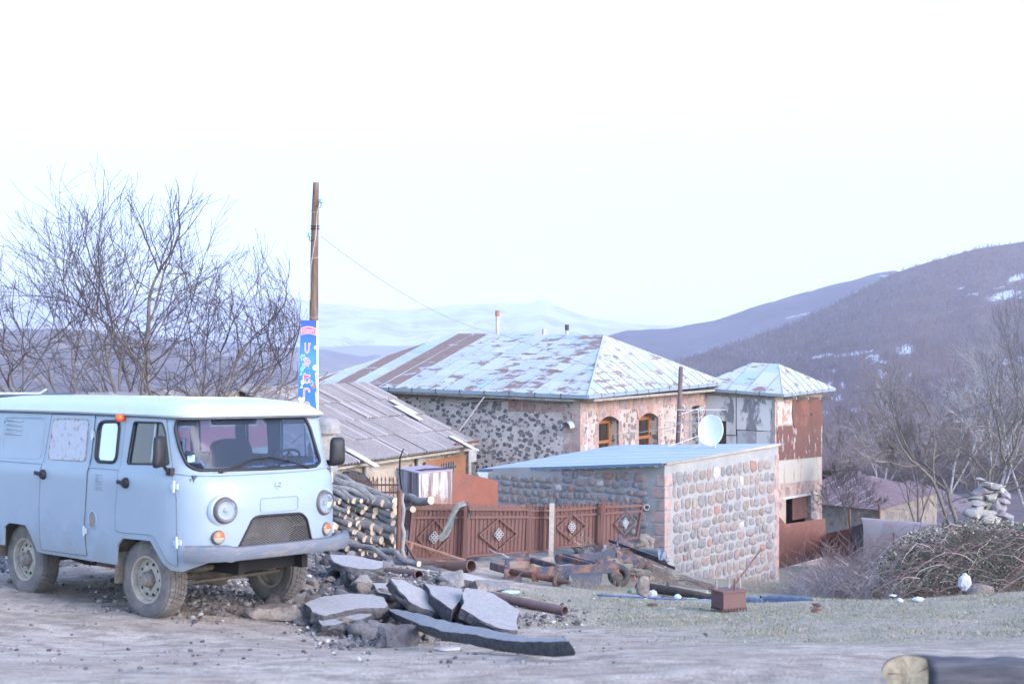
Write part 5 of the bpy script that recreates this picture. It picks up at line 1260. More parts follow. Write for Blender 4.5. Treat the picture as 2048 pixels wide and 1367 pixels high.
# ------------------------------------------------------------------ wooden pole with the shop sign
pole = thing('utility_pole', 'split dark timber electricity pole carrying a blue shop sign', 'pole', W(628, 1010, 26.0))
mb = MB(); pp = [(632, 365, .052), (630.5, 420, .066), (629, 500, .072), (628, 600, .080), (627, 700, .083), (627, 850, .088), (627, 1020, .095)]
mb.tube([W(a, b, 26.0 + .01 * i) for i, (a, b, _) in enumerate(pp)], [q[2] for q in pp], 12)
t = NT('split pole timber'); v = t.coord(); n = t.noise(t.mapping(v, (14, 14, .9)), 2.2, 7, .7, .3); c = t.ramp(n, [(.32, (.055, .036, .028)), (.5, (.15, .105, .085)), (.68, (.24, .18, .15))]); t.bump(n, .02); poletim = t.fin(c, .9, spec=.1)
link('post', mb, poletim, pole, smooth=True, auto=60)
gl = simple('blue green insulator glass', (.16, .34, .33), .15, .2)
for (px, py, s_) in ((642, 403, 1), (619, 470, -1)):
    mb = MB(); c = W(px, py, 25.95); mb.lathe(c - Vector((0, 0, .03)), (0, 0, 1), [(0, 0), (.036, 0), (.04, .02), (.025, .035), (.036, .05), (.03, .075), (0, .08)], 14); ins = link('insulator', mb, gl, pole, smooth=True)
    mb = MB(); mb.tube([c - Vector((0, 0, .02)), c - Vector((0, 0, .09)), c - Vector((s_ * .03, 0, .12)), c - Vector((s_ * .09, 0, .07))], .008, 6); sub('hook', mb, dark, ins, pole)
mb = MB()
for py in (452, 457): cc_ = W(630, py, 26.0); mb.tube([cc_ + Vector((math.cos(a) * .078, math.sin(a) * .078, .01 * math.sin(a))) for a in [i * math.pi / 8 for i in range(17)]], .010, 6, cap=False)
link('wire_band', mb, dark, pole)
for py in (422, 513, 632): 
    mb = MB(); cc_ = W(629.5 - (py - 422) * .008, py, 26.0); mb.tube([cc_ + Vector((math.cos(a) * .080, math.sin(a) * .080, .03 * math.sin(a))) for a in [i * math.pi / 8 for i in range(17)]], .004, 5, cap=False); link('wire_tie', mb, simple('pale wire', (.4, .38, .36)), pole)
mb = MB(); mb.tube([W(639, 405, 25.90), W(634, 430, 25.90), W(632, 470, 25.9), W(622, 530, 25.9), W(620, 600, 25.9)], .006, 5); link('down_wire', mb, simple('pale wire', (.4, .38, .36)), pole)
# sign: tall lightbox with printed face
sA, sB, sC, sD = W(602, 640, 25.66), W(635, 641, 25.72), W(636, 848, 25.72), W(593, 846, 25.66)
sign = thing('shop_sign', 'tall blue sweet-shop sign with pink lettering and lollipops on the timber pole', 'sign', sC)
sx_ = (sB - sA).normalized(); bk = Vector((.0, .10, 0))
mb = MB(); V = [sD, sC, sB, sA]; mb.hexa(V + [p + bk for p in V]); link('case', mb, simple('white sign case', (.62, .65, .68), .6, .06), sign)
def face(u, v, o=0.0):                    # u 0..1 left-right, v 0..1 top-down
    a = sA.lerp(sD, v); b = sB.lerp(sC, v); return a.lerp(b, u) + Vector((.0, -.004 - o, 0))
t = NT('printed blue sign face'); tc = t.coord('Object'); sp_ = t.node('ShaderNodeSeparateXYZ'); t.t.links.new(tc, sp_.inputs[0])
c = t.ramp(t.math('MULTIPLY', sp_.outputs[2], .53), [(0, (.02, .16, .42)), (.35, (.012, .11, .38)), (.62, (.03, .20, .44)), (.82, (.012, .10, .36)), (1.0, (.006, .05, .28))]); signface = t.fin(c, .45)
mb = MB(); NV = 24; mb.add([face(u, v / NV) for v in range(NV + 1) for u in (0.01, .94)], [(2 * i, 2 * i + 1, 2 * i + 3, 2 * i + 2) for i in range(NV)]); fc = link('printed_face', mb, signface, sign, fix=False)
pinkp = simple('pink print', (.50, .09, .17), .5, .06); whitep = simple('white print', (.50, .53, .58), .5, .05); palep = simple('pale candy print', (.42, .56, .66), .5, .15, 20); brownp = simple('brown candy print', (.20, .14, .16), .5, .3, 20); cyanp = simple('cyan candy print', (.14, .50, .62), .5, .1); rosep = simple('rose candy print', (.60, .36, .44), .5, .1)
def disc(u, v, r, o, ry=None): 
    ry = ry or r; return [face(u + r * math.cos(a) / .32, v + ry * math.sin(a) / 1.88, o) for a in [2 * math.pi * k / 20 for k in range(20)]]
def flat(name, P, mat, part=fc): mb = MB(); mb.add(P, [tuple(range(len(P)))]); return sub(name, mb, mat, part, sign, fix=False)
def band(u0, u1, v, h, sag, o, n=12): 
    P = [face(u0 + (u1 - u0) * k / n, v - sag * math.sin(math.pi * k / n), o) for k in range(n + 1)]; return P + [face(u1 + (u0 - u1) * k / n, v + h - sag * math.sin(math.pi * k / n), o) for k in range(n + 1)]
flat('logo_border', band(.05, .90, .072, .072, .016, .001), rosep); flat('logo', band(.09, .86, .080, .056, .016, .002), pinkp)
def text(body, size, mat, name, off=0.0, ext=0.0):
    cu_ = bpy.data.curves.new(name, 'FONT'); cu_.body = body; cu_.size = size; cu_.align_x = 'CENTER'; cu_.align_y = 'CENTER'; cu_.offset = off; cu_.resolution_u = 4
    o = bpy.data.objects.new(name, cu_); COL.objects.link(o); dg = bpy.context.evaluated_depsgraph_get(); dg.update(); m = bpy.data.meshes.new_from_object(o.evaluated_get(dg)); 
    bpy.data.objects.remove(o); bpy.data.curves.remove(cu_); V = [tuple(v.co) for v in m.vertices]; Fq = [tuple(p.vertices) for p in m.polygons]; bpy.data.meshes.remove(m); return V, Fq
def lettering(body, u, v, w_, h_, mat, name, o, off=0.0, part=None, lab=None):
    V, Fq = text(body, 1.0, mat, name, off); 
    if not V: return
    V0, _ = text(body, 1.0, mat, name, 0.0); xs_ = [p[0] for p in V0]; ys_ = [p[1] for p in V0]; cx_, cy_ = (min(xs_) + max(xs_)) / 2, (min(ys_) + max(ys_)) / 2; sw, sh = w_ / (max(xs_) - min(xs_)), h_ / (max(ys_) - min(ys_))
    mb = MB(); mb.add([face(u + (p[0] - cx_) * sw, v - (p[1] - cy_) * sh, o) for p in V], Fq); q = sub(name, mb, mat, part or fc, sign, fix=False)
lettering('CONFI', .47, .100, .62, .030, whitep, 'logo_lettering', .003)
for ch, v_ in (('Մ', .268), ('Թ', .412), ('Ե', .560), ('Ր', .700), ('Ք', .835)):
    lettering(ch, .44, v_, .31, .092, whitep, 'letter_outline', .0022, .04); lettering(ch, .44, v_, .31, .092, pinkp, 'letter', .0034, 0.0)
def clipu(P): return P
for (u, v, r, m, m2) in ((.90, .26, .034, rosep, palep), (.90, .455, .056, rosep, palep), (.76, .955, .062, palep, whitep)):
    r2 = min(r, (.94 - u) * .32 + .02) if u > .9 else r
    for k, (q, mm) in enumerate(((1.0, whitep), (.82, m), (.62, m2), (.42, m), (.22, m2))):
        P = [Vector(p) for p in disc(u, v, r * q, .0011 + .0004 * k)]; lim = face(.955, v, 0).x; P = [Vector((min(p.x, lim), p.y, p.z)) for p in P]; flat('sweet', P, mm)
P = disc(.80, .635, .045, .0012); flat('sweet', P, brownp); 
for a, b in ((.64, .60), (.70, .585), (.76, .60), (.66, .625), (.74, .62)): flat('sweet', disc(a, b, .010, .002), whitep)
for (u0, v0, u1, v1) in ((.86, .50, .90, .62), (.86, .69, .93, .86)): flat('stick', [face(u0, v0, .001), face(u0 + .04, v0, .001), face(u1 + .04, v1, .001), face(u1, v1, .001)], whitep)
for a in range(6): an = a * math.pi / 3; flat('sweet', [face(.20 + .02 * math.cos(an + .5), .36 + .006 * math.sin(an + .5), .0012), face(.20 + .17 * math.cos(an - .2), .36 + .034 * math.sin(an - .2), .0012), face(.20 + .17 * math.cos(an + .25), .36 + .034 * math.sin(an + .25), .0012)], palep)
for (u, v, m) in ((.17, .475, cyanp), (.22, .60, palep)):
    flat('sweet', disc(u, v, .030, .0013, .045), m)
    for s_ in (-1, 1): flat('sweet', [face(u + s_ * .03, v - s_ * .022, .0012), face(u + .06 * s_ + .10, v - s_ * .055, .0012), face(u + .06 * s_ - .08, v - s_ * .06, .0012)], m)
hp_ = [face(.20 + .17 * (16 * math.sin(a) ** 3) / 16, .775 - .045 * (13 * math.cos(a) - 5 * math.cos(2 * a) - 2 * math.cos(3 * a) - math.cos(4 * a)) / 16, .0013) for a in [2 * math.pi * k / 28 for k in range(28)]]; flat('sweet', hp_, whitep); flat('stick', [face(.19, .81, .0012), face(.22, .81, .0012), face(.24, .90, .0012), face(.21, .90, .0012)], whitep)

# ------------------------------------------------------------------ concrete gate pillar with flapping plastic sheet
pil = thing('gate_pillar', 'short stained concrete pillar behind the right side of the van', 'pillar', W(655, 1080, 24.0))
conc = simple('stained concrete', (.36, .32, .28), .9, .3, 4, .006, 30)
mb = MB(); a = W(655, 960, 24.0); mb.box((a.x, a.y, (W(655, 866, 24).z + W(655, 1100, 24).z) / 2), (.30, .30, W(655, 866, 24).z - W(655, 1100, 24).z)); link('shaft', mb, conc, pil)
mb = MB(); zc = W(655, 854, 24).z; V = []
for sc_, z in ((.19, -.10), (.19, .06), (.13, .14), (0.02, .16)): V.append((sc_ * 1.25, z))
mb.lathe((a.x, a.y, zc), (0, 0, 1), V, 14); link('capstone', mb, simple('grey cap', (.25, .24, .24), .9, .25, 6, .01, 14), pil, smooth=True, auto=40)
plm = NT('milky plastic film'); plm.bump(plm.noise(plm.coord(), 9, 5, .6), .02); plm.fin((.6, .62, .66), .25); plm.b.inputs['Transmission Weight'].default_value = .55; plm.b.inputs['Alpha'].default_value = .55
mb = MB(); V = []
for j in range(9):
    for i in range(4): V.append(W(664 + i * 4 + 2 * math.sin(j), 878 + j * 11, 23.7 + .04 * math.sin(i * 2 + j)))
mb.add(V, [(j * 4 + i, j * 4 + i + 1, j * 4 + i + 5, j * 4 + i + 4) for j in range(8) for i in range(3)]); tagmesh('plastic_sheet', mb, plm.m, 'milky plastic film hanging beside the concrete gate pillar', 'plastic sheet', fix=False, smooth=True)

# ------------------------------------------------------------------ ground-level helpers
def rockmesh(mb, c, rx, ry, rz, rs, m=0, sub_=2, rough=.22, rot=None, flatk=1.0):
    bm = bmesh.new(); bmesh.ops.create_icosphere(bm, subdivisions=sub_, radius=1.0); off = Vector((rs.uniform(0, 99), rs.uniform(0, 99), rs.uniform(0, 99)))
    Rm = rot or Matrix.Rotation(rs.uniform(0, 6.3), 3, 'Z') @ Matrix.Rotation(rs.uniform(-.4, .4), 3, 'X'); planes = []
    for _ in range(11): d = Vector((rs.gauss(0, 1), rs.gauss(0, 1), rs.gauss(0, 1))).normalized(); planes.append((d, rs.uniform(.42, .8)))
    V = []
    for v in bm.verts:
        p = v.co.copy()
        for d, k in planes:
            q = p.dot(d)
            if q > k: p -= d * (q - k) * flatk
        p *= 1 + (noise.noise(p * 1.6 + off) * rough + noise.noise(p * 5 + off) * rough * .35 + (noise.noise(p * 13 + off) * rough * .22 + noise.noise(p * 27 + off) * rough * .12 if sub_ > 3 else 0))
        V.append(c + Rm @ Vector((p.x * rx, p.y * ry, p.z * rz)))
    mb.add(V, [tuple(v.index for v in f.verts) for f in bm.faces], m); bm.free()
def rockmat(name, a, b, c3=None, sc=10):
    if name in MATS: return MATS[name]
    t = NT(name); v = t.coord(); n = t.noise(v, sc, 8, .75); n2 = t.noise(v, sc * 5, 5, .7); c = t.ramp(n, [(.36, a), (.62, b)])
    if c3: c = t.mix(t.ramp(n2, [(.60, 0.0), (.66, 1.0)]), c, c3)
    t.bump(t.math('ADD', n, n2), .025); MATS[name] = t.fin(c, .95, spec=.12); return MATS[name]
r_dark = rockmat('dark asphalt rubble', (.085, .08, .088), (.20, .19, .195), (.36, .34, .33), 14)
r_grey = rockmat('grey stone', (.19, .18, .18), (.31, .295, .29), None, 9)
r_tan = rockmat('tan clotted earth', (.20, .165, .14), (.36, .31, .27), (.14, .12, .11), 9)
r_pale = rockmat('pale stone', (.34, .32, .30), (.48, .45, .42), None, 7)
asph_top = rockmat('worn asphalt surface', (.36, .345, .35), (.47, .455, .46), (.26, .25, .25), 16)
asph_side = rockmat('broken asphalt edge', (.08, .076, .08), (.19, .18, .185), (.44, .42, .40), 26)

# ------------------------------------------------------------------ slabs of broken asphalt
def slab(outl, D3, th, label, lab_mats=(asph_top, asph_side), rs_=1, name='asphalt_slab', group='broken asphalt slabs in the heap', jag=.012):
    rs = random.Random(rs_); i = [0, len(outl) // 3, 2 * len(outl) // 3]
    p = [WG(*outl[k], D3[j]) for j, k in enumerate(i)]; n = (p[1] - p[0]).cross(p[2] - p[0]).normalized()
    if n.z < 0: n = -n
    o0 = Vector((0, 0, ZC)); top = []
    m = len(outl)
    for k in range(m):
        a = outl[k]; b = outl[(k + 1) % m]; L = math.hypot(b[0] - a[0], b[1] - a[1]); q = max(1, int(L / 6))
        for j in range(q):
            f = j / q; px = a[0] + (b[0] - a[0]) * f + rs.uniform(-1, 1) * (1.3 if j else .5); py = a[1] + (b[1] - a[1]) * f + rs.uniform(-1, 1) * (.22 if j else .1)
            d = Vector(((px - 1024) / F, 1, -(py - HOR) / F)); t_ = n.dot(p[0] - o0) / n.dot(d); top.append(o0 + d * t_)
    c = sum(top, Vector()) / len(top); k = len(top); V = []; ux = (top[0] - c).normalized(); uy = n.cross(ux)
    P2 = [((q - c).dot(ux), (q - c).dot(uy)) for q in top]; mb = MB()
    def fn(a, b, o): q = c + ux * a + uy * b; return q + n * (noise.noise(q * 2.2) * .012 + noise.noise(q * 9) * .007)
    patch(mb, P2, [], fn, .09)
    nt_ = len(mb.f); lay = [[fn(a, b, 0) for a, b in P2]]
    for li, f in enumerate((.12, .45, .8, 1.0)):
        row = []
        for q, (a, b) in zip(top, P2):
            r = Vector((a, b)); L = r.length; out_ = (ux * a + uy * b) / max(L, 1e-3); jj = noise.noise(q * 11 + Vector((0, 0, li * 3))) * jag * 2.2 + rs.uniform(-jag, jag)
            row.append(q + out_ * (jj + (.012 if f < 1 else -.02)) - n * th * f)
        lay.append(row)
    V = [q for row in lay for q in row]; Fq = [(i_ * k + j, i_ * k + (j + 1) % k, (i_ + 1) * k + (j + 1) % k, (i_ + 1) * k + j) for i_ in range(4) for j in range(k)] + [tuple(4 * k + j for j in range(k))]
    mb.add(V, Fq, 1)
    return tagmesh(name, mb, list(lab_mats), label, 'slab', group, origin=c - n * th, smooth=True, auto=32)
slab([(931, 1174), (958, 1178), (986, 1186), (1014, 1203), (1039, 1222), (1033, 1238), (1035, 1258), (1004, 1256), (968, 1243), (945, 1229), (921, 1217), (929, 1202), (925, 1186)], (0.38, 0.2, 0.13), 0.11, 'big flat pale asphalt slab tilted at the right end of the heap', rs_=2)
slab([(777, 1214), (822, 1222), (890, 1240), (950, 1252), (993, 1261), (1061, 1273), (1125, 1273), (1139, 1281), (1096, 1285), (1044, 1282), (990, 1277), (940, 1268), (883, 1260), (850, 1250), (815, 1237), (780, 1221)], (.16, .13, .11), .095, 'long curved kerb-like asphalt slab along the front of the heap', rs_=3)
slab([(610, 1206), (622, 1199), (641, 1192), (699, 1186), (745, 1188), (768, 1194), (776, 1207), (768, 1216), (719, 1216), (690, 1221), (651, 1229), (625, 1222)], (0.19, 0.25, 0.17), 0.12, 'pale flat asphalt slab near the front wheel of the van', rs_=4)
slab([(637, 1238), (652, 1229), (690, 1221), (738, 1213), (744, 1228), (722, 1238), (690, 1241), (665, 1249), (645, 1250)], (0.1, 0.14, 0.1), 0.06, 'thin cracked asphalt piece under the pale flat slab', rs_=5)
slab([(781, 1156), (808, 1160), (838, 1175), (866, 1189), (890, 1208), (908, 1225), (893, 1229), (866, 1222), (839, 1212), (820, 1199), (800, 1181)], (0.42, 0.25, 0.16), 0.11, 'long dark asphalt slab running down the middle of the heap', rs_=6)
slab([(849, 1165), (880, 1170), (924, 1177), (930, 1192), (915, 1205), (904, 1220), (885, 1205), (862, 1186)], (0.34, 0.3, 0.22), 0.15, 'thick dark asphalt block behind the big tilted slab', rs_=7)
slab([(660, 1108), (690, 1110), (719, 1113), (765, 1123), (766, 1134), (740, 1137), (719, 1137), (690, 1131), (668, 1122)], (0.25, 0.2, 0.16), 0.1, 'grey asphalt slab nearest the firewood stack', rs_=8)
slab([(745, 1165), (775, 1165), (800, 1174), (802, 1184), (780, 1188), (757, 1182)], (0.25, 0.22, 0.2), 0.09, 'small rounded asphalt slab in the middle of the heap', rs_=9)
slab([(880, 1148), (920, 1144), (960, 1152), (987, 1160), (975, 1165), (930, 1163), (895, 1158)], (0.12, 0.1, 0.07), .06, 'pale cream slab lying beyond the thick dark block', (r_pale, r_grey), rs_=10)
slab([(945, 1160), (975, 1158), (1012, 1165), (1020, 1172), (985, 1176), (955, 1172)], (0.1, 0.08, 0.05), .05, 'flat bluish slab in front of the truck frame', (r_grey, r_grey), rs_=11)
rs = random.Random(21)
def lump(px, py, D, rx, ry, rz, mat, label, name='rubble_lump', cat='rubble', group=None, sub_=4, rough=.3):
    mb = MB(); c = WG(px, py, rz * .55) if D < 27 else W(px, py, D); rockmesh(mb, c, rx, ry, rz, rs, 0, sub_, rough); return tagmesh(name, mb, mat, label, cat, group, smooth=True, auto=38)
lump(722, 1160, 18.0, .42, .28, .19, r_dark, 'largest dark lump of asphalt rubble high in the heap')
lump(723, 1166, 17.4, .17, .15, .19, r_grey, 'upright grey-brown boulder in front of the largest dark lump')
lump(758, 1203, 16.2, .26, .18, .15, r_tan, 'tan clot of earth behind the pale flat slab')
lump(790, 1276, 14.55, .25, .14, .15, r_dark, 'dark tar-streaked lump at the front foot of the heap')
lump(846, 1266, 14.5, .14, .12, .15, r_tan, 'tan clod with pebbles beside the tar-streaked lump')
lump(672, 1262, 14.5, .16, .11, .09, r_dark, 'blue-black rubble chunk left of the tar-streaked lump')
lump(560, 1222, 15.0, .45, .30, .13, r_tan, 'broad dusty stone beside the far front wheel of the van')
lump(620, 1238, 14.8, .20, .15, .09, r_dark, 'low dark chunk between the dusty stone and the thin cracked piece')
lump(822, 1222, 16.0, .28, .2, .12, r_dark, 'dark lump filling the gap under the long dark slab')
lump(900, 1160, 18.9, .34, .2, .16, r_grey, 'grey lump beside the end of the short rusty pipe')
lump(960, 1176, 18.6, .22, .16, .1, r_tan, 'tan stone between the pale slabs behind the heap')
lump(1166, 1101, 26.2, .30, .25, .18, rockmat('blue grey boulder', (.16, .17, .20), (.26, .28, .31)), 'blue-grey boulder behind the truck frame near the fence')
lump(1292, 1088, 28.0, .24, .2, .2, r_tan, 'tan block on the scrap heap beside the shed corner')
# medium rocks, each its own object, and the gravel nobody could count
rmats = [r_dark, r_grey, r_tan, r_pale]; protos = []
for k in range(7):
    mb = MB(); rockmesh(mb, Vector((0, 0, 0)), .5, .42, .33, rs, 0, 2, .28); o = link('rubble_stone', mb, r_dark, None, smooth=True, auto=45); protos.append(o.data); bpy.data.objects.remove(o)
pm = {}
def stone_at(px, D, size, mt, label, group):
    key = (rs.randrange(7), mt.name)
    if key not in pm: me_ = protos[key[0]].copy(); me_.materials.clear(); me_.materials.append(mt); pm[key] = me_
    o = bpy.data.objects.new('rubble_stone', pm[key]); COL.objects.link(o); p = GP(px, D); o.location = p + Vector((0, 0, size * .16)); o.scale = (size,) * 3; o.rotation_euler = (rs.uniform(-.5, .5), rs.uniform(-.5, .5), rs.uniform(0, 6.3)); return tag(o, label, 'stone', group)
RG = 'loose chunks scattered over the rubble heap'; cnt_ = 0
while cnt_ < 140:
    px = rs.gauss(745, 125); D = rs.uniform(12.6, 19.2); rub, _ = gmask(np.array([(px - 1024) * D / F]), np.array([D]))
    if rub[0] < .35 or px < 490 or px > 1000 or (D < 14.2 and px > 900): continue
    sz = rs.choice([.06, .07, .08, .1, .12, .14, .17, .21]); mt = rs.choices(rmats, [6, 3, 2, .6])[0]
    stone_at(px, D, sz, mt, {'dark asphalt rubble': 'dark asphalt chunk lying loose in the rubble heap', 'grey stone': 'grey stone lying loose in the rubble heap', 'tan clotted earth': 'tan earthy stone lying loose in the rubble heap', 'pale stone': 'pale stone lying loose in the rubble heap'}[mt.name], RG); cnt_ += 1
HP = [(600, 1125), (700, 1112), (790, 1135), (860, 1150), (960, 1160), (930, 1180), (900, 1230), (1000, 1262), (900, 1285), (800, 1292), (700, 1280), (620, 1262), (530, 1240), (510, 1215), (600, 1190)]
k = 0
while k < 104:
    px, py = rs.uniform(510, 1000), rs.uniform(1112, 1290)
    if not inpoly(np.array([px]), np.array([py]), HP)[0]: continue
    p = WG(px, py, 0); stone_at(px, p.y, rs.choice([.12, .16, .2, .25, .3]), rs.choices(rmats[:3], [6, 4, 2])[0], 'broken angular chunk between the asphalt slabs of the heap', 'angular chunks between the asphalt slabs'); k += 1
for px, D, sz, mt, lab in ((1412, 13.3, .075, r_dark, 'small dark stone alone on the bare ground in the foreground'), (1123, 17.3, .09, r_grey, 'round grey stone below the long thin pipe'), (1075, 17.2, .07, r_pale, 'white pebble beside the long thin pipe'), (1098, 17.2, .05, r_pale, 'smaller white pebble beside the long thin pipe'), (1152, 15.2, .10, r_dark, 'dark clod on the grass right of the kerb-like slab'), (1634, 17.5, .16, rustdark, 'rusty brown lump on the grass rim'), (20, 15.8, .10, r_tan, 'flat stone near the rear wheel of the van'), (1965, 20.5, .45, r_tan, 'half-buried tan stone at the foot of the bramble')):
    stone_at(px, D, sz, mt, lab, None)
V = []; Fc = []; Mi = []; ro = random.Random(8); base = []
for k in range(6):
    m_ = MB(); rockmesh(m_, Vector((0, 0, 0)), .5, .45, .36, ro, 0, 1, .25); base.append((np.array([tuple(p) for p in m_.v]), m_.f))
N = 42000; nrs = np.random.RandomState(3); PX = nrs.uniform(-50, 1250, N); DD = 8 + 12.5 * nrs.random(N); XX = (PX - 1024) * DD / F; rb, gg = gmask(XX, DD); ZZ = ground(XX, DD)
keep = nrs.random(N) < np.clip(rb * 1.3 + .02, 0, 1); idx = np.where(keep)[0]
for i in idx:
    bv, bf = base[nrs.randint(6)]; s_ = (.016 + .075 * nrs.random() ** 2.8) * (1.0 if rb[i] > .2 else .7); a = nrs.uniform(0, 6.3); ca, sa = math.cos(a) * s_, math.sin(a) * s_
    X = bv[:, 0] * ca - bv[:, 1] * sa + XX[i]; Y = bv[:, 0] * sa + bv[:, 1] * ca + DD[i]; Z = bv[:, 2] * s_ + ZZ[i] + s_ * .15; b = len(V); V += list(zip(X.tolist(), Y.tolist(), Z.tolist())); Fc += [(p + b, q + b, r + b) for p, q, r in bf]
me = bpy.data.meshes.new('gravel'); me.from_pydata(V, [], Fc)
t = NT('mixed gravel'); c = t.ramp(t.rand(), [(0, (.075, .072, .078)), (.3, (.13, .125, .13)), (.55, (.20, .19, .19)), (.75, (.26, .235, .215)), (.9, (.36, .34, .32)), (.97, (.5, .48, .46))], 'CONSTANT'); me.materials.append(t.fin(c, .95, spec=.15))
o = bpy.data.objects.new('gravel', me); COL.objects.link(o); tag(o, 'loose crushed stone and asphalt crumbs around the heap and under the van', kind='stuff')

# ------------------------------------------------------------------ short winter grass
N = 70000; PX = nrs.uniform(1000, 2150, N); DD = 12 + 10.5 * nrs.random(N); XX = (PX - 1024) * DD / F; rb, gg = gmask(XX, DD); k = nrs.random(N) < gg * np.clip((fbm(XX * 1.6, DD * 1.6, 4, 71) - .36) * 3.2, .08, 1); XX = XX[k]; DD = DD[k]; ZZ = ground(XX, DD); n_ = len(XX)
h_ = nrs.uniform(.008, .032, n_); a = nrs.uniform(0, 6.3, n_); wd_ = nrs.uniform(.003, .007, n_); lx = nrs.uniform(-.03, .03, n_)
v0 = np.stack([XX - wd_ * np.cos(a), DD - wd_ * np.sin(a), ZZ - .004], 1); v1 = np.stack([XX + wd_ * np.cos(a), DD + wd_ * np.sin(a), ZZ - .004], 1); v2 = np.stack([XX + lx, DD + lx[::-1] * .5, ZZ + h_], 1)
V = np.stack([v0, v1, v2], 1).reshape(-1, 3); me = bpy.data.meshes.new('grass'); me.from_pydata(V.tolist(), [], [(3 * i, 3 * i + 1, 3 * i + 2) for i in range(n_)])
t = NT('short winter grass'); c = t.ramp(t.rand(), [(0, (.10, .15, .06)), (.35, (.19, .21, .12)), (.5, (.33, .29, .23)), (.8, (.42, .37, .31)), (1, (.24, .20, .16))]); me.materials.append(t.fin(c, .9, spec=.1))
o = bpy.data.objects.new('grass', me); COL.objects.link(o); tag(o, 'short sparse winter grass on the slope in front of the shed', kind='stuff')

# ------------------------------------------------------------------ pipes
def pipe_t(a, b, ro_, label, mat, name='rusty_pipe', ri=None, group=None):
    mb = MB(); mb.pipe(a, b, ro_, ri or ro_ * .88, 24); return tagmesh(name, mb, mat, label, 'pipe', group, smooth=True, auto=50)
orangep = rusty('orange brown pipe rust', (.19, .115, .09), (.12, .065, .05), .5, 5, (1, 1, 1), rust2=(.25, .15, .11))
_pr = WG(943, 1131, .12)
pipe_t(W(768, 1141, _pr.y + 1.7), _pr, .098, 'thick orange-rusty pipe lying in front of the fence, open end to the right', orangep)
_pr = WG(838, 1149, .07)
pipe_t(W(776, 1142, _pr.y + .9), _pr, .062, 'short rusty pipe end sticking out of the rubble', orangep)
pipe_t(WG(985, 1191, .07), WG(1130, 1221, .05), .055, 'long thin purple-brown pipe on the grass right of the tilted slab', simple('purple brown pipe', (.17, .105, .10), .7, .25, 9, .002))
pipe_t(W(1280, 1100, 27.8), W(1328, 1106, 27.3), .06, 'short grey plastic pipe on the scrap heap by the shed corner', simple('grey green plastic pipe', (.16, .20, .21), .5, .2))
# ------------------------------------------------------------------ log in the foreground
lg = thing('timber_log', 'black-stained timber log with a pale sawn end in the bottom right corner', 'log', W(1900, 1390, 7.5))
la = WG(1826, 1348, .085); lb = WG(2500, 1362, .085); n_ = 30; pts = [la.lerp(lb, k / n_) + Vector((0, 0, .004 * math.sin(k * 1.7))) for k in range(n_ + 1)]
t = NT('tarred dark bark'); v = t.coord(); n = t.noise(t.mapping(v, (.8, 6, 6)), 3, 8, .7, .3); c = t.ramp(n, [(.34, (.022, .022, .028)), (.56, (.075, .075, .09)), (.74, (.17, .145, .125))]); t.bump(n, .02); t.fin(c, .55, spec=.4)
_cut = Vector((-.62, -.78, .08)).normalized(); _dl = (lb - la).normalized()
def _shear(p): off = p - la; off = off - _dl * off.dot(_dl); return p - _dl * (off.dot(_cut) / _dl.dot(_cut))
mb = MB(); mb.tube(pts, [.090 + .003 * math.sin(k * .9) for k in range(n_ + 1)], 28, cap=False); mb.v[:28] = [tuple(_shear(Vector(p))) for p in mb.v[:28]]; lgb = link('bark', mb, t.m, lg, smooth=True)
t = NT('sawn end grain'); v = t.coord(); dd = (lb - la).normalized(); n = t.noise(v, 18, 6, .7); c = t.ramp(n, [(.35, (.38, .27, .16)), (.6, (.64, .48, .30))])
wv = t.node('ShaderNodeTexNoise'); c = t.mix(t.math('MULTIPLY', t.ramp(t.vor(v, 22, 'DISTANCE_TO_EDGE', 0), [(0.0, 1.0), (.02, 0.0)]), .35), c, (.12, .08, .05)); t.fin(c, .9)
mb = MB(); x_ = dd.orthogonal().normalized(); y_ = dd.cross(x_); V = [la - dd * .001]; 
for rr_ in (.030, .062, .088):
    for j in range(28): a = 2 * math.pi * j / 28; V.append(la - dd * .001 + (x_ * math.cos(a) + y_ * math.sin(a)) * rr_ + dd * rs.uniform(0, .002))
V = [_shear(p) for p in V]; mb.add(V, [(0, 1 + j, 1 + (j + 1) % 28) for j in range(28)] + [(1 + 28 * r_ + j, 1 + 28 * r_ + (j + 1) % 28, 29 + 28 * r_ + (j + 1) % 28, 29 + 28 * r_ + j) for r_ in (0, 1) for j in range(28)]); link('sawn_end', mb, t.m, lg, fix=False)
mb = MB()
for k in range(5): a = k * 1.25 + .3; u = x_ * math.cos(a) + y_ * math.sin(a); mb.add([_shear(q) - dd * .004 for q in (la + u * .012, la + u * .07 + x_ * .003, la + u * .07 - x_ * .003)], [(0, 1, 2)])
link('drying_cracks', mb, simple('crack', (.07, .045, .03), .9, .2), lg, fix=False)

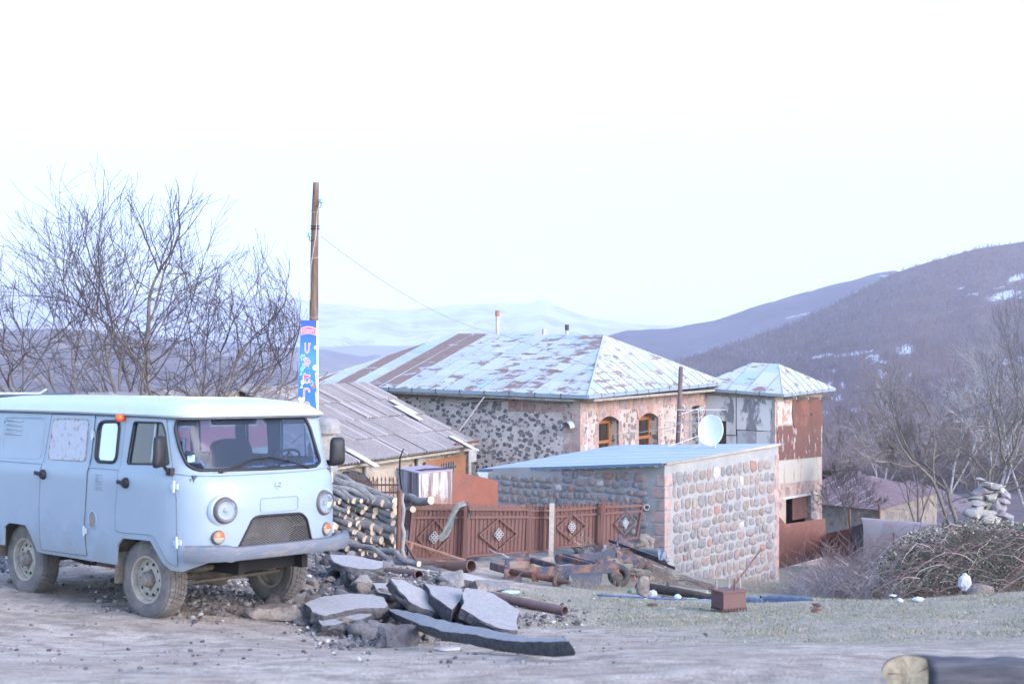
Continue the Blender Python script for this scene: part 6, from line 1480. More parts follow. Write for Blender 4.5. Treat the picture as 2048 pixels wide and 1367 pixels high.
# ------------------------------------------------------------------ firewood stack: every log its own object
bark = rockmat('grey lichened bark', (.16, .15, .15), (.31, .30, .29), (.42, .41, .40), 7)
endg = simple('fresh pale wood end', (.56, .46, .34), .85, .14, 12, c2=(.44, .33, .22))
def log(a, b, r, label, group='cut logs in the firewood stack', bend=.03, endmat=endg, seedv=0, rB=None):
    d = (b - a); n = 7; side = d.normalized().orthogonal(); rq = random.Random(seedv); ph = rq.uniform(0, 6)
    pts = [a.lerp(b, k / n) + (side * math.sin(k * .8 + ph) + Vector((0, 0, 1)) * math.cos(k * .7 + ph)) * bend * (math.sin(math.pi * k / n)) for k in range(n + 1)]
    mb = MB(); mb.tube(pts, [r * (1 + .07 * math.sin(k * 2.1 + ph)) * (1 - .10 * k / n) for k in range(n + 1)], 11)
    mb.m = [0] * (len(mb.f) - 2) + [1, 1]
    return tagmesh('firewood_log', mb, [bark, endmat], label, 'log', group, smooth=False, origin=b)
fr = random.Random(33); used = []
LL = 'peeled-end branch log with its pale sawn end showing in the firewood stack'
# sawn ends seen in the photo region: rows packed
y = 1120; row = 0
toward = Vector((.80, -.58, -.20)).normalized()
for row in range(11):
    py = 1110 - row * 10.6; px = 676 + (6 if row % 2 else 0) - 10
    while px < 795:
        r = fr.uniform(.038, .072); jx = fr.uniform(-4, 4); jy = fr.uniform(-5, 5); e = W(px + jx, py + jy, 22.6 + fr.uniform(-.15, .15) + row * .01)
        dr_ = (toward + Vector((fr.uniform(-.25, .15), fr.uniform(-.2, .2), fr.uniform(-.14, .12)))).normalized(); log(e - dr_ * fr.uniform(1.0, 1.4), e, r, LL, bend=fr.uniform(.01, .05), seedv=int(px * 7 + row))
        px += (r * 2 * 126) * fr.uniform(.92, 1.25)
specials = [((676, 996, 23.6), (720, 1012, 22.9), .06, 'knotted log lying on top at the left edge of the stack'), ((700, 996, 23.9), (752, 1020, 22.7), .065, 'long leaning log across the top of the stack'), ((720, 1003, 24.2), (792, 1022, 22.9), .06, 'curved log on the top right of the stack behind the rusty post'),
            ((745, 990, 24.6), (795, 1003, 23.9), .075, 'rough grey log on the topmost layer of the stack'), ((668, 985, 24.4), (716, 991, 23.9), .05, 'thin crooked log at the back top left of the stack'), ((800, 1000, 24.6), (862, 1000, 23.6), .075, 'stout log with a bright round end resting behind the brown fence'),
            ((800, 1011, 24.2), (826, 1018, 23.6), .055, 'short log wedged between the grey post and the fence'), ((712, 1090, 22.4), (818, 1128, 21.4), .045, 'long thin branch sliding off the front of the stack'), ((760, 1100, 22.0), (838, 1127, 21.2), .05, 'bark-covered branch on the ground in front of the stack')]
for i, (a, b, r, lab) in enumerate(specials): log(W(*a), W(*b), r, lab, 'odd logs around the firewood stack', .05, seedv=900 + i)

# ------------------------------------------------------------------ posts
def post(name, a, b, r0, r1, mat, label, cat='post', n=10, group=None, k=6, wob=.01):
    mb = MB(); pts = [a.lerp(b, i / k) + Vector((math.sin(i * 2.1) * wob, 0, 0)) for i in range(k + 1)]; mb.tube(pts, [r0 + (r1 - r0) * i / k for i in range(k + 1)], n); return tagmesh(name, mb, mat, label, cat, group, smooth=True, auto=50)
post('iron_post', W(795, 1125, 22.3), W(799, 980, 22.3), .033, .033, rust, 'rusty round iron post at the right side of the firewood stack', wob=0)
post('wooden_post', W(806, 1130, 22.4), W(805, 985, 22.4), .040, .032, wood, 'bleached crooked wooden post beside the rusty iron post', wob=.018, k=9)
mb = MB(); mb.tube([W(803, 978, 22.2), W(799, 945, 22.2), W(800, 915, 22.2), W(807, 897, 22.2)], [.012, .014, .013, .010], 6); tagmesh('bent_cable', mb, dark, 'stiff black cable sticking up from the rusty iron post', 'cable', smooth=True)
mb = MB(); pa, pb_ = W(1101, 1146, 25.6), W(1104, 1006, 25.6); mb.beam(pa, pb_, .09, .11, up=(0, 1, 0)); tagmesh('concrete_post', mb, conc, 'grey square concrete post in the middle of the brown fence', 'post')

# ------------------------------------------------------------------ brown iron gates and fence panels
fpaint = rusty('brown painted iron', (.135, .065, .057), (.095, .046, .039), .44, 5, rust2=(.15, .085, .07), bump=.001)
silver = simple('silver painted rosette', (.30, .31, .32), .5, .15, 20)
def fpanel(P4, label, sheet=(0, 1), spikes=True, rails=True, diamond=True, nbar=16, torn=False):
    """P4: bottom-left, bottom-right, top-right, top-left world points"""
    bl, br, tr_, tl = P4
    o = thing('fence_panel', label, 'fence', bl, 'brown iron fence panels'); f = lambda u, v, d=0.0: bl.lerp(br, u).lerp(tl.lerp(tr_, u), v) + nn * d
    nn = (br - bl).cross(tl - bl).normalized()
    if nn.y > 0: nn = -nn
    fi = link('frame', MB().beam(f(0, .02), f(0, 1, .0), .045, .045, up=nn).beam(f(1, .02), f(1, 1), .045, .045, up=nn).beam(f(0.01, .06, .004), f(.99, .06, .004), .04, .05, up=nn).beam(f(.01, .78, .004), f(.99, .78, .004), .04, .04, up=nn).beam(f(.01, .93, .004), f(.99, .93, .004), .04, .04, up=nn), fpaint, o)
    mb = MB(); u0, u1 = sheet; n = max(4, int(44 * (u1 - u0)));
    if u1 > u0:
        V = []
        for k in range(n + 1):
            u = u0 + (u1 - u0) * k / n; z = (0, .007, .007, 0)[k % 4]; V += [f(u, .02, -.012 - z), f(u, 1.02 if not torn else .98 - .25 * max(0, (u - u0) / (u1 - u0) - .6), -.012 - z)]
        mb.add(V, [(2 * k, 2 * k + 2, 2 * k + 3, 2 * k + 1) for k in range(n)]); link('sheet', mb, fpaint, o, fix=False)
    for k in range(nbar):
        u = (k + .5) / nbar; mb = MB(); mb.beam(f(u, .06, .004), f(u, 1.0 if spikes else .93, .004), .009, .009, up=nn)
        if spikes: c = f(u, 1.0, .022); up_ = (f(u, 1) - f(u, 0)).normalized(); mb.tube([c, c + up_ * .02, c + up_ * .085], [.006, .016, .001], 6)
        link('bar', mb, fpaint, o)
    mb = MB(); w_ = (br - bl).length; h_ = (tl - bl).length
    for k in range(int(w_ / .085)):          # scrolls between the two top rails
        u = (k + .5) / int(w_ / .085); c = f(u, .855, .02); ud = (br - bl).normalized(); vd = (tl - bl).normalized(); mb.tube([c + ud * math.cos(a) * .03 + vd * math.sin(a) * .055 for a in [-1.4 + i * .35 for i in range(9)]], .005, 4, cap=False)
    link('scrolls', mb, fpaint, o)['kind'] = 'stuff'
    if diamond:
        mb = MB(); cu_, cv_ = (.5, .42) if diamond is True else diamond; D4 = [f(cu_ - .30, cv_, .035), f(cu_, cv_ + .31, .035), f(cu_ + .30, cv_, .035), f(cu_, cv_ - .31, .035)]
        for i in range(4): mb.beam(D4[i], D4[(i + 1) % 4], .022, .02, up=nn)
        link('diamond', mb, fpaint, o)
        mb = MB(); ud = (br - bl).normalized(); vd = (tl - bl).normalized(); c0 = f(cu_, cv_, .045)
        for i in range(-1, 2):
            for j in range(-1, 2):
                if abs(i) + abs(j) > 1 and False: continue
                c = c0 + (ud * (i + j) + vd * (i - j)) * .034; pts = [c + (ud * math.cos(a) + vd * math.sin(a)) * .030 for a in [q * math.pi / 6 for q in range(13)]]; mb.tube(pts, .009, 5, cap=False)
        link('rosette', mb, silver, o)
    return o
FP = [((815, 1128, 24.0), (926, 1118, 24.6), (930, 1010, 24.6), (826, 1008, 24.0), 'left brown fence panel sagging behind the fallen wire frame', (0, 1), False, (.42, .44)), 
      ((930, 1118, 24.6), (1054, 1108, 25.4), (1060, 1012, 25.4), (932, 1010, 24.6), 'brown gate leaf with a silver rosette between the two upright rails', (0, 1), False, (.50, .45)),
      ((1058, 1108, 25.6), (1098, 1104, 25.9), (1100, 1014, 25.9), (1060, 1014, 25.6), 'narrow brown fence section left of the concrete post', (0, 1), True, None),
      ((1108, 1100, 26.0), (1205, 1090, 26.9), (1207, 1008, 26.9), (1109, 1014, 26.0), 'brown fence panel with a rosette right of the concrete post', (0, 1), True, (.32, .52)),
      ((1208, 1090, 27.0), (1272, 1078, 27.9), (1285, 1005, 27.9), (1208, 1008, 27.0), 'half-open brown fence panel whose bars show the shed wall', (0, .42), True, (.55, .50))]
for bl, br, tr_, tl, lab, sh, sp__, dm in FP:
    w_ = br[0] - bl[0]; fpanel([W(*bl), W(*br), W(*tr_), W(*tl)], lab, sh, sp__, True, dm, max(5, int(w_ / 7.6)))
for (a, b, lab) in (((928, 1128, 24.45), (933, 1003, 24.45), 'thick brown gate post left of the middle gate leaf'), ((1054, 1118, 25.4), (1058, 1006, 25.4), 'brown gate post right of the middle gate leaf'), ((1201, 1098, 26.7), (1207, 1000, 26.7), 'brown fence post before the half-open panel')):
    mb = MB(); mb.beam(W(*a), W(*b), .07, .07, up=(0, 1, 0)); tagmesh('gate_post', mb, fpaint, lab, 'post')
# grey cloth over the gate
mb = MB(); V = []; path = [(915, 1016), (930, 1006), (922, 1012), (906, 1028), (898, 1045), (893, 1062), (885, 1075), (880, 1078)]
for i, (a, b) in enumerate([(938, 1036), (938, 1020), (931, 1005), (917, 1010), (908, 1024), (902, 1040), (897, 1055), (889, 1070), (879, 1078)]):
    for j in range(5): V.append(W(a + (j - 2) * (1.7 + (i in (5, 6, 7)) * 1.2) , b + (j - 2) * 2.2, (24.28 if i < 2 else 23.9) + .03 * math.sin(i * 1.7 + j * 2.2)))
mb.add(V, [(5 * i + j, 5 * i + j + 1, 5 * i + j + 6, 5 * i + j + 5) for i in range(8) for j in range(4)]); tagmesh('grey_cloth', mb, simple('weathered grey green cloth', (.20, .22, .215), .95, .3, 14, .004), 'torn grey-green cloth draped over the brown gate', 'cloth', fix=False, smooth=True)
# fallen triangular wire frame
wf = thing('wire_frame_gate', 'fallen orange-rusty angle-iron frame with torn wire mesh leaning on the left panel', 'frame', W(812, 1085, 22.9))
A3, B3, C3 = W(808, 1080, 22.9), W(930, 1120, 22.6), W(845, 1142, 22.2)
orr = rusty('orange angle iron', (.36, .20, .14), (.20, .09, .06), .45, 6, rust2=(.30, .16, .11))
mb = MB(); mb.beam(A3, B3, .04, .03); link('top_bar', mb, orr, wf); mb = MB(); mb.beam(A3, C3, .035, .03); link('side_bar', mb, rust, wf); mb = MB(); mb.beam(A3.lerp(B3, .14), A3.lerp(C3, .36), .03, .02); link('brace', mb, orr, wf)
mb = MB()
for k in range(26):
    f = (k + 1) / 27; mb.tube([A3.lerp(B3, f), A3.lerp(C3, f) + Vector((0, .02 * math.sin(k), 0))], .0028, 4, cap=False); mb.tube([A3.lerp(B3, f), C3.lerp(B3, f)], .0028, 4, cap=False)
link('wire_mesh', mb, rust, wf)
# spiked railing behind the firewood, tractor tyre, rusty tank
rl = thing('spiked_railing', 'low rusty spiked railing behind the firewood stack', 'railing', W(680, 1000, 25.0))
for y0 in (969, 984): mb = MB(); mb.beam(W(672, y0, 25.0), W(798, y0, 24.7), .03, .03); link('rail', mb, rust, rl)
for k in range(16): px = 676 + k * 7.9; mb = MB(); a = W(px, 1004, 25 - k * .02); b = W(px, 962, 25 - k * .02); mb.tube([a, b, b + Vector((0, 0, .03)), b + Vector((0, 0, .09))], [.008, .008, .016, .001], 6); link('spike', mb, rust, rl)
mb = MB(); a = W(738, 985, 24.9); mb.hexa([W(px, py, D) for D in (24.75, 24.85) for px, py in ((729, 1008), (745, 1010), (744, 961), (729, 962))]); link('plate', mb, rustdark, rl)
tt = thing('tractor_tyre', 'big black tractor tyre standing behind the spiked railing', 'tyre', W(703, 1000, 27.5)); c = W(702, 985, 27.5)
mb = MB(); ax = Vector((.25, -1, .1)).normalized(); mb.lathe(c, ax, [(.20, -.16), (.30, -.19), (.38, -.15), (.41, -.08), (.41, .08), (.38, .15), (.30, .19), (.20, .16), (.19, 0)], 40, closed=True); link('tyre', mb, blackrub, tt, smooth=True)
for k in range(24):
    a = 2 * math.pi * k / 24; x_ = ax.orthogonal().normalized(); y_ = ax.cross(x_); u = x_ * math.cos(a) + y_ * math.sin(a); mb = MB(); mb.beam(c + u * .415 + ax * .02, c + (x_ * math.cos(a + .2) + y_ * math.sin(a + .2)) * .40 + ax * (.15 if k % 2 else -.15), .05, .04, up=u); link('lug', mb, blackrub, tt)
tk = thing('rusty_tank', 'boxy iron tank with white and rust streaks behind the fence', 'tank', W(850, 1010, 28.0))
streak = NT('white and rust streaked iron'); v = streak.coord(); n = streak.noise(streak.mapping(v, (3.2, 3.2, .22)), 1.6, 8, .7, .2); n2 = streak.noise(v, 3.2, 6, .7); sepz = streak.node('ShaderNodeSeparateXYZ'); streak.t.links.new(v, sepz.inputs[0])
c = streak.ramp(n, [(.36, (.13, .06, .05)), (.45, (.22, .19, .20)), (.52, (.46, .43, .42)), (.60, (.36, .34, .35)), (.66, (.17, .075, .055))]); c = streak.mix(streak.ramp(streak.math('SUBTRACT', streak.math('ADD', n2, 0.0), streak.math('MULTIPLY', sepz.outputs[2], .35)), [(.40, 0.0), (.55, .85)]), c, (.19, .09, .06)); streak.fin(c, .7)
T1, T2, T3 = W(793, 938, 28.6), W(838, 948, 27.4), W(905, 941, 28.2); T4 = T1 + T3 - T2; zbk = -1.8
mb = MB(); B4 = [Vector((p.x, p.y, zbk)) for p in (T1, T2, T3, T4)]; mb.hexa(B4 + [T1, T2, T3, T4]); link('box', mb, streak.m, tk)
mb = MB(); mb.hexa([p + Vector((0, 0, -.0)) + (p - (T1 + T2 + T3 + T4) / 4) * .015 for p in (T1, T2, T3, T4)] + [p + Vector((0, 0, .03)) + (p - (T1 + T2 + T3 + T4) / 4) * .015 for p in (T1, T2, T3, T4)]); link('lid', mb, simple('purple brown lid', (.30, .24, .28), .6, .2, 3), tk)
mb = MB(); mb.tube([W(822, 943, 28.0), W(850, 938, 27.8), W(890, 936, 28.1), W(912, 932, 28.2)], .018, 8); tagmesh('rubber_hose', mb, blackrub, 'black hose lying across the top of the boxy tank', 'hose', smooth=True)
mb = MB(); mb.prism([W(906, 1010, 28.2), W(995, 1010, 29.3), W(996, 962, 29.3), W(958, 952, 28.8), W(906, 942, 28.2)], (0, .012, 0)); tagmesh('rust_sheet', mb, rusty('bright red rust sheet', (.21, .075, .05), (.13, .055, .04), .42, 2.2, rust2=(.20, .08, .06)), 'slant-topped red-rusty sheet between the boxy tank and the shed', 'metal sheet')

# ------------------------------------------------------------------ old truck frame
def px_beam(mb, a, b, w_, h_, m=0, up=(0, 0, 1)): mb.beam(a, b, w_, h_, m, up); return mb
frm = rusty('dark blue frame paint over rust', (.045, .055, .085), (.15, .07, .045), .47, 4, rust2=(.24, .12, .075), bump=.003)
tf = thing('truck_frame', 'rusted dark blue truck frame with a wheel hub lying on the grass', 'truck frame', WG(1120, 1165, 0))
D1, D2 = 21.0, 22.4
fa, fb = W(1008, 1147, D1 + .2), W(1238, 1135, D1 + .9); ga, gb = W(1012, 1130, 22.6), W(1230, 1108, 23.4)
def chan(a, b, h_, w_, name, lab=None):
    mb = MB(); d = (b - a).normalized(); sd_ = d.cross(Vector((0, 0, 1))).normalized(); mb.beam(a, b, .012, h_); mb.beam(a + sd_ * -.03 + Vector((0, 0, h_ / 2)), b + sd_ * -.03 + Vector((0, 0, h_ / 2)), w_, .014); mb.beam(a + sd_ * -.03 - Vector((0, 0, h_ / 2)), b + sd_ * -.03 - Vector((0, 0, h_ / 2)), w_, .014); q = link(name, mb, frm, tf); 
    if lab: q['label'] = lab
chan(fa, fb, .125, .07, 'side_rail'); chan(ga.lerp(gb, .48), gb, .11, .07, 'side_rail'); chan(W(1010, 1124, 21.9), W(1062, 1121, 22.3), .10, .06, 'cross_member'); chan(W(980, 1131, 21.4), W(1010, 1139, 21.2), .10, .06, 'side_rail')
for a, b in (((1062, 1120, 22.3), (1112, 1134, 21.5)), ((1111, 1113, 22.6), (1180, 1131, 21.9)), ((1125, 1111, 22.8), (1192, 1130, 22.0)), ((1011, 1122, 21.9), (1012, 1142, 21.3))): chan(W(*a), W(*b), .07, .05, 'cross_member')
mb = MB(); mb.prism([W(1013, 1122, 21.88), W(1060, 1121, 22.28), W(1063, 1136, 22.1), W(1018, 1141, 21.6)], (0, .01, 0)); link('end_plate', mb, rusty('olive rusty plate', (.20, .17, .13), (.22, .11, .07), .5, 6), tf)
mb = MB(); mb.prism([W(1108, 1112, 22.7), W(1150, 1108, 22.9), W(1152, 1124, 22.8), W(1112, 1130, 22.5)], (0, .01, 0)); link('end_plate', mb, frm, tf)
for px in (1038, 1133, 1230):
    mb = MB(); p = W(px, 1158 - (px - 1038) * .06, 20.9 + (px - 1038) * .003); mb.box(p, (.10, .05, .10), Matrix.Rotation(.3, 3, 'Y'), taper=.6); mb.beam(p + Vector((-.03, -.03, .02)), p + Vector((.05, -.03, .12)), .02, .02); link('spring_bracket', mb, frm, tf)
c = W(1117, 1160, 20.75); ax = Vector((.80, -.58, -.06)).normalized()
mb = MB(); mb.lathe(c, ax, [(0, -.03), (.115, -.03), (.118, -.012), (.108, .0), (.06, .012), (.05, .05), (.035, .10), (.03, .17), (.026, .21), (0, .215)], 28); hb = link('wheel_hub', mb, rustdark, tf, smooth=True, auto=35)
mb = MB(); mb.tube([c - ax * .03, c - ax * .9], .045, 12); sub('axle', mb, rust, hb, tf, smooth=True)
mb = MB(); mb.box(c - ax * .42, (.10, .12, .14)); sub('axle_clamp', mb, rust, hb, tf)
mb = MB(); V = []
p0, p1 = W(1140, 1152, 20.9), W(1215, 1152, 21.4)
mb.prism([W(1142, 1152, 21.1), W(1205, 1150, 21.3), W(1200, 1172, 21.2), W(1188, 1183, 21.1), W(1160, 1183, 21.0), W(1150, 1172, 21.05)], (0, .3, 0)); tagmesh('dark_drum', mb, simple('dusty black tank', (.06, .06, .07), .8, .4, 6, .004), 'dented black drum half under the truck frame', 'drum')
mb = MB(); c = W(1238, 1150, 22.2); mb.lathe(c, Vector((.3, -.9, .5)).normalized(), [(.08, -.05), (.13, -.07), (.17, -.05), (.185, 0), (.17, .05), (.13, .07), (.08, .05)], 28, closed=True); tagmesh('small_tyre', mb, blackrub, 'worn black tyre under the right end of the truck frame', 'tyre', smooth=True)
mb = MB(); mb.tube([WG(1010, 1195 - 70, .08), WG(960, 1140, .12)], .02, 6)
mb = MB(); mb.tube([W(977, 1096, 23.5), W(990, 1104, 23.3), W(1005, 1108, 23.1), W(1027, 1121, 22.6)], [.010, .014, .014, .013], 6); tagmesh('peeled_stick', mb, simple('bleached stick', (.45, .42, .39), .8, .15, 10), 'crooked bleached stick leaning in front of the brown gate', 'stick', smooth=True)
mb = MB(); mb.tube([WG(1058, 1132, .09), WG(1100, 1118, .1)], [.09, .07], 12); tagmesh('old_log', mb, simple('old tan log', (.27, .22, .18), .95, .25, 8, .006), 'tan decayed log on the ground between the fence and the truck frame', 'log', smooth=True, auto=50)
# scrap heap by the shed corner: separate bent irons
sc = random.Random(77)
labs = ['long dark angle iron slanting over the scrap heap', 'thick black channel iron pointing down to the shed corner', 'bent flat bar crossing the middle of the scrap heap', 'curved pale strip on the left of the scrap heap', 'perforated steel strip with round holes at the right end of the scrap heap', 'short rusty beam lying low in the scrap heap', 'dark beam running back to the fence from the truck frame', 'thin crooked rod on top of the scrap heap']
segs = [((1218, 1078, 26.5), (1330, 1118, 25.0), .05, .05), ((1265, 1095, 26.2), (1335, 1122, 25.2), .07, .09), ((1200, 1105, 25.0), (1290, 1090, 26.4), .04, .02), ((1180, 1118, 24.0), (1212, 1130, 23.2), .03, .05), ((1316, 1122, 24.6), (1350, 1136, 24.3), .012, .05), ((1232, 1146, 23.2), (1300, 1150, 23.6), .09, .14), ((1195, 1112, 23.6), (1240, 1102, 25.2), .06, .09), ((1232, 1090, 26.0), (1212, 1122, 24.6), .016, .016)]
for (a, b, w_, h_), lab in zip(segs, labs):
    mb = MB(); A_, B_ = W(*a), W(*b)
    if w_ > .02: mb.beam(A_, B_, w_, .012); mb.beam(A_ + Vector((0, w_ / 2, -h_ / 2)), B_ + Vector((0, w_ / 2, -h_ / 2)), .012, h_)
    else: mb.beam(A_, B_, w_, h_)
    tagmesh('scrap_iron', mb, sc.choice([rustdark, frm, rustdark]), lab, 'scrap metal', 'bent irons on the scrap heap')
labs2 = ['crumpled blue-black sheet at the top of the scrap heap', 'twisted grey sheet left of the tan block', 'buckled dark panel low in the middle of the scrap heap', 'torn brown sheet near the wire mesh roll', 'dented mudguard at the left edge of the scrap heap', 'folded black tin scrap at the foot of the fence', 'small rusty plate standing near the shed corner']
for (px, py, D, w_, h_), lab in zip([(1250, 1090, 26.2, .35, .16), (1240, 1108, 25.4, .5, .2), (1262, 1118, 24.8, .55, .18), (1290, 1130, 24.4, .3, .16), (1205, 1122, 24.0, .45, .15), (1228, 1098, 26.0, .4, .12), (1325, 1110, 25.0, .16, .2)], labs2):
    mb = MB(); c = W(px, py, D); V = []; n = 6; a = sc.uniform(-.5, .5)
    for j in range(4):
        for i in range(n): u = (i / (n - 1) - .5) * w_; v = (j / 3 - .5) * h_; V.append(c + Vector((u * math.cos(a), v * .9 + u * math.sin(a) * .3, v * .8 - u * .25 + sc.uniform(-.035, .035))))
    mb.add(V, [(j * n + i, j * n + i + 1, j * n + i + n + 1, j * n + i + n) for j in range(3) for i in range(n - 1)]); b = len(mb.v); mb.add([p + Vector((0, .004, -.006)) for p in V], [(j * n + i + n, j * n + i + n + 1, j * n + i + 1, j * n + i) for j in range(3) for i in range(n - 1)])
    tagmesh('scrap_sheet', mb, sc.choice([frm, rustdark, simple('bluish scrap tin', (.13, .15, .19), .6, .4, 6)]), lab, 'scrap metal', 'crumpled sheets on the scrap heap', fix=False)
for k in range(46):
    px = sc.uniform(1185, 1345); f = (px - 1185) / 160; D = sc.uniform(23.2, 27.5); sz = sc.choice([.08, .12, .16, .22]); stone_at(px, D, sz, sc.choice([r_tan, r_grey, r_dark]), 'stone lying among the scrap iron by the shed corner', 'stones in the scrap heap')
# roll of chain-link mesh
mr = thing('mesh_roll', 'rusty chain-link mesh roll sloping down in front of the shed wall', 'wire mesh', W(1370, 1170, 25))
a, b = W(1292, 1152, 24.2), W(1448, 1188, 25.0); d = (b - a).normalized(); x_ = d.orthogonal().normalized(); y_ = d.cross(x_); L = (b - a).length
for layer, (r0, r1) in enumerate(((.20, .10), (.15, .07))):
    mb = MB()
    for sgn in (1, -1):
        for k in range(18):
            pts = []
            for i in range(22): f = i / 21; an = 2 * math.pi * (k / 34) + sgn * f * 7.0 * (L / 1.4); r_ = r0 + (r1 - r0) * f + .012 * math.sin(9 * f + k); pts.append(a + d * L * f + (x_ * math.cos(an) + y_ * math.sin(an)) * r_)
            mb.tube(pts, .0032, 3, cap=False)
    link('wire', mb, simple('rusty grey wire', (.17, .13, .115), .85, .35, 20), mr)
mb = MB(); mb.prism([W(1280, 1160, 24.3), W(1300, 1145, 24.5), W(1440, 1180, 25.3), W(1436, 1198, 24.8), W(1330, 1186, 24.0)], (0, .25, 0)); 
mb = MB(); mb.tube([WG(1278, 1172, .10), WG(1350, 1182, .08), WG(1428, 1194, .05)], [.075, .065, .04], 10); tagmesh('rotten_trunk', mb, simple('dark rotten wood', (.07, .055, .045), .95, .4, 8, .01), 'dark rotten trunk under the chain-link roll', 'log', smooth=True)
mb = MB(); rockmesh(mb, WG(1288, 1178, .16), .12, .10, .19, sc, 0, 2, .10, rot=Matrix.Identity(3)); tagmesh('stone_block', mb, r_tan, 'upright pale tan stone block in front of the chain-link roll', 'stone', smooth=True, auto=30)
# iron box with prongs, leaning rod
ib = thing('iron_box', 'brown iron box bristling with pegs on top and a comb of tines below', 'farm implement', WG(1457, 1205, 0))
c = WG(1457, 1198, .14); rz_ = Matrix.Rotation(.45, 3, 'Z'); c.z += 0
brn = rusty('brown implement paint', (.14, .075, .07), (.10, .045, .04), .4, 4)
mb = MB(); mb.box(c, (.32, .26, .22), rz_); mb.box(c + Vector((0, 0, .115)), (.36, .30, .02), rz_); link('box', mb, brn, ib)
for i, (u, v) in enumerate(((-.12, .08), (.02, -.10), (.06, .08), (.15, -.02))): p = c + rz_ @ Vector((u, v, .12)); mb = MB(); mb.tube([p, p + Vector((.0, 0, .07)), p + Vector((0, 0, .14))], [.016, .013, .006], 8); link('peg', mb, simple('worn peg', (.33, .26, .23), .8, .3) if i != 1 else brn, ib)
for k in range(16):
    e = k / 15; p = c + rz_ @ (Vector((-.16 + .32 * e, -.14, -.10)) if k % 2 else Vector((-.17, -.13 + .26 * e, -.10))); mb = MB(); mb.tube([p + Vector((0, 0, .02)), p + Vector((0, 0, -.07)), p + Vector((.0, -.02, -.12))], .006, 5); link('tine', mb, rustdark, ib)
mb = MB(); mb.tube([WG(1462, 1178, .1), W(1523, 1097, 24.5)], .013, 8); tagmesh('iron_rod', mb, rust, 'straight rusty rod leaning up from the iron box against the shed wall', 'rod', smooth=True)
# blue hose, bags, litter
mb = MB(); mb.tube([WG(px, py, .02) for px, py in ((1195, 1189), (1240, 1191), (1290, 1194), (1340, 1197), (1392, 1199), (1440, 1203))], .014, 6); tagmesh('blue_hose', mb, simple('faded blue hose', (.10, .17, .33), .6, .2), 'faded blue hose lying along the rim of the grass', 'hose', smooth=True)
def crumple(px, py, h, w_, hh, mat, label, cat='litter', name='plastic_litter', group=None, sub_=3):
    mb = MB(); w_ *= .72; hh *= .8; c = WG(px, py, h); bm = bmesh.new(); bmesh.ops.create_icosphere(bm, subdivisions=sub_, radius=1); off = Vector((px, py, 0)); V = []
    for v in bm.verts: p = v.co; k = 1 + .30 * noise.noise(p * 2.3 + off) + .16 * noise.noise(p * 6 + off); V.append(c + Vector((p.x * w_ * k, p.y * w_ * .7 * k, p.z * hh * k)))
    mb.add(V, [tuple(q.index for q in f.verts) for f in bm.faces]); bm.free(); return tagmesh(name, mb, mat, label, cat, group, smooth=True, auto=28)
wbag = simple('white plastic bag', (.46, .48, .53), .4, .12, 9, .006, 30)
dbl = NT('dark blue rubber sheet'); dbl.bump(dbl.noise(dbl.coord(), 8, 5, .6), .01); dbl = dbl.fin((.035, .055, .095), .45)
crumple(1228 - 320, 1231, .06, .075, .065, wbag, 'crumpled white plastic bag in the gap between the asphalt slabs', 'bag', 'plastic_bag')
crumple(1929, 1163, .20, .115, .125, simple('tied white sack', (.40, .42, .50), .5, .22, 14, .01, 24), 'round white tied sack in front of the bramble', 'bag', 'plastic_bag')
crumple(1836, 1198, .04, .10, .04, wbag, 'crushed white bag at the foot of the bramble'); crumple(1800, 1201, .03, .06, .04, wbag, 'small white bag left of the crushed one at the foot of the bramble'); crumple(1785, 1190, .06, .07, .02, wbag, 'flat white scrap below the dry shrub')
crumple(1355, 1193, .03, .07, .05, simple('mint carton', (.45, .62, .60), .5, .2, 12), 'mint-white carton beside the chain-link roll'); crumple(1306, 1187, .04, .08, .07, wbag, 'white rag leaning on the tan stone block'); crumple(1260, 1182, .03, .05, .035, simple('green bottle', (.05, .16, .08), .3, .2), 'small green bottle near the tan stone block', 'bottle', 'bottle')
crumple(1410, 1200, .02, .16, .02, simple('blue plastic sheet', (.08, .24, .52), .5, .2, 8), 'bright blue plastic strip left of the iron box'); crumple(1385, 1196, .015, .11, .012, simple('green film', (.20, .45, .30), .5, .2), 'pale green film beside the bright blue strip')
crumple(1345, 1216, .012, .10, .012, simple('grey paper', (.50, .48, .48), .8, .2), 'flat grey paper on the grass below the mint carton'); crumple(1440, 1213, .012, .08, .012, simple('grey paper', (.5, .48, .48)), 'flat pale paper on the grass left of the black tyre sheet'); crumple(1020, 1183, .02, .17, .02, simple('pale blue film', (.42, .58, .64), .4, .15), 'pale blue plastic film on the grass before the truck frame')
crumple(895, 1296, .015, .15, .012, simple('grey paper', (.5, .48, .48)), 'flat pale board at the foot of the kerb-like slab'); crumple(1305, 1209, .02, .10, .025, rustdark, 'dark twisted scrap on the grass near the blue hose'); crumple(1300, 1143 + 45, .02, .04, .03, wbag, 'small white lump right of the green bottle')
for k in range(34):
    px = sc.uniform(1180, 1460); crumple(px, sc.uniform(1176, 1204), .01, sc.uniform(.015, .04), sc.uniform(.01, .02), sc.choice([wbag, simple('grey paper', (.5, .48, .48)), rustdark]), 'small scrap of litter along the grass rim', 'litter', 'litter_scrap', 'litter scraps along the grass rim', 1)
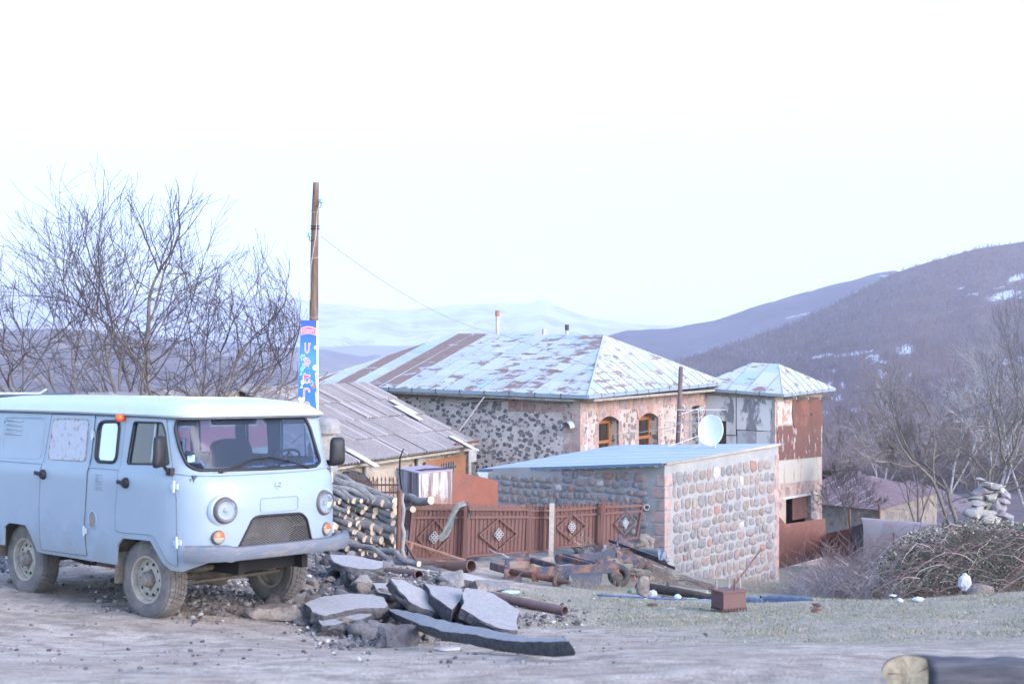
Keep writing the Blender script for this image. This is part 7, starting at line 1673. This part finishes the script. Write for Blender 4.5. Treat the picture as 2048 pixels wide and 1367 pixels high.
for (px0, px1, py, h_, lab) in ((1484, 1530, 1205, .06, 'dark blue rubber sheet lying next to the iron box'), (1526, 1625, 1203, .07, 'long black-blue strip of cut tyre on the grass rim')):
    mb = MB(); V = []; n = 14
    for i in range(n + 1):
        px = px0 + (px1 - px0) * i / n
        for j in range(7): a = math.pi * j / 6; c = WG(px, py, .0); tap = .55 + .45 * math.sin(math.pi * min(1, (i + 1.2) / (n + 2.4))); V.append(c + Vector((0, .14 - .20 * math.cos(a) * -1 * tap, h_ * math.sin(a) * tap * (1.15 - .5 * i / n) + .01 * math.sin(i * 2 + j))))
    mb.add(V, [(7 * i + j, 7 * i + j + 1, 7 * i + j + 8, 7 * i + j + 7) for i in range(n) for j in range(6)]); tagmesh('rubber_sheet', mb, dbl, lab, 'rubber', fix=False, smooth=True)
mb = MB(); rockmesh(mb, WG(1634, 1219, .03), .11, .06, .035, sc, 0, 2, .3); tagmesh('rusty_lump', mb, rust, 'flat red-brown rusty scrap on the grass right of the cut tyre', 'scrap metal', smooth=True)

# ------------------------------------------------------------------ rusty sheet fence, posts and half tank at the right
def sheet(P, mat, label, th=.012, bow=0.0, name='metal_sheet', cat='metal sheet'):
    mb = MB(); mb.prism([W(*p) for p in P], (0, th, 0)); return tagmesh(name, mb, mat, label, cat)
sheet([(1557, 1031, 37.2), (1572, 1047, 37.4), (1651, 1036, 38.6), (1651, 1112, 38.6), (1557, 1137, 37.2)], rsheet, 'tall plain rusty sheet standing against the porch tower')
sheet([(1652, 1066, 38.8), (1700, 1056, 37.6), (1728, 1050, 36.8), (1718, 1110, 36.8), (1651, 1122, 38.8)], rsheet, 'shorter rusty sheet right of the tall one')
mb = MB(); mb.prism([W(1698, 1056, 37.3), W(1740, 1040, 34.0), W(1735, 1125, 34.0), W(1702, 1130, 37.3)], (0, .01, 0)); tagmesh('metal_sheet', mb, core, 'black sheet joining the rusty fence to the half tank', 'metal sheet')  # takes the same near-black as the porch inside
post('iron_post', W(1702, 1120, 36), W(1699, 1018, 36), .035, .03, rust, 'thin rusty post between the rusty sheet and the half tank', wob=.005)
post('iron_post', W(1758, 1060, 37), W(1759, 1009, 37), .035, .03, rust, 'rusty post poking up behind the half tank', wob=0); post('iron_post', W(1786, 1120, 29.4), W(1788, 1064, 29.4), .022, .02, rustdark, 'short dark stake in front of the half tank', wob=0)
mb = MB(); V = []; n = 14
for i in range(n + 1):
    a = R(-8) + R(120) * i / n; dz = math.cos(a) ; dy = math.sin(a)
    for k in range(7):
        f = k / 6; q = W(1722 + 150 * f, 1034 + 12 * f, 33.0 - 1.8 * f); r_ = 1.02; V.append(q + Vector((-.12 * (1 - dz), -r_ * .55 * dy, r_ * (dz - 1) * 1.05)))
mb.add(V, [(7 * i + k, 7 * i + k + 1, 7 * i + k + 8, 7 * i + k + 7) for i in range(n) for k in range(6)]); b = len(V); mb.add([p + Vector((0, .03, -.02)) for p in V], [(7 * i + k + 7, 7 * i + k + 8, 7 * i + k + 1, 7 * i + k) for i in range(n) for k in range(6)])
tagmesh('half_tank', mb, rusty('pinkish faded iron', (.36, .29, .28), (.28, .20, .18), .42, 1.6, rust2=(.27, .18, .14), sharp=.12), 'pale pinkish half of a cut cylindrical tank behind the bramble', 'tank', fix=False, smooth=True)

# ------------------------------------------------------------------ neighbour house with a red-brown tin roof
nh = thing('red_roofed_house', 'neighbour house with a faded red-brown tin roof below the hillside', 'house', W(1750, 1060, 64))
D0 = 62.0; e1, e2, e3, e4 = W(1560, 1020, 62), W(1760, 1022, 58), W(1885, 1008, 66), W(1690, 1000, 71); e1.z = e2.z = e3.z = e4.z = W(1760, 1020, 58).z - .0
g1, g2 = W(1600, 944, 66.0), W(1722, 948, 64.2)
g1.z = g2.z = W(1700, 945, 65).z
redtin = NT('faded red brown tin'); v = redtin.coord(); c = redtin.mix(redtin.ramp(redtin.noise(v, 1.2, 8, .7), [(.38, 0.0), (.62, 1.0)]), (.115, .055, .055), (.165, .09, .09)); redtin.fin(c, .6)
_t = tin; tin = redtin.m; tinroof(nh, [(e1, e2, g2, g1), (e2, e3, g2, g2), (e3, e4, g1, g2), (e4, e1, g1, g1)], 'roof', None, .75, 2, 5); tin = _t
mb = MB(); i1, i2, i3, i4 = [p + (sum((e1, e2, e3, e4), Vector()) / 4 - p) * .07 for p in (e1, e2, e3, e4)]; mb.hexa([Vector((p.x, p.y, p.z - 5)) for p in (i1, i2, i3, i4)] + [Vector((p.x, p.y, p.z - .05)) for p in (i1, i2, i3, i4)]); link('wall', mb, rubblemat('neighbour wall', (.19, .165, .15), (.26, .22, .19), [(0, (.2, .18, .17))], 2, .2), nh)
mb = MB(); mb.hexa([p + (i2 - p) * 0 for p in (W(1800, 1030, 58.6), W(1826, 1028, 59.8), W(1826, 1028, 60), W(1800, 1030, 58.8))] + [p for p in (W(1800, 1008, 58.6), W(1826, 1007, 59.8), W(1826, 1007, 60), W(1800, 1008, 58.8))]); 
e5, e6, e7, e8 = W(1700, 1005, 76), W(1930, 1030, 70), W(1980, 1012, 80), W(1800, 985, 86); g5, g6 = W(1800, 952, 80), W(1850, 968, 77)
_t = tin; tin = redtin.m; tinroof(nh, [(e5, e6, g6, g5), (e6, e7, g6, g6)], 'roof', None, .9, 2, 6); tin = _t

# ------------------------------------------------------------------ cairn of stones
cr_ = random.Random(14); CA = 'stones piled up above the bramble'
cs = [(1962, 958, .08, .03, 'thin chip of stone at the very top of the cairn'), (1975, 967, .11, .04, 'flat stone second from the top of the cairn'), (1964, 980, .19, .09, 'big rounded stone in the upper left of the cairn'), (1992, 972, .16, .06, 'long flat stone slanting right near the top of the cairn'), (1998, 985, .14, .08, 'pale stone under the slanting one in the cairn'),
      (2010, 988, .10, .08, 'dark round stone at the right of the cairn'), (1957, 993, .17, .07, 'broad pale stone left in the middle of the cairn'), (1982, 996, .12, .08, 'yellowish stone in the middle of the cairn'), (2008, 1000, .13, .06, 'flat yellowish stone at the right middle of the cairn'), (1956, 1010, .15, .07, 'grey stone at the left of the cairn'),
      (1978, 1012, .12, .07, 'whitish stone in the centre of the cairn'), (1996, 1012, .17, .12, 'large grey stone right of centre in the cairn'), (1950, 1026, .19, .10, 'large mauve stone at the bottom left of the cairn'), (1975, 1028, .16, .09, 'half-buried stone at the bottom centre of the cairn'), (2002, 1030, .18, .12, 'wide grey stone at the bottom right of the cairn'), (2018, 1040, .12, .10, 'orange-lichened stone at the right foot of the cairn'), (1985, 1040, .2, .1, 'lowest stone of the cairn touching the bramble')]
cm = [rockmat('cairn grey', (.24, .235, .235), (.36, .34, .32), (.42, .36, .26), 6), rockmat('cairn pale', (.34, .32, .29), (.46, .42, .37), None, 6), rockmat('cairn mauve', (.22, .20, .22), (.33, .30, .31), None, 6)]
for i, (px, py, a, b, lab) in enumerate(cs):
    mb = MB(); c = W(px, py, 25.0 + cr_.uniform(-.12, .12)); rockmesh(mb, c, a * 1.22, a * 1.1, b * 1.4, cr_, 0, 3, .22, rot=Matrix.Rotation(cr_.uniform(-.25, .25), 3, 'Y')); tagmesh('cairn_stone', mb, cm[i % 3], lab, 'stone', CA, smooth=True, auto=50)

# ------------------------------------------------------------------ bare trees
def barkmat(name, a, b, c3=None):
    return rockmat(name, a, b, c3, 5)
bk_grey = barkmat('grey brown bark', (.135, .115, .11), (.23, .20, .19)); bk_pale = barkmat('pale grey bark', (.24, .225, .23), (.36, .34, .34)); bk_dark = barkmat('dark twig bark', (.06, .05, .055), (.12, .10, .105)); bk_lich = barkmat('bark with yellow lichen', (.11, .095, .085), (.20, .175, .15), (.34, .24, .08))
PXMAX = [9e9]
def grow(rt, mbs, p, d, L, r, depth, up=.10, wig=.22, kids=(2, 3), spread=.62, rmin=.0035, taper=.72, zlim=None):
    """recursive limb; mbs[0] thick wood, mbs[1] twigs"""
    if PXMAX[0] < 9e8 and (((p.x + 7.9) / 3.45) ** 2 + ((p.z - 2.55) / 3.85) ** 2) > rt.uniform(.72, 1.0) and depth < 5: return
    n = 5 if depth > 2 else 4; pts = [p.copy()]; rr = [r]; q = p.copy(); dd = d.copy(); nodes = []
    for i in range(n):
        dd = (dd + Vector((rt.gauss(0, wig), rt.gauss(0, wig), rt.gauss(0, wig) + up)) * .45).normalized()
        if PXMAX[0] < 9e8 and q.x > -5.4: dd = (dd + Vector((-.12, 0, .04))).normalized()
        q = q + dd * (L / n); pts.append(q.copy()); rr.append(max(rmin, r * (1 - (1 - taper) * (i + 1) / n))); nodes.append((q.copy(), dd.copy(), rr[-1], (i + 1) / n))
    mbs[0 if depth > 3 else 1].tube(pts, rr, 7 if depth > 4 else (5 if depth > 3 else 3), cap=False)
    if depth <= 0: return
    k = rt.randint(*kids)
    for j in range(k):
        nd = nodes[min(n - 1, max(0, int((.45 + .55 * rt.random()) * n) - (0 if j else 0)))] if j else nodes[-1]
        ax = Vector((rt.gauss(0, 1), rt.gauss(0, 1), rt.gauss(0, .6))); ax = (ax - nd[1] * ax.dot(nd[1])).normalized(); a = rt.uniform(.35, 1.0) * spread * (.5 if j == 0 else 1)
        nd_ = (nd[1] * math.cos(a) + ax * math.sin(a)).normalized()
        grow(rt, mbs, nd[0], nd_, L * rt.uniform(.62, .86), max(rmin, nd[2] * rt.uniform(.62, .82) if j else nd[2] * .92), depth - 1, up, wig, kids, spread, rmin, taper)
    if depth > 1:                              # short spurs along the limb
        for nd in nodes[1:]:
            if rt.random() < .55: 
                ax = Vector((rt.gauss(0, 1), rt.gauss(0, 1), rt.gauss(0, .6))).normalized(); grow(rt, mbs, nd[0], (nd[1] * .6 + ax * .8).normalized(), L * .42, max(rmin, nd[2] * .35), 1 if depth > 2 else 0, up, wig, kids, spread, rmin, taper)
def bare_tree(label, base, stems, mat_t, mat_c, seed, name='bare_tree', group=None, depth=5, rmin=.0045, kids=(2, 3), spread=.62, up=.10, wig=.22, cat='tree'):
    rt = random.Random(seed); o = thing(name, label, cat, base, group); m = [MB(), MB()]
    for (dx, dy, dz, L, r) in stems: grow(rt, m, base.copy(), Vector((dx, dy, dz)).normalized(), L, r, depth, up, wig, kids, spread, rmin)
    link('trunk', m[0], mat_t, o, smooth=True, fix=False); link('crown', m[1], mat_c, o, fix=False); return o
# the two big many-stemmed trees behind the van
b1 = Vector(((232 - 1024) * 31 / F, 31, -1.2)); b2 = Vector(((305 - 1024) * 31.5 / F, 31.5, -1.2))
def fan(n, lean0, lean1, L, r, rt, dy=.25): return [(math.sin(R(lean0 + (lean1 - lean0) * (i + .5) / n + rt.uniform(-4, 4))), rt.uniform(-dy, dy), math.cos(R(lean0 + (lean1 - lean0) * (i + .5) / n)), L * rt.uniform(.88, 1.08) * (.72 + .28 * math.cos(R(lean0 + (lean1 - lean0) * (i + .5) / n))), r * rt.uniform(.7, 1.1)) for i in range(n)]
rt = random.Random(2); PXMAX[0] = 600
bare_tree('big bare many-stemmed tree left of its twin, spreading over the van roof', b1, fan(8, -72, 18, 2.45, .060, rt), bk_grey, bk_dark, 11, group='big bare trees behind the van', depth=6, spread=.72, up=.045, wig=.24, rmin=.0042)
bare_tree('big bare tree nearest the shop sign with one pale upright trunk', b2, [(.02, 0, 1, 2.7, .10)] + fan(7, -14, 58, 2.3, .056, rt), bk_grey, bk_dark, 16, group='big bare trees behind the van', depth=6, spread=.72, up=.045, wig=.24, rmin=.0042)
for i, (px, D, h, sd, lab) in enumerate(((100, 37, .40, 31, 'smaller bare tree left of the two big ones behind the van'), (430, 40, .38, 32, 'low bare tree between the big trees and the shop sign'), (-20, 34, .5, 33, 'bare tree at the left edge of the photo behind the van'))):
    b = Vector(((px - 1024) * D / F, D, gz((px - 1024) * D / F, D) - .1)); bare_tree(lab, b, fan(5, -50, 50, 2.5 * h, .042, rt), bk_grey, bk_grey, sd, depth=5, spread=.7, rmin=.0045, wig=.27)
PXMAX[0] = 9e9
# trees on the right, from near to far
for i, (px, py, D, L, r, mt, sd, lab, sp_) in enumerate((
    (1925, 1080, 43, 1.9, .09, bk_lich, 51, 'old spreading tree with yellow lichen behind the stone cairn', .85), (1835, 1060, 46, 1.3, .04, bk_grey, 52, 'slender bare shrub tree between the red roof and the cairn', .6), (1700, 1075, 47, .9, .028, bk_grey, 53, 'small twiggy bush tree in front of the red roof', .8),
    (2060, 1040, 52, 2.3, .085, bk_pale, 54, 'tall pale bare tree at the right edge of the photo', .6), (1990, 1010, 74, 2.9, .085, bk_pale, 55, 'pale forked bare tree standing against the hillside right of the cairn', .6), (1900, 990, 98, 3.2, .085, bk_pale, 56, 'pale bare tree on the lower hillside above the lichened tree', .6),
    (1770, 985, 112, 2.9, .08, bk_pale, 57, 'pale bare tree on the hillside above the red roof', .6), (1690, 985, 118, 2.7, .08, bk_grey, 58, 'bare tree just right of the porch tower on the lower hillside', .6), (2090, 985, 92, 3.5, .10, bk_grey, 59, 'large grey bare tree partly cut by the right edge above the others', .65), (1835, 985, 125, 2.9, .08, bk_grey, 60, 'grey bare tree in the middle of the lower hillside', .6), (1960, 990, 135, 3.2, .09, bk_grey, 61, 'grey bare tree farthest back among those near the cairn', .6))):
    b = W(px, py, D); depth = 6 if D < 80 else 5
    if 'spreading' in lab: st = [(-.75, -.1, .62, L, r * .75), (.3, .1, .95, L, r), (.8, 0, .5, L * .9, r * .7), (-.25, .2, .95, L * 1.05, r * .8)]
    else: st = [(rt.uniform(-.25, .25), 0, 1, L, r), (rt.uniform(-.5, -.2), .1, .9, L * .8, r * .7), (rt.uniform(.2, .5), -.1, .9, L * .8, r * .7)]
    bare_tree(lab, b, st, mt, mt if D > 60 or mt is bk_lich else bk_grey, sd, 'bare_tree', 'bare trees on the lower hillside' if D > 60 else None, depth, max(.005, .00012 * D), spread=sp_, up=.02 if 'spreading' in lab else .10, wig=.30 if 'spreading' in lab else .22)

# ------------------------------------------------------------------ bramble, dry shrubs, tall dead stems
def smix(a, b, f): return a + (b - a) * f
bh = thing('bramble_bush', 'dense tangle of arching bramble canes with green and dead leaves at the right', 'bush', W(1900, 1190, 24))
rb_ = random.Random(9)
def btop(px): return float(np.interp(px, [1740, 1760, 1790, 1830, 1880, 1930, 1980, 2048, 2200], [1165, 1128, 1090, 1062, 1050, 1042, 1040, 1046, 1040]))
def bbot(px): return float(np.interp(px, [1740, 1800, 1900, 2048, 2200], [1205, 1200, 1188, 1180, 1180]))
mbc = [MB(), MB()]
for k in range(900):
    px = rb_.uniform(1745, 2180); f = rb_.random() ** .8; py = smix(bbot(px), btop(px), f * .95); D = rb_.uniform(21.8, 25.0) + f * 1.2
    a = W(px, py, D); ln = rb_.uniform(.4, 1.3); an = rb_.uniform(-1.5, 1.5); dr_ = Vector((math.sin(an), rb_.uniform(-.5, .4), rb_.uniform(-.2, .9))).normalized(); pts = []
    for i in range(7): t_ = i / 6; q = a + dr_ * ln * t_ + Vector((0, 0, -.75 * ln * t_ * t_)) + Vector((rb_.gauss(0, .012), rb_.gauss(0, .012), rb_.gauss(0, .012))); pts.append(q)
    mbc[k % 4 == 0].tube(pts, [.0065 * (1 - .6 * i / 6) for i in range(7)], 3, cap=False)
link('canes', mbc[0], simple('red brown cane', (.15, .10, .095), .8, .35, 8), bh, fix=False)['kind'] = 'stuff'
link('dead_canes', mbc[1], simple('bleached cane', (.36, .31, .28), .9, .25, 8), bh, fix=False)['kind'] = 'stuff'
def leaves(n, sx, fpos, name, mat, root, ex=1.0):
    mb = MB()
    for k in range(n):
        c = fpos(); u = Vector((rb_.gauss(0, 1), rb_.gauss(0, 1), rb_.gauss(0, 1))).normalized(); v = u.orthogonal().normalized(); w_ = u.cross(v); s_ = sx * rb_.uniform(.6, 1.3); fold = w_ * 0 + u * .25
        mb.add([c, c + (v * .5 + w_ * .42 + fold * .3) * s_, c + v * s_ * 1.15, c + (v * .5 - w_ * .42 + fold * .3) * s_], [(0, 1, 2), (0, 2, 3)])
    link(name, mb, mat, root, fix=False)['kind'] = 'stuff'
def leafmat(name, stops):
    t = NT(name); t.fin(t.ramp(t.rand(), stops), .6, spec=.3); return t.m
def posb(lo=0, hi=1):
    def f():
        px = rb_.uniform(1745, 2180); g = lo + (hi - lo) * rb_.random(); return W(px + rb_.gauss(0, 3), smix(bbot(px), btop(px), g) + rb_.gauss(0, 2), rb_.uniform(22.0, 24.6) + g * 1.3)
    return f
gleaf = leafmat('bramble leaf', [(0, (.025, .05, .025)), (.5, (.05, .085, .04)), (.88, (.09, .12, .06)), (1, (.25, .27, .19))]); dleaf = leafmat('dead leaf', [(0, (.09, .05, .045)), (.5, (.15, .09, .075)), (.85, (.22, .15, .12)), (1, (.42, .37, .32))])
leaves(5200, .042, posb(.1, 1.0), 'green_leaves', gleaf, bh); leaves(3400, .034, posb(0, 1), 'dead_leaves', dleaf, bh); leaves(650, .040, posb(.82, 1.03), 'pale_top_leaves', leafmat('pale leaf', [(0, (.18, .18, .10)), (.6, (.34, .31, .24)), (1, (.5, .47, .42))]), bh)
# earth bank and wall remains carrying the cairn, behind the bramble
mb = MB(); V = []
prof = [(1700, 1200), (1770, 1150), (1830, 1095), (1880, 1075), (1940, 1052), (2040, 1050), (2200, 1052)]
n = len(prof)
for D, dz in ((23.4, -99), (24.2, 0), (26.0, 0), (27.5, -99)):
    for px, py in prof: p = W(px, py + 10, D); V.append(Vector((p.x, p.y, p.z if dz == 0 else -2.6)))
mb.add(V, [(r_ * n + i, r_ * n + i + 1, (r_ + 1) * n + i + 1, (r_ + 1) * n + i) for r_ in range(3) for i in range(n - 1)]); tagmesh('ruined_wall', mb, rockmat('dark earthy rubble bank', (.06, .055, .045), (.14, .12, .10), None, 5), 'ruined earthy wall hidden under the bramble, carrying the stone cairn', 'wall', smooth=True)
def shrub(name, label, px0, px1, top, bot, D0, D1, n, L, mat, seed, lean=.5, rr=.004, group=None, cat='shrub', n_s=4):
    rq = random.Random(seed); o = thing(name, label, cat, W((px0 + px1) / 2, bot, (D0 + D1) / 2), group); mb = MB()
    for k in range(n):
        px = rq.uniform(px0, px1); D = rq.uniform(D0, D1); h_ = rq.uniform(.3, 1); base = W(px, bot + rq.uniform(-6, 6), D); x_ = rq.gauss(0, lean); d = Vector((x_, rq.gauss(0, lean * .6), 1)).normalized(); H_ = (bot - top) * D / F * h_ * 1.05; pts = [base]
        q = base.copy()
        for i in range(n_s): d = (d + Vector((rq.gauss(0, .16), rq.gauss(0, .16), -.04))).normalized(); q = q + d * H_ / n_s; pts.append(q.copy())
        mb.tube(pts, [rr * (1 - .18 * i) for i in range(n_s + 1)], 3, cap=False)
        for _ in range(3):
            i = rq.randint(1, n_s); e = pts[i]; dd = (d + Vector((rq.gauss(0, .8), rq.gauss(0, .6), rq.gauss(0, .5)))).normalized(); mb.tube([e, e + dd * H_ * .22, e + dd * H_ * .36 + Vector((0, 0, .02))], rr * .6, 3, cap=False)
    link('stems', mb, mat, o, fix=False)['kind'] = 'stuff'; return o
redtwig = simple('dry reddish twigs', (.25, .18, .165), .9, .3, 8); strawm = simple('dry straw', (.36, .29, .22), .9, .25, 8); greytwig = simple('grey dry twigs', (.26, .235, .24), .9, .3, 8)
shrub('dry_shrub', 'tangled reddish dry shrub between the rusty sheets and the bramble', 1640, 1760, 1092, 1203, 23.0, 27, 520, .5, redtwig, 3, .55); shrub('dry_shrub', 'low grey-brown dry brush left of the reddish shrub', 1585, 1680, 1130, 1205, 22.5, 27, 380, .4, greytwig, 4, .7)
shrub('dry_shrub', 'dark dry twiggy shrub in the hollow beside the half tank', 1700, 1800, 1090, 1180, 25, 28, 300, .4, redtwig, 5, .6); shrub('dry_grass', 'matted dry straw along the foot of the shed wall', 1480, 1640, 1152, 1196, 25, 28, 900, .3, strawm, 6, 1.1, .0032, None, 'grass')
shrub('dry_grass', 'dry straw clump under the truck frame', 1150, 1235, 1165, 1190, 20.8, 21.6, 260, .2, strawm, 7, .6, .0028, None, 'grass'); shrub('dry_grass', 'dry straw tuft before the scrap heap', 1235, 1300, 1150, 1180, 22.3, 23.5, 240, .2, strawm, 8, .7, .003, None, 'grass')
shrub('tall_weed', 'tall orange-brown dead weed stems in front of the rusty sheet fence', 1648, 1672, 1092, 1135, 29, 30, 14, .3, simple('orange dead stems', (.34, .22, .16), .9, .2), 9, .06, .006, None, 'weed'); shrub('tall_weed', 'tall bleached stalks in front of the brown fence', 1155, 1178, 1030, 1112, 25.6, 25.9, 9, .3, strawm, 10, .10, .006, None, 'weed', 6)
shrub('tall_weed', 'small rust-brown dead plant alone on the grass at the right', 1983, 1991, 1190, 1214, 17.9, 18.1, 16, .1, simple('rust dead plant', (.26, .15, .10), .9, .2), 12, .15, .004, None, 'weed'); shrub('dry_shrub', 'thin bare stems rising from the left end of the bramble', 1705, 1800, 1120, 1200, 22.4, 23.5, 120, .3, greytwig, 13, .5, .0045)

# ------------------------------------------------------------------ things seen behind and through the van
tr_ = thing('banded_trailer', 'long trailer with red, green and cream bands parked beyond the van', 'trailer', Vector((-6.3, 23, -.3)))
ta, tb = W(330, 900, 21.2), W(566, 900, 24.5); td = (tb - ta); td.z = 0; L_ = td.length; td.normalize(); tn_ = Vector((-td.y, td.x, 0)); tn_ = tn_ if tn_.y > 0 else -tn_
for nm, z0_, z1_, mt in (('upper_band', 1.06, 1.46, rusty('faded red band', (.30, .12, .13), (.18, .08, .07), .42, 3)), ('green_band', .82, 1.06, simple('grey green band', (.22, .27, .25), .7, .15, 4)), ('lower_band', .38, .82, simple('cream band', (.42, .40, .32), .7, .15, 4)), ('chassis', .22, .38, dark)):
    mb = MB(); A_ = Vector((ta.x, ta.y, z0_ - .12)); mb.hexa([A_, A_ + td * L_, A_ + td * L_ + tn_ * 2, A_ + tn_ * 2] + [p + Vector((0, 0, z1_ - z0_)) for p in (A_, A_ + td * L_, A_ + td * L_ + tn_ * 2, A_ + tn_ * 2)]); link(nm, mb, mt, tr_)
for e in (.18, .82):
    for o_ in (.15, 1.85): mb = MB(); c = Vector((ta.x, ta.y, .08)) + td * L_ * e + tn_ * o_; mb.lathe(c, tn_, [(0, -.1), (.2, -.11), (.34, -.09), (.37, 0), (.34, .09), (.2, .11), (0, .1)], 24); link('wheel', mb, blackrub, tr_, smooth=True, auto=40)
jp = thing('dark_truck', 'dark green truck with a pale roof rail parked beyond the rear of the van', 'truck', Vector((-8.6, 22, 0)))
gm_ = simple('dark green paint', (.055, .065, .06), .5, .2, 3)
mb = MB(); X0, X1 = W(-220, 795, 22).x, W(96, 795, 22).x; zt_ = W(0, 791, 22).z
P = [(X0, .55), (X1 + .05, .55), (X1 + .05, 1.15), (X1 - .05, zt_ - .12), (X1 - .25, zt_), (X0, zt_)]; mb.prism([(x, 22, z) for x, z in P], (0, 1.9, 0)); link('body', mb, gm_, jp)
mb = MB(); mb.prism([(X1 - .9, 21.985, 1.12), (X1 - .05, 21.985, 1.12), (X1 - .18, 21.985, zt_ - .2), (X1 - .9, 21.985, zt_ - .2)], (0, .01, 0)); link('window', mb, gm, jp)
mb = MB(); mb.tube([(X0, 21.98, zt_ + .035), (X1 - .12, 21.98, zt_ + .035), (X1 - .02, 21.98, zt_ + .10)], .02, 8); link('roof_rail', mb, galv, jp)
for x in (X0 + .7, X1 - .6):
    for y in (22.1, 23.8): mb = MB(); mb.lathe((x, y, .40), (0, 1, 0), [(0, -.1), (.2, -.12), (.37, -.1), (.4, 0), (.37, .1), (.2, .12), (0, .1)], 24); link('wheel', mb, blackrub, jp, smooth=True, auto=40)

for o in bpy.data.objects:
    if '_T' in o: del o['_T']
